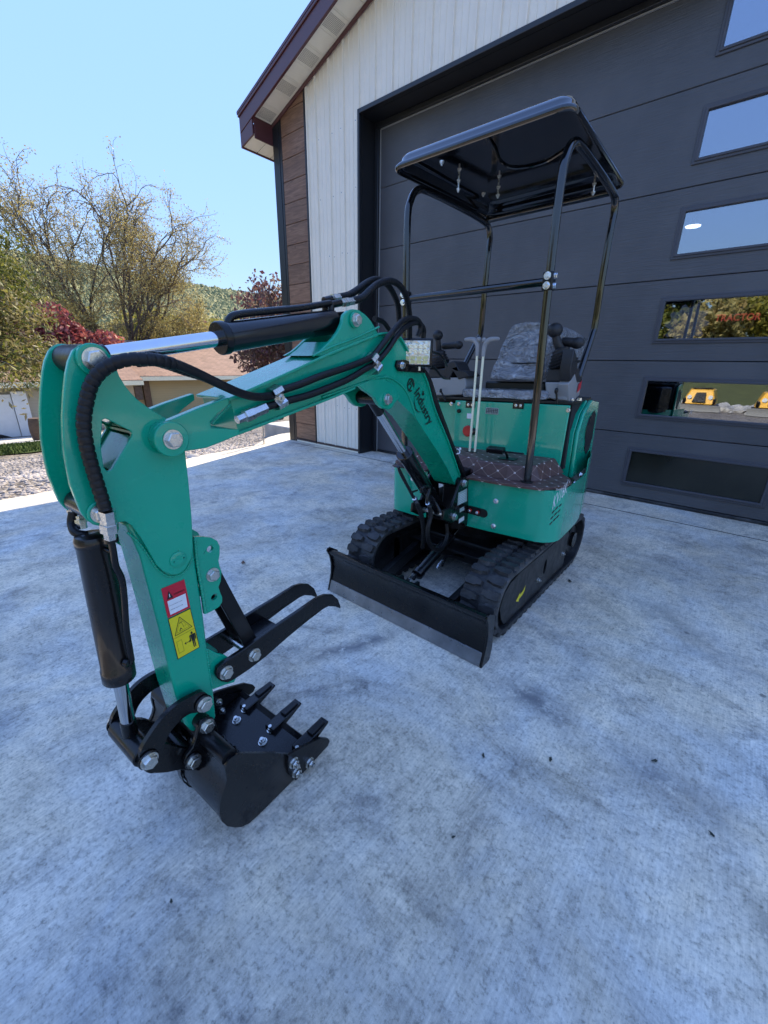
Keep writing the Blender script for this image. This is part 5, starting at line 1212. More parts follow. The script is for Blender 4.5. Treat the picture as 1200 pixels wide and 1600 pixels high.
# side fairing of the right console
def fairing(px, x, th, name, mat, parent):
    P = [HF.un(a, c, 0, x) for a, c in px]; b = MB(HF); b.prism([(p[1], p[2]) for p in P], 0, x, x-th); return b.build(name, mat, parent, bevel=.004)
fairing([(891, 596), (892, 575), (898, 545), (902, 560), (903, 580), (910, 592), (909, 597), (901, 596), (899, 582)], .395, .05, 'console_fairing', 'plastic_dark', cr)
fairing([(889, 600), (899, 584), (902, 598), (910, 594), (905, 618), (895, 628), (888, 627)], .394, .05, 'console_side', 'plastic_grey', cr)
b = MB(HF); c = HF.un(905, 604, 0, .397); 
decal(HF, [(.397, c[1]-.03, c[2]-.03), (.397, c[1]+.03, c[2]-.01), (.397, c[1]+.035, c[2]+.03), (.397, c[1]-.02, c[2]+.012)], .001, 'red_print', cr, 'red_sticker', 0)
c = HF.un(869, 618, 1, -.05)
b = MB(HF); b.tube(catmull([(c[0]+.01, -.052, c[2]-.035), (c[0]+.005, -.054, c[2]-.01), (c[0], -.058, c[2]+.02)], 4), .005, 10); b.ball((c[0], -.058, c[2]+.022), .0095, 10, (1, 1, 1.6)); b.build('lock_lever', 'black', cr, angle=80)
cl_ = console([(666, 591), (697, 590), (727, 590), (729, 603), (722, 617), (690, 619), (668, 617)], [(670, 576), (697, 575), (699, 590), (667, 591)], -.03, .17, ((687, 575), (686, 548), 19, 8), (685, 540), (684, 524), 8.5, ((694, 541), (716, 539), 5.5), '', 0)
b = MB(HF); b.prism(QH([(697, 591), (694, 570), (706, 564), (712, 566), (718, 579), (728, 580), (734, 588), (716, 593), (708, 580), (702, 592)], -.035), 1, -.036, .10); b.build('console_fairing', 'plastic_dark', cl_, bevel=.005)
c = HF.un(691, 616, 1, -.05)
b = MB(HF); b.tube(catmull([(c[0]+.025, -.052, c[2]-.035), (c[0]+.01, -.054, c[2]-.01), (c[0]-.005, -.058, c[2]+.02)], 4), .005, 10); b.ball((c[0]-.006, -.058, c[2]+.02), .008, 10, (1, 1, 1.6)); b.build('lock_lever', 'black', cl_, angle=80)

# ---- canopy
PR = .0165
can = None
FRp = [HF.un(823, 757, 1, -.335), HF.un(828, 700, 1, -.338), HF.un(841, 585, 1, -.345), HF.un(858, 440, 1, -.352), HF.un(878, 300, 1, -.350), HF.un(889, 232, 1, -.340), HF.un(897, 203, 1, -.315)]
b = MB(HF)
pts = [FRp[0]]+[FRp[i] for i in (1, 2, 3, 4, 5)]; base = HF.un(823, 757, 1, -.335)
topz = 1.945
fr_pts = [(.345, -.335, MZ), (.345, -.34, 1.0), (.343, -.348, 1.45), (.345, -.352, 1.78), (.348, -.335, 1.87), (.352, -.29, 1.92), (.358, -.20, 1.935), (.375, .10, 1.925), (.382, .28, 1.915), (.386, .33, 1.895), (.386, .345, 1.85), (.384, .34, 1.78), (.378, .345, 1.55), (.374, .36, 1.36), (.372, .34, 1.30), (.365, .22, 1.10), (.360, .16, .99)]
b.tube(catmull(fr_pts, 6), PR, 16); pr = b.build('canopy_post', 'black_gloss', EX_, angle=80)
fl_pts = [(-.345, -.335, MZ), (-.345, -.34, 1.0), (-.343, -.348, 1.45), (-.34, -.352, 1.78), (-.336, -.335, 1.87), (-.330, -.29, 1.92), (-.318, -.20, 1.935), (-.278, .10, 1.925), (-.262, .28, 1.915), (-.256, .33, 1.895), (-.252, .345, 1.85), (-.252, .34, 1.78), (-.262, .345, 1.55), (-.275, .36, 1.36), (-.29, .34, 1.30), (-.33, .22, 1.10), (-.35, .16, .99)]
b = MB(HF); b.tube(catmull(fl_pts, 6), PR, 16); pl2 = b.build('canopy_post', 'black_gloss', EX_, angle=80)
for p_, o_ in ((fr_pts[0], pr), (fl_pts[0], pl2)):
    b = MB(HF); b.cyl((p_[0], p_[1], MZ), (p_[0], p_[1], MZ+.004), .027, n=20); b.build('post_collar', 'black_print', o_)
    b = MB(HF); b.box((p_[0]-.03, p_[1]-.004, MZ+.001), (p_[0]-.012, p_[1]+.004, MZ+.006)); b.build('foot_tab', 'black', o_)
# crossbar and clamps
zc = 1.462
b = MB(HF); b.cyl((-.325, -.350, zc-.0), (.325, -.350, zc+.0), .0155, n=16); cb = b.build('crossbar', 'black_gloss', EX_)
for sx in (-.343, .343):
    b = MB(HF); b.box((sx-.020, -.373, zc-.032), (sx+.020, -.329, zc+.032)); ck = b.build('clamp', 'black', cb, bevel=.004)
    for dz in (-.017, .017): bolt(HF, (sx, -.374, zc+dz), (0, -1, 0), ck, DOT, 1.5); bolt(HF, (sx+(.021 if sx > 0 else -.021), -.351, zc+dz), (1 if sx > 0 else -1, 0, 0), ck, DOT, 1.3)
# roof shell: rolled lip all round, crowned, with a welt near the edge
corners = [(-.372, -.445), (.392, -.445), (.412, .39), (-.290, .40)]
def round_rect(c, r, n=6):
    out = []; k = len(c)
    for i in range(k):
        p = np.array(c[i], float); a = np.array(c[i-1], float)-p; d_ = np.array(c[(i+1) % k], float)-p; a /= np.linalg.norm(a); d_ /= np.linalg.norm(d_)
        for j in range(n+1):
            t = j/n; out.append(tuple(p+a*r*(1-t)**2+d_*r*t**2))
    return out
RO = round_rect(corners, .06); cen = np.mean(RO, 0)
def rsc(k_): 
    out = []
    for p in RO:
        d_ = np.array(p)-cen; L = np.linalg.norm(d_); out.append(cen+d_*(1-k_/L))
    return out
b = MB(HF); rings = []
ZR = 1.972
for k_, z_ in ((.006, -.016), (.0, -.008), (.0, .0), (.008, .008), (.016, .007), (.022, .012), (.028, .028), (.040, .042), (.060, .052), (.085, .056), (.12, .058), (.24, .062)):
    rings.append([b.v((p[0], p[1], ZR+z_)) for p in rsc(k_)])
rings2 = []
for k_, z_ in ((.010, -.014), (.008, -.004), (.018, .001), (.028, .008), (.035, .024), (.048, .036), (.066, .045), (.09, .049), (.12, .051), (.24, .055)):
    rings2.append([b.v((p[0], p[1], ZR+z_)) for p in rsc(k_)])
k = len(RO)
for R_ in (rings, rings2):
    for i in range(len(R_)-1):
        for j in range(k): b.f([R_[i][j], R_[i][(j+1) % k], R_[i+1][(j+1) % k], R_[i+1][j]])
for j in range(k): b.f([rings[0][j], rings2[0][j], rings2[0][(j+1) % k], rings[0][(j+1) % k]])
b.f(rings[-1]); b.f(rings2[-1][::-1])
roof = b.build('canopy_roof', 'black_gloss', EX_, angle=50)
# cross pipes under the roof and hanging bolts
b = MB(HF); b.cyl((-.26, .30, 1.925), (.38, .30, 1.925), .0145, n=14); b.build('roof_rail', 'black_gloss', roof)
b = MB(HF); b.tube(catmull([(.02, -.36, 2.019), (.0, -.2, 2.021), (-.03, -.06, 2.022), (.0, .03, 2.022), (.12, .06, 2.022), (.26, -.02, 2.021)], 6), .005, 6); b.build('underside_rib', 'black_gloss', roof)
def hanger(x, y, z, L=.085):
    b = MB(HF); b.cyl((x, y, z), (x, y, z-L), .0035, n=8); o = b.build('hanging_bolt', 'zinc', roof)
    for dz in (.2, .62, .95): bolt(HF, (x, y, z-L*dz), (0, 0, -1), o, NUT, .75)
    return o
for q in ((717, 280), (779, 290), (929, 285), (690, 262), (755, 310)):
    c = HF.un(*q, 2, 1.91); hanger(c[0], c[1], 1.965, .095) if q[0] in (717, 779, 929) else bolt(HF, (c[0], c[1], 1.93), (0, 0, -1), roof, NUT, .8)

# ================================================================== BOOM, DIPPER ARM, BUCKET (frame BF: forward, sideways, up)
def T(pts, w, n=0, sharp=None):
    """outline points measured on the plane `sideways = w`, as (forward, up)"""
    P = []
    for x, y in pts: q = BF.un(x, y, 1, w); P.append((q[0], q[2]))
    return smooth_poly(P, sharp, n) if sharp is not None else P
def plate(poly, w0, w1, name, mat, parent, holes=(), bevel=.0025, label=None, seg=2, angle=38):
    b = MB(BF); b.prism(poly, 1, w0, w1, holes); return b.build(name, mat, parent, bevel=bevel, seg=seg, angle=angle, label=label)
def circ(c, r, n=20): return [(c[0]+r*math.cos(2*math.pi*i/n), c[1]+r*math.sin(2*math.pi*i/n)) for i in range(n)]
def boss(c, w0, w1, r, name, mat, parent, bevel=.002): 
    b = MB(BF); b.cyl((c[0], w0, c[1]), (c[0], w1, c[1]), r, n=28); return b.build(name, mat, parent, bevel=bevel)
def U2(x, y, w): q = BF.un(x, y, 1, w); return (q[0], q[2])
HW = .062
# ---- boom: cranked box section
low = [(373.5, 679), (415, 662), (457.5, 644), (510, 624), (559, 603), (585, 596), (600, 604), (614, 618), (628, 632), (649, 652), (667, 680), (684, 706), (699, 732), (709, 754)]
up = [(714, 761), (719, 745), (700, 692), (679, 640), (668, 600), (655, 574), (640, 556), (625.5, 528.5), (605, 522), (590.5, 525), (552, 540), (513.5, 556), (459, 581), (405, 605), (359.5, 623)]
web = T(low+up, HW-.006)
bm_ = plate(web, -HW+.006, HW-.006, 'boom', 'green', EX_, bevel=.004, label=None)
# top and bottom flanges stand proud of the webs
def flange(line, w, th, name, side=1):
    P = [np.array(U2(x, y, w)) for x, y in line]; P = [np.array(p) for p in catmull(P, 4)]; k = len(P); O = []
    for i in range(k):
        d_ = P[min(i+1, k-1)]-P[max(i-1, 0)]; d_ /= np.linalg.norm(d_); O.append(P[i]+side*np.array([-d_[1], d_[0]])*th)
    b = MB(BF); V = [[b.v((p[0], ww, p[1])) for p in L] for ww in (-w, w) for L in (P, O)]
    for i in range(k-1):
        b.f([V[0][i], V[0][i+1], V[2][i+1], V[2][i]]); b.f([V[1][i], V[3][i], V[3][i+1], V[1][i+1]]); b.f([V[2][i], V[2][i+1], V[3][i+1], V[3][i]]); b.f([V[0][i], V[1][i], V[1][i+1], V[0][i+1]])
    for i in (0, k-1): b.f([V[0][i], V[1][i], V[3][i], V[2][i]])
    return b.build(name, 'green', bm_, bevel=.0015, angle=30)
flange([(357, 622), (405, 601), (459, 577), (513.5, 552), (552, 536), (590.5, 521)], HW+.004, .007, 'top_flange', 1)
flange([(590.5, 521), (606, 519), (625.5, 524), (642, 552), (657, 570), (670, 598), (681, 638), (702, 690), (720, 742)], HW+.002, .006, 'back_flange', 1)
flange([(373.5, 680), (415, 664), (457.5, 647), (510, 627), (556, 608)], HW+.004, .007, 'bottom_flange', -1)
# raised rim sweeping round the lift-cylinder lug
for sgn in (1, -1):
    P = [U2(*p, HW) for p in ((505, 621), (545, 607), (576.5, 596), (604.5, 589), (622, 596), (637, 612), (646, 634), (652, 652))]
    b = MB(BF); b.tube([(p[0], sgn*(HW-.005), p[1]) for p in catmull(P, 5)], .0042, 8); b.build('weld_rim', 'green', bm_, angle=80)
# end fork ears
ear = T([(237.5, 687), (242, 668), (252, 660), (268, 655.5), (312, 637), (357.5, 620.5), (359, 631), (342, 645), (329, 659), (331, 669), (374.5, 671), (374.5, 679), (349, 690), (323.5, 700), (292, 705), (262, 706), (245, 701)], HW+.016)
for a, c in ((HW-.004, HW+.016), (-HW-.016, -HW+.004)): plate(ear, a, c, 'fork_ear', 'green', bm_, bevel=.003)
rib = T([(268, 657), (312, 639), (357.5, 622), (355, 628), (312, 646), (275, 663)], HW)
BP_ = U2(267, 686, HW+.02)
for a, c in ((HW+.016, HW+.026), (-HW-.026, -HW-.016)): boss(BP_, a, c, .034, 'pin_boss', 'green', bm_)
for a, c in ((HW+.0265, 1), (-HW-.0265, -1)): bolt(BF, (BP_[0], a, BP_[1]), (0, c, 0), bm_, HEX, 1.06)
# top lugs for the arm cylinder
lug = T([(487, 556), (499, 549), (510, 539), (520, 529), (529, 517), (534.5, 505), (537, 492), (543, 485.5), (552, 483), (562, 484.5), (571, 491), (580, 501), (587, 513), (592, 525), (555, 541), (517, 557)], .058)
for a, c in ((.046, .058), (-.058, -.046)): plate(lug, a, c, 'cylinder_lug', 'green', bm_, bevel=.0025)
TP = U2(554.5, 500, .062)
for a, c in ((.058, .066), (-.066, -.058)): boss(TP, a, c, .021, 'pin_boss', 'green', bm_)
bolt(BF, (TP[0], .0665, TP[1]), (0, 1, 0), bm_); bolt(BF, (TP[0], -.0665, TP[1]), (0, -1, 0), bm_)
b = MB(BF); b.prism(T([(488, 556), (500, 547), (513, 534), (519, 537), (505, 551), (500, 556)], .05), 1, -.046, .046); b.build('web_gusset', 'green', bm_)
# lift cylinder lugs
ll = T([(560, 602), (568, 610), (576.5, 615), (585, 622), (590.5, 632), (597, 638), (606, 640), (612, 637), (616, 630), (624, 620), (615, 600), (600, 592), (575, 594)], HW)
for a, c in ((HW-.012, HW+.003), (-HW-.003, -HW+.012)): plate(ll, a, c, 'lift_lug', 'green', bm_, bevel=.0025)
LP_ = U2(606, 624, HW+.01)
for a, c in ((HW, HW+.008), (-HW-.008, -HW)): boss(LP_, a, c, .021, 'pin_boss', 'green', bm_)
bolt(BF, (LP_[0], HW+.0085, LP_[1]), (0, 1, 0), bm_); bolt(BF, (LP_[0], -HW-.0085, LP_[1]), (0, -1, 0), bm_)
# lettering on the boom side
wl = HW-.0045
b = MB(BF); c = U2(642, 601.5, wl); ey_ = np.array(U2(642, 594, wl))-np.array(c)
e1 = np.array(U2(673.5, 667, wl))-np.array(U2(647.5, 609, wl)); L_ = np.linalg.norm(e1); e1 /= L_; e2 = np.array([e1[1], -e1[0]])
if e2[1] < 0: e2 = -e2
e2 = np.array([-e1[1], e1[0]]) if np.array([-e1[1], e1[0]])@(np.array(U2(662, 625, wl))-np.array(U2(655, 630, wl))) > 0 else -np.array([-e1[1], e1[0]])
V0 = np.array(c); ring_o = [V0+.0235*(math.cos(a)*e1+math.sin(a)*e2) for a in np.linspace(rad(20), rad(340), 26)]; ring_i = [V0+.0185*(math.cos(a)*e1+math.sin(a)*e2) for a in np.linspace(rad(340), rad(20), 26)]
b.prism([tuple(p) for p in ring_o+ring_i], 1, wl, wl+.0008)
def stroke(bb, pts, w_):
    for i in range(len(pts)-1):
        p, q = np.array(pts[i]), np.array(pts[i+1]); d_ = (q-p)/np.linalg.norm(q-p); n_ = np.array([-d_[1], d_[0]])*w_
        bb.prism([tuple(V0+e1*(t[0])+e2*(t[1])) for t in (p-n_, q-n_+d_*w_, q+n_+d_*w_, p+n_)], 1, wl+.0001*i, wl+.0009+.0001*i)
stroke(b, [(-.011, -.012), (-.009, .013), (.011, .011)], .0022); stroke(b, [(-.009, .001), (.006, .001), (.007, -.014)], .0020)
b.build('round_emblem', 'black_print', bm_, smooth=False)
o2 = np.array(U2(647.5, 611.5, wl)); sc = L_/3.75
text(BF, 'Industry', (o2[0]-e2[0]*.006, wl, o2[1]-e2[1]*.006), (e1[0]*sc, 0, e1[1]*sc), (e2[0]*sc*1.05, 0, e2[1]*sc*1.05), 'black_print', bm_, bold=.012, shear=.2, depth=.0012)
b = MB(BF); V0 = np.array([0, 0]); sw = [o2+e1*a+e2*d for a, d in ((.012, -.012), (.03, -.024), (.055, -.031), (.08, -.024), (.10, -.004), (.112, .022))]; sw2 = [o2+e1*a+e2*d for a, d in ((.112, .022), (.098, -.006), (.079, -.028), (.055, -.036), (.03, -.027), (.012, -.012))]
b.prism([tuple(p) for p in sw+sw2[1:-1]], 1, wl, wl+.0008); b.build('swoosh', 'black_print', bm_, smooth=False)
b = MB(BF)
for du, dz_ in ((.048, .034), (.053, .040), (.044, .042)): cc = o2+e1*du+e2*dz_; b.prism([tuple(cc+e1*a+e2*d) for a, d in ((-.004, -.003), (.005, -.002), (.004, .004), (-.003, .003))], 1, wl, wl+.0008+du*.002)
b.build('bird_mark', 'black_print', bm_, smooth=False)
# cable run down the back of the boom
hose([(*[BF.un(x, y, 1, .05)[i] for i in (0, 1, 2)],) for x, y in ((654, 575), (668, 590), (679, 628), (694, 668), (706, 700), (722, 738), (728, 752))], .010, 'boom_hose', fr=BF, parent=bm_)
hose([(*[BF.un(x, y, 1, .03)[i] for i in (0, 1, 2)],) for x, y in ((660, 575), (672, 596), (684, 634), (699, 674), (711, 706), (727, 744))], .008, 'boom_hose', fr=BF, parent=bm_)
c = BF.un(716, 706, 1, .06); b = MB(BF); b.tube(catmull([c+np.array([.02, .002, -.006]), c+np.array([.0, .006, -.006]), c+np.array([-.012, .0, .004]), c+np.array([-.014, -.015, .01])], 4), .003, 6); b.ball(c+np.array([-.016, .0, .012]), .0065, 8); b.build('cable_tie', 'white_print', bm_, angle=80)

# ---- dipper arm
DW = .060
dp = T([(264, 656), (248, 647), (232, 637), (216, 625), (205, 614), (196, 603), (187, 588), (179, 568), (174, 556), (163, 545), (150, 538.5), (138, 537), (125, 539), (114, 548), (107, 565), (103, 585), (100, 613), (98, 650), (99.7, 698), (104, 728), (110, 758), (121, 787), (128, 803), (136, 813), (146, 820), (158, 822.5), (182, 817), (196, 815), (206, 821), (219, 838), (232, 860), (246, 884), (255, 893), (266, 898), (279, 897), (290, 889), (299, 873), (302, 855), (300, 812), (297, 778), (294, 744), (289.5, 704), (285, 690), (275, 664)], DW)
hole = T([(160, 656), (166, 654), (205, 674), (207, 680), (175, 734), (168, 737), (162, 730), (158, 700)], DW)
arm = plate(dp, DW-.010, DW, 'dipper_arm', 'green', EX_, [hole], bevel=.003)
dp2 = T([(264, 656), (248, 647), (232, 637), (216, 625), (205, 614), (196, 603), (187, 588), (179, 568), (174, 556), (163, 545), (150, 538.5), (138, 537), (125, 539), (114, 548), (107, 565), (103, 585), (100, 613), (98, 650), (99.7, 698), (104, 728), (110, 758), (121, 787), (128, 803), (136, 813), (146, 820), (158, 822.5), (182, 817), (200, 830), (219, 870), (266, 898), (279, 897), (299, 873), (302, 855), (300, 812), (294, 744), (289.5, 704), (285, 690), (275, 664)], DW)
plate(dp2, -DW, -DW+.010, 'side_plate', 'green', arm, [hole], bevel=.003)
# closed box between the plates, set back from the curved edge, wrapping the opening
inner = T([(258, 660), (232, 645), (210, 632), (190, 612), (150, 640), (140, 690), (150, 760), (182, 812), (200, 818), (298, 815), (292, 744), (287, 704), (272, 664)], DW-.01)
def wallstrip(pts, th, name, close=False):
    P = [np.array(p) for p in pts]; k = len(P)
    b = MB(BF)
    for i in range(k-(0 if close else 1)):
        p, q = P[i], P[(i+1) % k]; d_ = (q-p)/np.linalg.norm(q-p); n_ = np.array([-d_[1], d_[0]])*th
        b.prism([tuple(p-d_*th*.4), tuple(q+d_*th*.4), tuple(q+n_+d_*th*.4), tuple(p+n_-d_*th*.4)], 1, -DW+.0102+.0003*i, DW-.0102-.0003*i)
    return b.build(name, 'green', arm, smooth=False, bevel=.001)
ho = T([(157, 652), (164, 650), (209, 673), (211, 681), (178, 738), (168, 742), (159, 733), (155, 700)], DW)
wallstrip(ho, -.005, 'opening_liner', True)
wallstrip(T([(258, 660), (232, 646), (210, 632), (195, 614), (185, 596)], DW-.01), .006, 'top_web')
wallstrip(T([(182, 812), (160, 790), (140, 760), (128, 720), (126, 670), (130, 620), (140, 590)], DW-.01), .006, 'curved_web')
wallstrip(T([(300, 812), (294, 744), (289, 704)], DW-.01), -.006, 'back_web')
# lower box section
bxp = T([(197, 819), (220, 870), (250, 985), (262, 1035), (276, 1090), (290, 1133), (300, 1143), (316, 1147), (330, 1138), (338, 1120), (334, 1080), (327, 1035), (318, 960), (306, 880), (300, 834), (300, 808), (240, 800)], DW-.012)
lowbox = plate(bxp, -DW+.012, DW-.012, 'lower_box', 'green', arm, bevel=.006, seg=3)
pc = U2(278, 874, DW)
b = MB(BF); b.lathe((pc[0], DW, pc[1]), (pc[0], 1, pc[1]), [(-.001, .018), (.0025, .018), (.004, .015), (.0042, .010), (.0015, .004)], 24); b.build('plug_weld', 'green', arm)
# pins and bosses
AP = U2(149.5, 562, DW+.012)
for s in (1, -1):
    boss(AP, s*DW, s*(DW+.008), .026, 'pin_boss', 'green', arm); bolt(BF, (AP[0], s*(DW+.0085), AP[1]), (0, s, 0), arm, HEX, 1.08, .2)
b = MB(BF); b.cyl((AP[0], -DW+.010, AP[1]), (AP[0], DW-.010, AP[1]), .024, n=24); b.build('pin_bush', 'black_steel', arm)
boss(BP_, DW-.0, DW+.0, .036, 'pin_boss', 'green', arm) if False else None
b = MB(BF); b.cyl((BP_[0], -HW+.003, BP_[1]), (BP_[0], HW-.003, BP_[1]), .030, n=24); b.build('pivot_bush', 'green', arm)
CPn = U2(160.5, 803, DW+.012)
for s in (1, -1):
    boss(CPn, s*DW, s*(DW+.006), .022, 'pin_boss', 'green', arm); bolt(BF, (CPn[0], s*(DW+.0065), CPn[1]), (0, s, 0), arm, HEX, 1.0)
# thumb bracket
br1 = T([(303, 839), (316, 838.5), (330, 840), (339, 845), (343, 853), (343, 866), (341, 876), (343, 885), (346, 893), (344.5, 908), (341, 917), (344, 926), (347, 933), (347, 940), (342, 948), (334, 953), (320, 960), (316, 930), (308, 880)], .045)
h1_ = circ(U2(328, 858, .045), .0085, 12); h2_ = circ(U2(334.5, 933, .045), .0085, 12)
for s0, s1 in ((.036, .046), (-.046, -.036)): plate(br1, s0, s1, 'thumb_bracket', 'green', arm, [h1_, h2_], bevel=.002)
q = U2(333.5, 898.5, .05); bolt(BF, (q[0], .0465, q[1]), (0, 1, 0), arm, HEX, .95); bolt(BF, (q[0], -.0465, q[1]), (0, -1, 0), arm, HEX, .95)
b = MB(BF); b.cyl((q[0], -.045, q[1]), (q[0], .045, q[1]), .0095); b.build('pin', 'zinc', arm)
TB = U2(356.5, 1053, .072)
lowear = T([(322, 1012), (338, 1020), (352, 1024), (366, 1034), (372, 1050), (366, 1066), (352, 1070), (330, 1078), (326, 1050)], .045)
for s0, s1 in ((.034, .046), (-.046, -.034)): plate(lowear, s0, s1, 'thumb_ear', 'green', arm, bevel=.002)
# warning stickers on the arm side
wb = DW-.0115
def quad_decal(px4, lift, mat, name, parent=None):
    P = [BF.un(x, y, 1, wb) for x, y in px4]; return decal(BF, P, lift, mat, parent or arm, name, 1)
def bil(px4, s, t):      # point inside a sticker, s to the right, t down
    a, b_, c, d_ = [np.array(p, float) for p in px4]; return tuple((a*(1-s)+b_*s)*(1-t)+(d_*(1-s)+c*s)*t)
Rq = [(251.5, 920), (287.5, 905), (297, 949), (262, 966)]; Yq = [(262, 967.5), (297.5, 950), (312, 1011), (277.5, 1030.5)]
quad_decal(Rq, .0007, 'red_print', 'warning_sticker'); quad_decal([bil(Rq, .13, .47), bil(Rq, .93, .47), bil(Rq, .9, .93), bil(Rq, .13, .93)], .0012, 'white_print', 'white_field')
quad_decal([bil(Rq, .13, .42), bil(Rq, .27, .16), bil(Rq, .41, .42)], .0012, 'black_print', 'warning_triangle')
quad_decal([bil(Rq, .255, .37), bil(Rq, .255, .26), bil(Rq, .285, .26), bil(Rq, .285, .37)], .0016, 'white_print', 'mark')
def sticker_text(q4, s, t, size, body, mat, bold=.02):
    o = BF.un(*bil(q4, s, t), 1, wb); ex = BF.un(*bil(q4, s+.5, t), 1, wb)-o; ey = BF.un(*bil(q4, s, t-.5), 1, wb)-o; ex = ex/np.linalg.norm(ex)*size; ey = ey/np.linalg.norm(ey)*size
    text(BF, body, o+np.array([0, .0017, 0]), ex, ey, mat, arm, bold=bold, depth=0)
sticker_text(Rq, .44, .36, .0052, 'WARNING', 'black_print')
sticker_text(Rq, .16, .65, .0027, 'No one is allowed to stand', 'black_print', .01); sticker_text(Rq, .17, .79, .0027, 'within the operation range', 'black_print', .01)
quad_decal(Yq, .0005, 'black_print', 'sticker_border'); quad_decal([bil(Yq, .03, .015), bil(Yq, .97, .015), bil(Yq, .97, .985), bil(Yq, .03, .985)], .0009, 'yellow_paint', 'warning_sticker')
def line_decal(q4, pts, w_, mat='black_print', lift=.0014):
    for i in range(len(pts)-1):
        p, q = np.array(bil(q4, *pts[i])), np.array(bil(q4, *pts[i+1])); d_ = (q-p)/np.linalg.norm(q-p); n_ = np.array([-d_[1], d_[0]])*w_*.5
        quad_decal([tuple(p-n_), tuple(q-n_), tuple(q+n_), tuple(p+n_)], lift+.00001*i, mat, 'line')
line_decal(Yq, [(.03, .50), (.97, .50)], .35)
line_decal(Yq, [(.12, .45), (.47, .07), (.88, .43), (.12, .45)], .8); line_decal(Yq, [(.22, .41), (.48, .13), (.78, .395), (.22, .41)], .3)
line_decal(Yq, [(.47, .19), (.52, .25), (.56, .36)], .5); line_decal(Yq, [(.40, .22), (.55, .20)], .6); line_decal(Yq, [(.36, .39), (.42, .33), (.47, .38)], 1.0); line_decal(Yq, [(.60, .33), (.66, .31)], .4)
line_decal(Yq, [(.12, .60), (.34, .60), (.34, .88), (.12, .88), (.12, .60)], .35)
line_decal(Yq, [(.45, .735), (.68, .735)], .8)
for s_, e_ in ((.42, .49), (.71, .64)): quad_decal([bil(Yq, s_, .735), bil(Yq, e_, .70), bil(Yq, e_, .77)], .0015, 'black_print', 'arrow_head')
quad_decal([bil(Yq, .72+.03*math.cos(0), .60)]+[], .0015, 'black_print', 'x') if False else None
def blob(pts, nm='figure'): quad_decal([bil(Yq, *p) for p in pts], .0016, 'black_print', nm)
blob([(.80+.045*math.cos(a), .565+.03*math.sin(a)) for a in np.linspace(0, 6.28, 9)[:-1]]); blob([(.72, .60), (.90, .60), (.88, .76), (.75, .76)]); blob([(.675, .61), (.72, .60), (.72, .75), (.68, .75)]); blob([(.90, .60), (.945, .61), (.94, .75), (.90, .75)]); blob([(.755, .76), (.81, .76), (.805, .92), (.765, .92)]); blob([(.825, .76), (.875, .76), (.87, .92), (.835, .92)])

def weld(pts, parent, r=.0032):
    P_ = catmull(pts, 10); P_ = [np.array(p) for p in P_]; L_w = [0]
    for i in range(1, len(P_)): L_w.append(L_w[-1]+np.linalg.norm(P_[i]-P_[i-1]))
    n_w = max(6, int(L_w[-1]/.0022)); q_ = np.linspace(0, L_w[-1], n_w); A_ = np.array(P_); Q_ = [(np.interp(t, L_w, A_[:, 0]), np.interp(t, L_w, A_[:, 1]), np.interp(t, L_w, A_[:, 2])) for t in q_]
    b = MB(BF); b.tube(Q_, [r*(1+.28*math.sin(i*1.9)+.1*math.sin(i*.7)) for i in range(n_w)], 6); return b.build('weld_bead', 'green', parent, angle=80)
def W3(pts, w): return [BF.un(x, y, 1, w) for x, y in pts]
weld(W3([(304, 842), (309, 885), (316, 925), (321, 958)], .047), arm); weld(W3([(323, 1014), (326, 1040), (331, 1076)], .047), arm)
weld(W3([(199, 832), (217, 848), (232, 868), (246, 889), (262, 900), (279, 899), (291, 890), (300, 872)], DW-.0115), arm, .0026)
weld(W3([(489, 556), (518, 542), (555, 528), (592, 511)], .0595), bm_, .003); weld(W3([(331, 663), (345, 647), (360, 632)], HW+.001), bm_, .0026)
weld(W3([(250, 884), (262, 950)], DW-.0115), arm, .0001) if False else None

# ---- arm cylinder on top of the boom
A0 = np.array([AP[0], 0, AP[1]]); A1 = np.array([TP[0], 0, TP[1]]); d_ = (A1-A0)/np.linalg.norm(A1-A0); LT = np.linalg.norm(A1-A0)
def along(x, y, w=0.):      # distance along the cylinder of an image point
    q = BF.un(x, y, 1, w); return (np.array([q[0], 0, q[2]])-A0)@d_
sB = along(341, 531)
b = MB(BF); b.lathe(A0, A1, [(sB+.015, .0325), (LT-.028, .0325), (LT-.024, .026), (LT-.02, .02)], 36); ac = b.build('arm_cylinder', 'barrel', EX_)
b = MB(BF); b.lathe(A0, A1, [(sB, .018), (sB, .034), (sB+.003, .0355), (sB+.018, .0355), (sB+.020, .033)], 36); b.build('gland_nut', 'black', ac, bevel=.001)
b = MB(BF); b.cyl(A0+d_*.015, A0+d_*(sB+.02), .0165, n=32); b.build('piston_rod', 'chrome', ac)
b = MB(BF); b.cyl((A0[0], -.046, A0[2]), (A0[0], .046, A0[2]), .0245, n=28); b.lathe(A0, A1, [(.01, .019), (.045, .019), (.048, .0165)], 24); b.build('rod_eye', 'black_steel', ac, bevel=.002)
b = MB(BF); b.cyl((A1[0], -.044, A1[2]), (A1[0], .044, A1[2]), .024, n=28); b.build('barrel_eye', 'barrel', ac, bevel=.002)
def C2(x, y, w=0.): return tuple(BF.un(x, y, 1, w))
b = MB(BF); b.tube(catmull([C2(356, 512), C2(358, 499), C2(372, 491.5), C2(420, 486), (C2(470, 481)), C2(516, 473.5)], 8), .0085, 12); b.build('hydraulic_pipe', 'black', ac, angle=80)
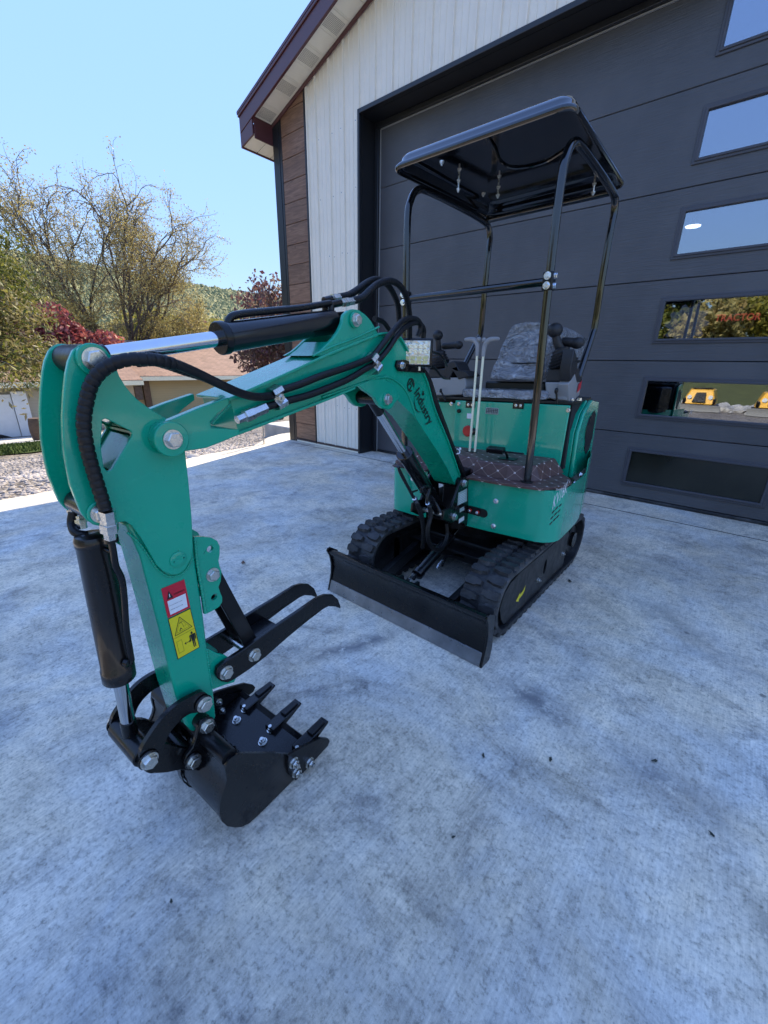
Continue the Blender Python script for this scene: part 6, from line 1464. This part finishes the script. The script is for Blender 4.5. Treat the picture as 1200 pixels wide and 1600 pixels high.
b = MB(BF); b.cyl(C2(355, 514), C2(356, 509), .014); b.build('port_boss', 'black', ac, bevel=.001); b = MB(BF); b.cyl(C2(517, 494), C2(518, 473), .009); b.cyl(C2(517, 476), C2(532, 473), .010); b.build('port_elbow', 'black', ac, bevel=.001); b = MB(BF); b.cyl(C2(509, 490, -.03), C2(507, 469, -.03), .009); b.cyl(C2(506, 470, -.03), C2(518, 467, -.03), .010); b.build('port_elbow', 'black', ac, bevel=.001)
fitting(C2(531, 473.5), C2(552, 470.5), .0115, ac, BF, 'zinc'); fitting(C2(515, 467, -.03), C2(530, 465, -.03), .0115, ac, BF, 'zinc')
# hoses looping over the knee of the boom
hose([C2(550, 470.5), C2(566, 465, .0), C2(580, 452, 0), C2(592, 443, -.01), C2(610, 439, -.02), C2(624, 446, -.03), C2(634, 462, -.05), C2(639, 485, -.07), C2(640, 505, -.09), C2(640, 540, -.12)], .0102, 'hydraulic_hose', fr=BF, parent=ac, sleeve=True, n=12)
hose([C2(529, 465, -.03), C2(545, 461, -.035), C2(560, 452, -.04), C2(575, 441, -.05), C2(590, 437, -.06), C2(605, 445, -.07), C2(616, 462, -.09), C2(622, 480, -.11), C2(624, 510, -.14)], .0102, 'hydraulic_hose', fr=BF, parent=ac, sleeve=True, n=12)
hose([C2(585, 498, -.05), C2(598, 503, -.06), C2(606, 513, -.07), C2(612, 524, -.09)], .009, 'hydraulic_hose', fr=BF, parent=ac)
# hoses along the boom side with two clamps
wz = HW+.014
hA = hose([C2(653, 525, .03), C2(657, 510, .035), C2(652, 500, .04), C2(640, 498, .05), C2(627, 503, .06), C2(612, 520, wz), C2(596, 540, wz), C2(583, 556, wz), C2(570, 563, wz), C2(545, 573, wz), C2(500, 588, wz), C2(470, 600, wz), C2(440, 610, wz), C2(425, 618, wz), C2(400, 620, wz+.01), C2(375, 614, wz+.02), C2(345, 601, wz+.03), C2(310, 584, wz+.035), C2(280, 571, wz+.04), C2(262, 566, wz+.04)], .0092, 'hydraulic_hose', fr=BF, parent=bm_, n=14)
hB = hose([C2(661, 530, .02), C2(662, 515, .025), C2(655, 505, .03), C2(645, 505, .045), C2(632, 512, .06), C2(618, 528, wz), C2(605, 547, wz), C2(588, 566, wz), C2(570, 577, wz), C2(545, 592, wz), C2(510, 607, wz), C2(480, 618, wz), C2(450, 626, wz), C2(430, 632, wz), C2(415, 636, wz)], .0092, 'hydraulic_hose', fr=BF, parent=bm_, n=14)
fitting(C2(370, 656, wz), C2(415, 637, wz), .0125, hB, BF, 'zinc')
hose([C2(340, 598, -.02), C2(318, 589, -.01), C2(290, 580, .0), C2(262, 570, .02), C2(240, 564, .04), C2(215, 565, .05)], .0095, 'hydraulic_hose', fr=BF, parent=bm_, sleeve=True)
hs = hose([C2(272, 569, wz+.04), C2(250, 563.5, wz+.045), C2(225, 561, wz+.045), C2(200, 562, wz+.04), C2(178, 568, wz+.03), C2(158, 580, wz+.02), C2(143, 600, wz+.01), C2(135, 628, wz+.004), C2(131, 660, wz+.002), C2(135, 695, wz+.002), C2(144, 730, wz+.002), C2(155, 765, wz+.004), C2(165, 797, wz+.008)], .0105, 'sleeved_hose', fr=BF, parent=arm, sleeve=True, n=14)
fitting(C2(173, 841, wz-.01), C2(167, 797, wz+.006), .0135, hs, BF, 'zinc')
for q in (((428, 606), (439, 636)), ((580, 556), (590, 580))):
    c0_, c1_ = np.array(C2(*q[0], wz)), np.array(C2(*q[1], wz)); dd = (c1_-c0_)/np.linalg.norm(c1_-c0_); nn = np.array([-dd[2], 0, dd[0]]); mid = (c0_+c1_)/2
    b = MB(BF); hw_ = .0145
    for a, c_, y0, y1 in ((c0_, c0_+dd*.3*np.linalg.norm(c1_-c0_), wz+.012, wz+.015), (c1_-dd*.3*np.linalg.norm(c1_-c0_), c1_, wz+.012, wz+.015)): pass
    LL = np.linalg.norm(c1_-c0_); prof_ = [(-.05*LL, HW+.0), (.0, wz+.010), (.22*LL, wz+.014), (.42*LL, wz+.004), (.58*LL, wz+.004), (.78*LL, wz+.014), (1.0*LL, wz+.010), (1.05*LL, HW)]
    rows = []
    for t_, y_ in prof_: p = c0_+dd*t_; rows.append([b.v((p[0]+s*nn[0]*hw_, y_+o, p[2]+s*nn[2]*hw_)) for s in (-1, 1) for o in (0, .003)])
    for i in range(len(rows)-1):
        A, B = rows[i], rows[i+1]; b.f([A[0], B[0], B[2], A[2]]); b.f([A[1], A[3], B[3], B[1]]); b.f([A[0], A[1], B[1], B[0]]); b.f([A[2], B[2], B[3], A[3]])
    for A in (rows[0], rows[-1]): b.f([A[0], A[2], A[3], A[1]])
    ck = b.build('hose_clamp', 'zinc', bm_, smooth=False); bolt(BF, (mid[0], wz+.006, mid[2]), (0, 1, 0), ck, NUT, 1.0)

# ---- bucket cylinder in front of the arm
B0 = np.array([CPn[0], 0, CPn[1]]); LK = U2(232.5, 1187.5, .082); B1 = np.array([LK[0], 0, LK[1]]); LB = np.linalg.norm(B1-B0); e_ = (B1-B0)/LB
def alongb(x, y): q = BF.un(x, y, 1, 0); return (np.array([q[0], 0, q[2]])-B0)@e_
s0 = alongb(152, 840); s1 = alongb(192, 1058)
b = MB(BF); b.lathe(B0, B1, [(s0-.012, .020), (s0-.008, .029), (s0, .032), (s0+.012, .032), (s0+.014, .0305), (s1-.035, .0305), (s1-.032, .0325), (s1-.004, .0325), (s1, .030)], 36); bcy = b.build('bucket_cylinder', 'barrel_warm', EX_)
b = MB(BF); b.cyl(B0+e_*(s1-.01), B0+e_*(LB-.02), .0145, n=28); b.build('piston_rod', 'chrome', bcy)
b = MB(BF); b.cyl((B0[0], -.047, B0[2]), (B0[0], .047, B0[2]), .022, n=24); b.build('barrel_eye', 'black', bcy, bevel=.002)
b = MB(BF); b.lathe(B0, B1, [(LB-.062, .0165), (LB-.015, .0165)], 20); b.cyl((B1[0], -.03, B1[2]), (B1[0], .03, B1[2]), .021, n=24); b.build('rod_eye', 'black', bcy, bevel=.003)
b = MB(BF); b.tube(catmull([C2(173, 842, .055), C2(177, 862, .055), C2(181, 885, .052), C2(190, 905, .05), C2(194, 935, .048), C2(197, 980, .046), C2(203, 1018, .043), C2(205, 1033, .038), C2(198, 1036, .028)], 6), .0065, 12); b.cyl(C2(164, 858, .03), C2(178, 864, .05), .0045, n=8); b.cyl(C2(196, 1034, .034), C2(202, 1036, .042), .010); b.build('hydraulic_pipe', 'black', bcy, angle=80)
b = MB(BF); b.cyl(C2(172, 838, .055), C2(174, 846, .055), .013, n=16); b.build('pipe_nut', 'black', bcy)
hose([C2(114, 800, -.04), C2(112, 818, -.04), C2(118, 832, -.02), C2(135, 836, -.01)], .008, 'short_hose', fr=BF, parent=bcy); fitting(C2(113, 792, -.045), C2(115, 806, -.045), .009, bcy, BF); fitting(C2(125, 806, -.03), C2(129, 826, -.025), .009, bcy, BF)

# ---- curved links between arm, cylinder and bucket
DP = U2(318, 1099, .080); BKP = U2(324.5, 1135, .086)
lnk = T([(331, 1096), (326, 1086), (316, 1081), (304, 1086), (290, 1093), (276, 1102), (262, 1114), (248, 1130), (234, 1150), (223, 1168), (218, 1184), (220, 1198), (230, 1207), (240, 1208), (249, 1201), (253, 1190), (254, 1178), (260, 1156), (270, 1139), (284, 1124), (298, 1115), (314, 1113), (325, 1108)], .078, 3, ())
for s0_, s1_ in ((.066, .078), (-.078, -.066)): lo_ = plate(lnk, s0_, s1_, 'link_plate', 'black', EX_, bevel=.0025)
LKB = U2(560/2.5+80, 1190, .078)
l2 = T([(218, 1190), (228, 1176), (244, 1166), (262, 1163), (280, 1168), (298, 1172), (312, 1178), (318, 1190), (312, 1200), (298, 1204), (282, 1203), (262, 1207), (240, 1208), (226, 1203)], .065, 3, ())
for s0_, s1_ in ((.052, .0645), (-.0645, -.052)): plate(l2, s0_, s1_, 'bucket_link', 'black', EX_, bevel=.0025)
for c, ww in ((LK, .079), (DP, .079)):
    for s in (1, -1): boss(c, s*(ww-.001), s*(ww+.004), .022, 'pin_collar', 'black', lo_); bolt(BF, (c[0], s*(ww+.0045), c[1]), (0, s, 0), lo_, HEX, 1.08)
b = MB(BF); b.cyl((LK[0], -.066, LK[1]), (LK[0], .066, LK[1]), .0255, n=28); b.build('link_tube', 'black', lo_, bevel=.003)
b = MB(BF); b.cyl((DP[0], -.066, DP[1]), (DP[0], .066, DP[1]), .020, n=28); b.build('pin_tube', 'black', lo_, bevel=.003)

# ---- bucket
WB = .181
side = T([(352, 1204), (353, 1196), (358, 1187), (366, 1181), (378, 1177.5), (400, 1177), (430, 1177), (454, 1179), (476, 1170), (492, 1162), (480, 1188), (461, 1217), (440, 1241), (420, 1262), (404, 1277), (390, 1286), (378, 1292), (367, 1293), (355, 1291), (347, 1284), (343, 1272), (343.5, 1258), (347, 1242), (352, 1230), (354.5, 1218)], WB)
zmin = min(p[1] for p in side); side = [(u, max(z, .004)) for u, z in side]
bk = plate(side, WB-.009, WB, 'bucket', 'black_worn', EX_, bevel=.002)
plate(side, -WB, -WB+.009, 'side_plate', 'black', bk, bevel=.002)
# shell: from the lip under the floor, round the heel and up to the hinge tube
i_lip, i_top = 9, len(side)-1
sh = [side[i] for i in range(9, len(side))]+[side[0], side[1], side[2]]
P = [np.array(p) for p in sh]; k = len(P); cen_ = np.mean(P, 0); I = []
for i in range(k):
    dd = P[min(i+1, k-1)]-P[max(i-1, 0)]; dd /= np.linalg.norm(dd); n_ = np.array([-dd[1], dd[0]]); n_ = n_ if n_@(cen_-P[i]) > 0 else -n_; I.append((P[i]+n_*.003, P[i]+n_*.010))
b = MB(BF); ws = WB-.0093
V = [[b.v((p[j][0], w_, p[j][1])) for p in I] for w_ in (-ws, ws) for j in (0, 1)]
for i in range(k-1):
    b.f([V[0][i], V[0][i+1], V[2][i+1], V[2][i]]); b.f([V[1][i], V[3][i], V[3][i+1], V[1][i+1]]); b.f([V[0][i], V[1][i], V[1][i+1], V[0][i+1]]); b.f([V[2][i], V[2][i+1], V[3][i+1], V[3][i]])
for i in (0, k-1): b.f([V[0][i], V[2][i], V[3][i], V[1][i]])
b.build('shell', 'black_worn', bk, angle=40)
tc_ = np.array(U2(362, 1186, WB)); b = MB(BF); b.cyl((tc_[0], -ws, tc_[1]), (tc_[0], ws, tc_[1]), .020, n=24); b.build('torque_tube', 'black_steel', bk)
# wear strips on the back
for w_ in (.0, -.09):
    b = MB(BF); S_ = [P[i] for i in range(6, k-2)]
    O_ = []
    for i in range(len(S_)):
        dd = S_[min(i+1, len(S_)-1)]-S_[max(i-1, 0)]; dd /= np.linalg.norm(dd); n_ = np.array([-dd[1], dd[0]]); n_ = n_ if n_@(cen_-S_[i]) < 0 else -n_; O_.append(S_[i]+n_*.003)
    V = [[b.v((p[0], ww, max(.002, p[1]))) for p in L] for ww in (w_-.010, w_+.010) for L in (S_, O_)]
    for i in range(len(S_)-1):
        b.f([V[0][i], V[0][i+1], V[2][i+1], V[2][i]]); b.f([V[1][i], V[3][i], V[3][i+1], V[1][i+1]]); b.f([V[0][i], V[1][i], V[1][i+1], V[0][i+1]]); b.f([V[2][i], V[2][i+1], V[3][i+1], V[3][i]])
    b.build('wear_strip', 'black', bk)
# lip plate, teeth, side cutters
lipu, lipz = U2(492, 1163, WB); inu, inz = U2(440, 1236, WB)
lip0 = np.array([lipu, .050]); lip1 = np.array([lipu+.14, .016+.006])
ld = (lip1-lip0)/np.linalg.norm(lip1-lip0); lnv = np.array([-ld[1], ld[0]]); lnv = lnv if lnv[1] > 0 else -lnv
b = MB(BF); b.prism([tuple(lip0), tuple(lip1), tuple(lip1+lnv*.011), tuple(lip0+lnv*.011)], 1, -ws+.0005, ws-.0005); lp_ = b.build('lip_plate', 'black', bk, bevel=.002)
zz_ = MB(BF); pts_ = []
for i in range(34): w_ = -ws+.004+(2*ws-.008)*i/33; p = lip1+lnv*.0115+ld*(.004*math.sin(i*2.1)+.003*math.sin(i*5.3)); pts_.append((p[0], w_, p[1]))
zz_.tube(pts_, .0022, 5); zz_.build('weld_seam', 'black_print', lp_)
fwd = -ld
for w_ in (-.105, .028, .152):
    c = lip0+lnv*.003; b = MB(BF)
    def tp(a, h): return tuple(c+fwd*a+lnv*h)
    w2 = w_-.019
    b.hexa([(*[tp(-.055, -.012)[0]], w2, tp(-.055, -.012)[1]), (tp(-.055, -.012)[0], w2+.038, tp(-.055, -.012)[1]), (tp(.075, .006)[0], w2+.036, tp(.075, .006)[1]), (tp(.075, .006)[0], w2+.002, tp(.075, .006)[1]),
            (tp(-.045, .026)[0], w2, tp(-.045, .026)[1]), (tp(-.045, .026)[0], w2+.038, tp(-.045, .026)[1]), (tp(.080, .012)[0], w2+.036, tp(.080, .012)[1]), (tp(.080, .012)[0], w2+.002, tp(.080, .012)[1])])
    th_ = b.build('tooth', 'black_worn', bk, bevel=.003); b = MB(BF)
    b.hexa([(*[tp(.012, .014)[0]], w2+.007, tp(.012, .014)[1]), (tp(.012, .014)[0], w2+.031, tp(.012, .014)[1]), (tp(.070, .010)[0], w2+.029, tp(.070, .010)[1]), (tp(.070, .010)[0], w2+.009, tp(.070, .010)[1]),
            (tp(.012, .0285)[0], w2+.007, tp(.012, .0285)[1]), (tp(.012, .0285)[0], w2+.031, tp(.012, .0285)[1]), (tp(.068, .0185)[0], w2+.029, tp(.068, .0185)[1]), (tp(.068, .0185)[0], w2+.009, tp(.068, .0185)[1])]); b.build('tooth_cap', 'black_steel', th_, bevel=.0015)
    for a in (-.030, -.072):
        p = c+fwd*(a-.01)+lnv*(.009); bolt(BF, (p[0], w_+.01*(a < -.05), p[1]), (lnv[0], 0, lnv[1]), bk, NUT, 1.15)
cut = T([(449, 1193), (450, 1181), (458, 1175), (478, 1164), (500, 1153), (512, 1153.5), (515, 1157), (512, 1165), (498, 1180), (480, 1200), (462, 1219), (454, 1213), (450, 1204)], WB+.008)
cut = [(u, max(.003, z)) for u, z in cut]
for s0_, s1_ in ((WB+.0005, WB+.010), (-WB-.010, -WB-.0005)):
    ct = plate(cut, s0_, s1_, 'side_cutter', 'black_steel', bk, bevel=.002)
    for q in ((458, 1191), (462.5, 1205.5), (483, 1191)):
        p = U2(*q, WB+.01); s = 1 if s0_ > 0 else -1; bolt(BF, (p[0], s*(WB+.0102), p[1]), (0, s, 0), ct, NUT, 1.35); bolt(BF, (p[0], s*(WB-.0092), p[1]), (0, -s, 0), ct, NUT, 1.0)
# bucket ears
earp = T([(304, 1203), (292, 1200), (287, 1190), (291, 1179), (300, 1168), (306, 1150), (309, 1135), (314, 1124), (324, 1119), (334, 1123), (338, 1133), (342, 1150), (352, 1166), (372, 1178), (366, 1196), (350, 1204), (330, 1208)], .075)
for s0_, s1_ in ((.066, .078), (-.078, -.066)): plate(earp, s0_, s1_, 'bucket_ear', 'black', bk, bevel=.0025)
b = MB(BF); b.prism(T([(372, 1180), (352, 1168), (330, 1172), (318, 1188), (325, 1204), (352, 1206)], .07), 1, -.066, .066); b.build('ear_block', 'black_steel', bk, bevel=.003)
BK2 = U2(303, 1189.5, .084)
for c in (BKP, BK2):
    for s in (1, -1): boss(c, s*.0785, s*.0825, .021, 'pin_collar', 'black', bk); bolt(BF, (c[0], s*.083, c[1]), (0, s, 0), bk, HEX, 1.02)
    b = MB(BF); b.cyl((c[0], -.066, c[1]), (c[0], .066, c[1]), .0195, n=24); b.build('pin_tube', 'black', bk)

# ---- hydraulic-less thumb folded forward
th = T([(338, 1054), (340, 1044), (349, 1036), (384, 1013), (424, 984), (464, 957), (497, 934), (509, 929.5), (520, 929.5), (528, 936), (532, 946), (532.5, 951), (524, 948), (514, 947.5), (505, 952), (484, 968), (450, 996), (416, 1026), (390, 1046), (366, 1062), (356, 1067), (346, 1065), (340, 1060)], .062)
thp = plate(th, .050, .062, 'thumb', 'black', EX_, bevel=.002)
plate(th, -.062, -.050, 'thumb_plate', 'black', thp, bevel=.002)
xb = T([(408, 1010), (446, 983), (450, 988), (412, 1016)], .05); plate(xb, -.050, .050, 'cross_plate', 'black', thp, bevel=.002)
bolt(BF, (TB[0], .0625, TB[1]), (0, 1, 0), thp, HEX, 1.05); bolt(BF, (TB[0], -.0625, TB[1]), (0, -1, 0), thp, HEX, 1.05)
b = MB(BF); b.cyl((TB[0], -.050, TB[1]), (TB[0], .050, TB[1]), .014); b.build('pin', 'zinc', thp)
q2 = U2(398, 1023.5, .065); bolt(BF, (q2[0], .0625, q2[1]), (0, 1, 0), thp, HEX, 1.05); bolt(BF, (q2[0], -.0625, q2[1]), (0, -1, 0), thp, HEX, 1.05)
b = MB(BF); b.cyl((q2[0], -.050, q2[1]), (q2[0], .050, q2[1]), .011); b.build('pin', 'zinc', thp)
# strut between bracket and thumb (two flat bars joined by a plate)
sa = np.array(U2(333.5, 898.5, .03)); sb = np.array(U2(396, 1012, .03)); dd = (sb-sa)/np.linalg.norm(sb-sa); nn = np.array([-dd[1], dd[0]])
stp = [tuple(sa-dd*.02-nn*.020), tuple(sa-dd*.02+nn*.020), tuple(sb+dd*.018+nn*.020), tuple(sb+dd*.018-nn*.020)]
for s0_, s1_ in ((.024, .034), (-.034, -.024)): sp_ = plate(stp, s0_, s1_, 'thumb_strut', 'black_steel', thp, bevel=.003)
mp_ = [tuple(sa+dd*.05-nn*.004), tuple(sa+dd*.05+nn*.004), tuple(sb-dd*.02+nn*.004), tuple(sb-dd*.02-nn*.004)]; plate(mp_, -.024, .024, 'strut_web', 'black_steel', thp)

# ---- lift cylinder
L0 = np.array([LP_[0], 0, LP_[1]]); q = U2(704, 808, .045); L1 = np.array([q[0], 0, q[1]]); LL = np.linalg.norm(L1-L0); e3 = (L1-L0)/LL
def alongl(x, y): q = BF.un(x, y, 1, 0); return (np.array([q[0], 0, q[2]])-L0)@e3
s0 = alongl(633, 704)
b = MB(BF); b.lathe(L0, L1, [(s0, .018), (s0, .032), (s0+.003, .035), (s0+.026, .035), (s0+.028, .0315), (LL-.03, .0315), (LL-.02, .024)], 32); lc = b.build('lift_cylinder', 'barrel', EX_)
b = MB(BF); b.cyl(L0+e3*.055, L0+e3*(s0+.01), .0155, n=28); b.build('piston_rod', 'chrome', lc)
b = MB(BF); b.cyl(L0+e3*.01, L0+e3*.075, .018, n=24); b.cyl((L0[0], -.05, L0[2]), (L0[0], .05, L0[2]), .021, n=24); b.build('rod_eye', 'black', lc, bevel=.002)
b = MB(BF); b.cyl((L0[0], -.062, L0[2]), (L0[0], .062, L0[2]), .011, n=16); b.build('pin', 'zinc', lc)
b = MB(BF); b.tube(catmull([C2(622, 729, .03), C2(627, 742, .03), C2(637, 760, .032), (C2(646, 777, .034))], 5), .0065, 10); b.cyl(C2(641, 770, .03), C2(652, 766, .03), .004, n=8); b.build('hydraulic_pipe', 'black', lc, angle=80)
fitting(C2(646, 776, .034), C2(652, 786, .034), .0095, lc, BF)
b = MB(BF); b.tube(catmull([C2(658, 770, .045), C2(661, 761, .05), C2(671, 762, .052), C2(668, 776, .055), C2(667, 785, .055)], 5), .0065, 10); b.build('hydraulic_pipe', 'black', lc, angle=80)
fitting(C2(667, 784, .055), C2(672, 792, .055), .0095, lc, BF)
hose([C2(651, 785, .034), C2(657, 800, .035), C2(661, 820, .03), C2(662, 840, .02), C2(660, 856, .0)], .0098, 'hydraulic_hose', fr=BF, parent=lc, sleeve=True)
hose([C2(671, 791, .055), C2(673, 806, .06), C2(669, 824, .06), C2(669, 842, .055), C2(676, 856, .05), C2(687, 859, .04), C2(695, 850, .03), C2(699, 835, .02), C2(698, 818, .01)], .0098, 'hydraulic_hose', fr=BF, parent=lc, sleeve=True)

# ---- swing bracket at the boom foot
br = T([(718, 757), (721, 750), (728, 746), (732, 750), (732, 790), (731, 822), (712, 812), (704, 818), (692, 812), (694, 798), (706, 792), (712, 775)], .088)
FW = .088
sw_ = plate(br, FW-.012, FW, 'swing_bracket', 'black', EX_, bevel=.0025); plate(br, -FW, -FW+.012, 'bracket_plate', 'black', sw_, bevel=.0025)
FP = U2(724.5, 755, FW); bolt(BF, (FP[0], FW+.0005, FP[1]), (0, 1, 0), sw_, HEX, 1.1); b = MB(BF); b.cyl((FP[0], -FW+.005, FP[1]), (FP[0], FW-.005, FP[1]), .024, n=24); b.build('pin_tube', 'black', sw_)
bolt(BF, (FP[0], -FW-.0005, FP[1]), (0, -1, 0), sw_, HEX, 1.1)
FP2 = U2(709, 807.5, FW); bolt(BF, (FP2[0], FW+.0005, FP2[1]), (0, 1, 0), sw_, HEX, 1.15); b = MB(BF); b.cyl((FP2[0], -FW+.005, FP2[1]), (FP2[0], FW-.005, FP2[1]), .013, n=20); b.build('pin', 'zinc', sw_)
def bdecal(px, lift, mat, name): P_ = [BF.un(x, y, 1, FW) for x, y in px]; return decal(BF, P_, lift, mat, sw_, name, 1)
bdecal([(716, 770), (729.5, 763), (729.5, 783), (714.5, 790)], .0008, 'label_grey', 'data_label')
for i in range(6): bdecal([(717.5, 773.5+2.6*i), (727, 768.5+2.6*i), (727, 769.3+2.6*i), (717.5, 774.3+2.6*i)], .0013, 'white_print', 'print_line')
bdecal([(718, 795), (725, 791), (725, 797), (718, 801)], .0008, 'label_grey', 'small_label'); bdecal([(717, 811), (725, 806), (725, 812.5), (716.5, 818)], .0008, 'white_print', 'small_label')
cz = np.array([BF.un(700, 790, 1, 0)[0], 0])
b = MB(BF); b.box((-.02, -.07, .44), (.085, .07, .62)); b.build('swing_block', 'black_steel', sw_, bevel=.01)
b = MB(BF); b.cyl((.02, 0, .34), (.02, 0, .66), .045, n=28); b.build('swing_post', 'black_steel', sw_, bevel=.004)
b = MB(BF); b.box((-.16, -.085, .375), (.06, .085, .41)); b.box((-.16, -.085, .60), (.04, .085, .625)); b.build('post_clevis', 'black_steel', EX_, bevel=.006)
b = MB(BF); b.box((-.22, -.13, .37), (-.10, .13, .60)); b.build('swing_mount', 'black_print', EX_)

# ---- work light on the boom knee
b = MB(BF); c = np.array(C2(651, 551, .085)); 
lf = Frame(BF.w(c), *( (lambda f, s_, u_: (f, s_, u_))(np.array([.52, -.85, 0])/np.linalg.norm([.52, -.85, 0]), np.array([.85, .52, 0])/np.linalg.norm([.52, .85, 0]), np.array([0, 0, 1.]))))
hwid, hh = .0535, .046
b = MB(lf); b.prism([(-hwid, -hh), (hwid, -hh), (hwid, hh), (-hwid, hh)], 0, -.030, 0.0); wlamp = b.build('work_light', 'black', EX_, bevel=.006, seg=3)
b = MB(lf); b.prism([(-hwid+.008, -hh+.008), (hwid-.008, -hh+.008), (hwid-.008, hh-.008), (-hwid+.008, hh-.008)], 0, .0005, .004); 
m, n, l, p = new_mat('clear_lens'); p.inputs['Base Color'].default_value = (.62, .64, .62, 1); p.inputs['Roughness'].default_value = .12; p.inputs['Metallic'].default_value = .5; p.inputs['Coat Weight'].default_value = 1
vv = N(n, 'ShaderNodeTexVoronoi'); vv.inputs['Scale'].default_value = 75; cc = coords(n, l); l.new(cc, vv.inputs['Vector']); l.new(bump(n, l, vv.outputs[0], .6, .004), p.inputs['Normal']); M['lens'] = m
b.build('lens', 'lens', wlamp, bevel=.001)
M['led'] = simple('led_yellow_phosphor', (.72, .64, .28), .35)
for r_ in range(2):
    for c_ in range(5):
        b = MB(lf); p = np.array([.0042, -.038+.017*c_, .020-.016*r_]); b.lathe(p, p+np.array([1, 0, 0]), [(0, .0072), (.001, .0074), (.0013, .0045), (.0004, .003)], 12); b.build('led_cup', 'zinc_bright', wlamp)
for c_ in range(4):
    for r_ in range(2): b = MB(lf); y_ = -.041+.021*c_; z_ = -.012-.013*r_; b.box((.0042, y_, z_-.010), (.0052, y_+.017, z_)); b.build('led', 'led', wlamp)
b = MB(BF); b.prism(T([(618, 572), (620, 563), (632, 562), (655, 572), (664, 578), (664, 583), (622, 580)], HW), 1, HW-.004, HW+.004); b.build('light_bracket', 'black', wlamp, bevel=.001); bolt_px(BF, 628, 571, 1, HW+.006, (0, 1, 0), wlamp, DOT, 1.3)
b = MB(lf); b.cyl((-.01, .01, -hh-.012), (-.01, .01, -hh+.01), .006, n=12); b.build('mount_bolt', 'zinc', wlamp)
hose([tuple(WF.un(671, 549, 1, -3.02)), tuple(WF.un(686, 553, 1, -2.95)), tuple(WF.un(694, 562, 1, -2.9)), tuple(WF.un(698, 572, 1, -2.8))], .0045, 'light_cable', parent=wlamp)
hose([tuple(WF.un(670, 566, 1, -3.02)), tuple(WF.un(680, 576, 1, -2.95)), tuple(WF.un(692, 590, 1, -2.85)), tuple(WF.un(703, 592, 1, -2.6))], .0042, 'light_cable', parent=wlamp)
# mirror-like step pedal seen left of the lift cylinder
b = MB(HF); c = HF.un(622, 728, 1, -.42); b.ball((c[0], c[1], c[2]), .035, 14, (1, .7, .25)); b.tube([c, HF.un(640, 765, 1, -.40)], .006, 8); b.build('foot_rest', 'mat_edge', EX_, angle=80)

# ================================================================== SMALL THINGS LYING ON THE APRON
def dead_leaf(px, py, size, label, mt='dead_leaf', curl=.25):
    p = WF.un(px, py, 2, 0.); b = MB(); a0 = rng.random()*6.3; k = 9; V = []
    o_ = [(math.cos(t), math.sin(t)) for t in np.linspace(0, 2*math.pi, k+1)[:-1]]; c = b.v((p[0], p[1], .003)); ring_ = []
    for i, (x, y) in enumerate(o_):
        r_ = size*(.62+.38*((i % 2) == 0))*(1 if i else 1.3); ring_.append(b.v((p[0]+math.cos(a0)*x*r_-math.sin(a0)*y*r_*.6, p[1]+math.sin(a0)*x*r_+math.cos(a0)*y*r_*.6, .003+size*curl*rng.random())))
    for i in range(k): b.f([c, ring_[i], ring_[(i+1) % k]])
    o = b.build('fallen_leaf', mt, smooth=False); tag(o, label, 'leaf', 'bits of leaf on the concrete'); return o
dead_leaf(380, 880, .022, 'curled brown leaf on the concrete left of the dozer blade')
dead_leaf(860, 1187, .010, 'tiny black chip on the open concrete right of the blade', 'dark_chip')
dead_leaf(755, 1182, .009, 'small green brown leaf bit below the blade corner', 'dark_chip')
dead_leaf(1023, 1190, .011, 'thin dark twig scrap at the right of the concrete', 'dark_chip')
dead_leaf(890, 909, .018, 'green leaf on the concrete beside the right track', 'dark_chip')
dead_leaf(1112, 1305, .009, 'dark twig scrap near the right edge of the photo', 'dark_chip')
dead_leaf(268, 1410, .006, 'black speck on the concrete at the lower left', 'dark_chip')
dead_leaf(708, 1309, .006, 'black speck on the concrete low in the middle', 'dark_chip')
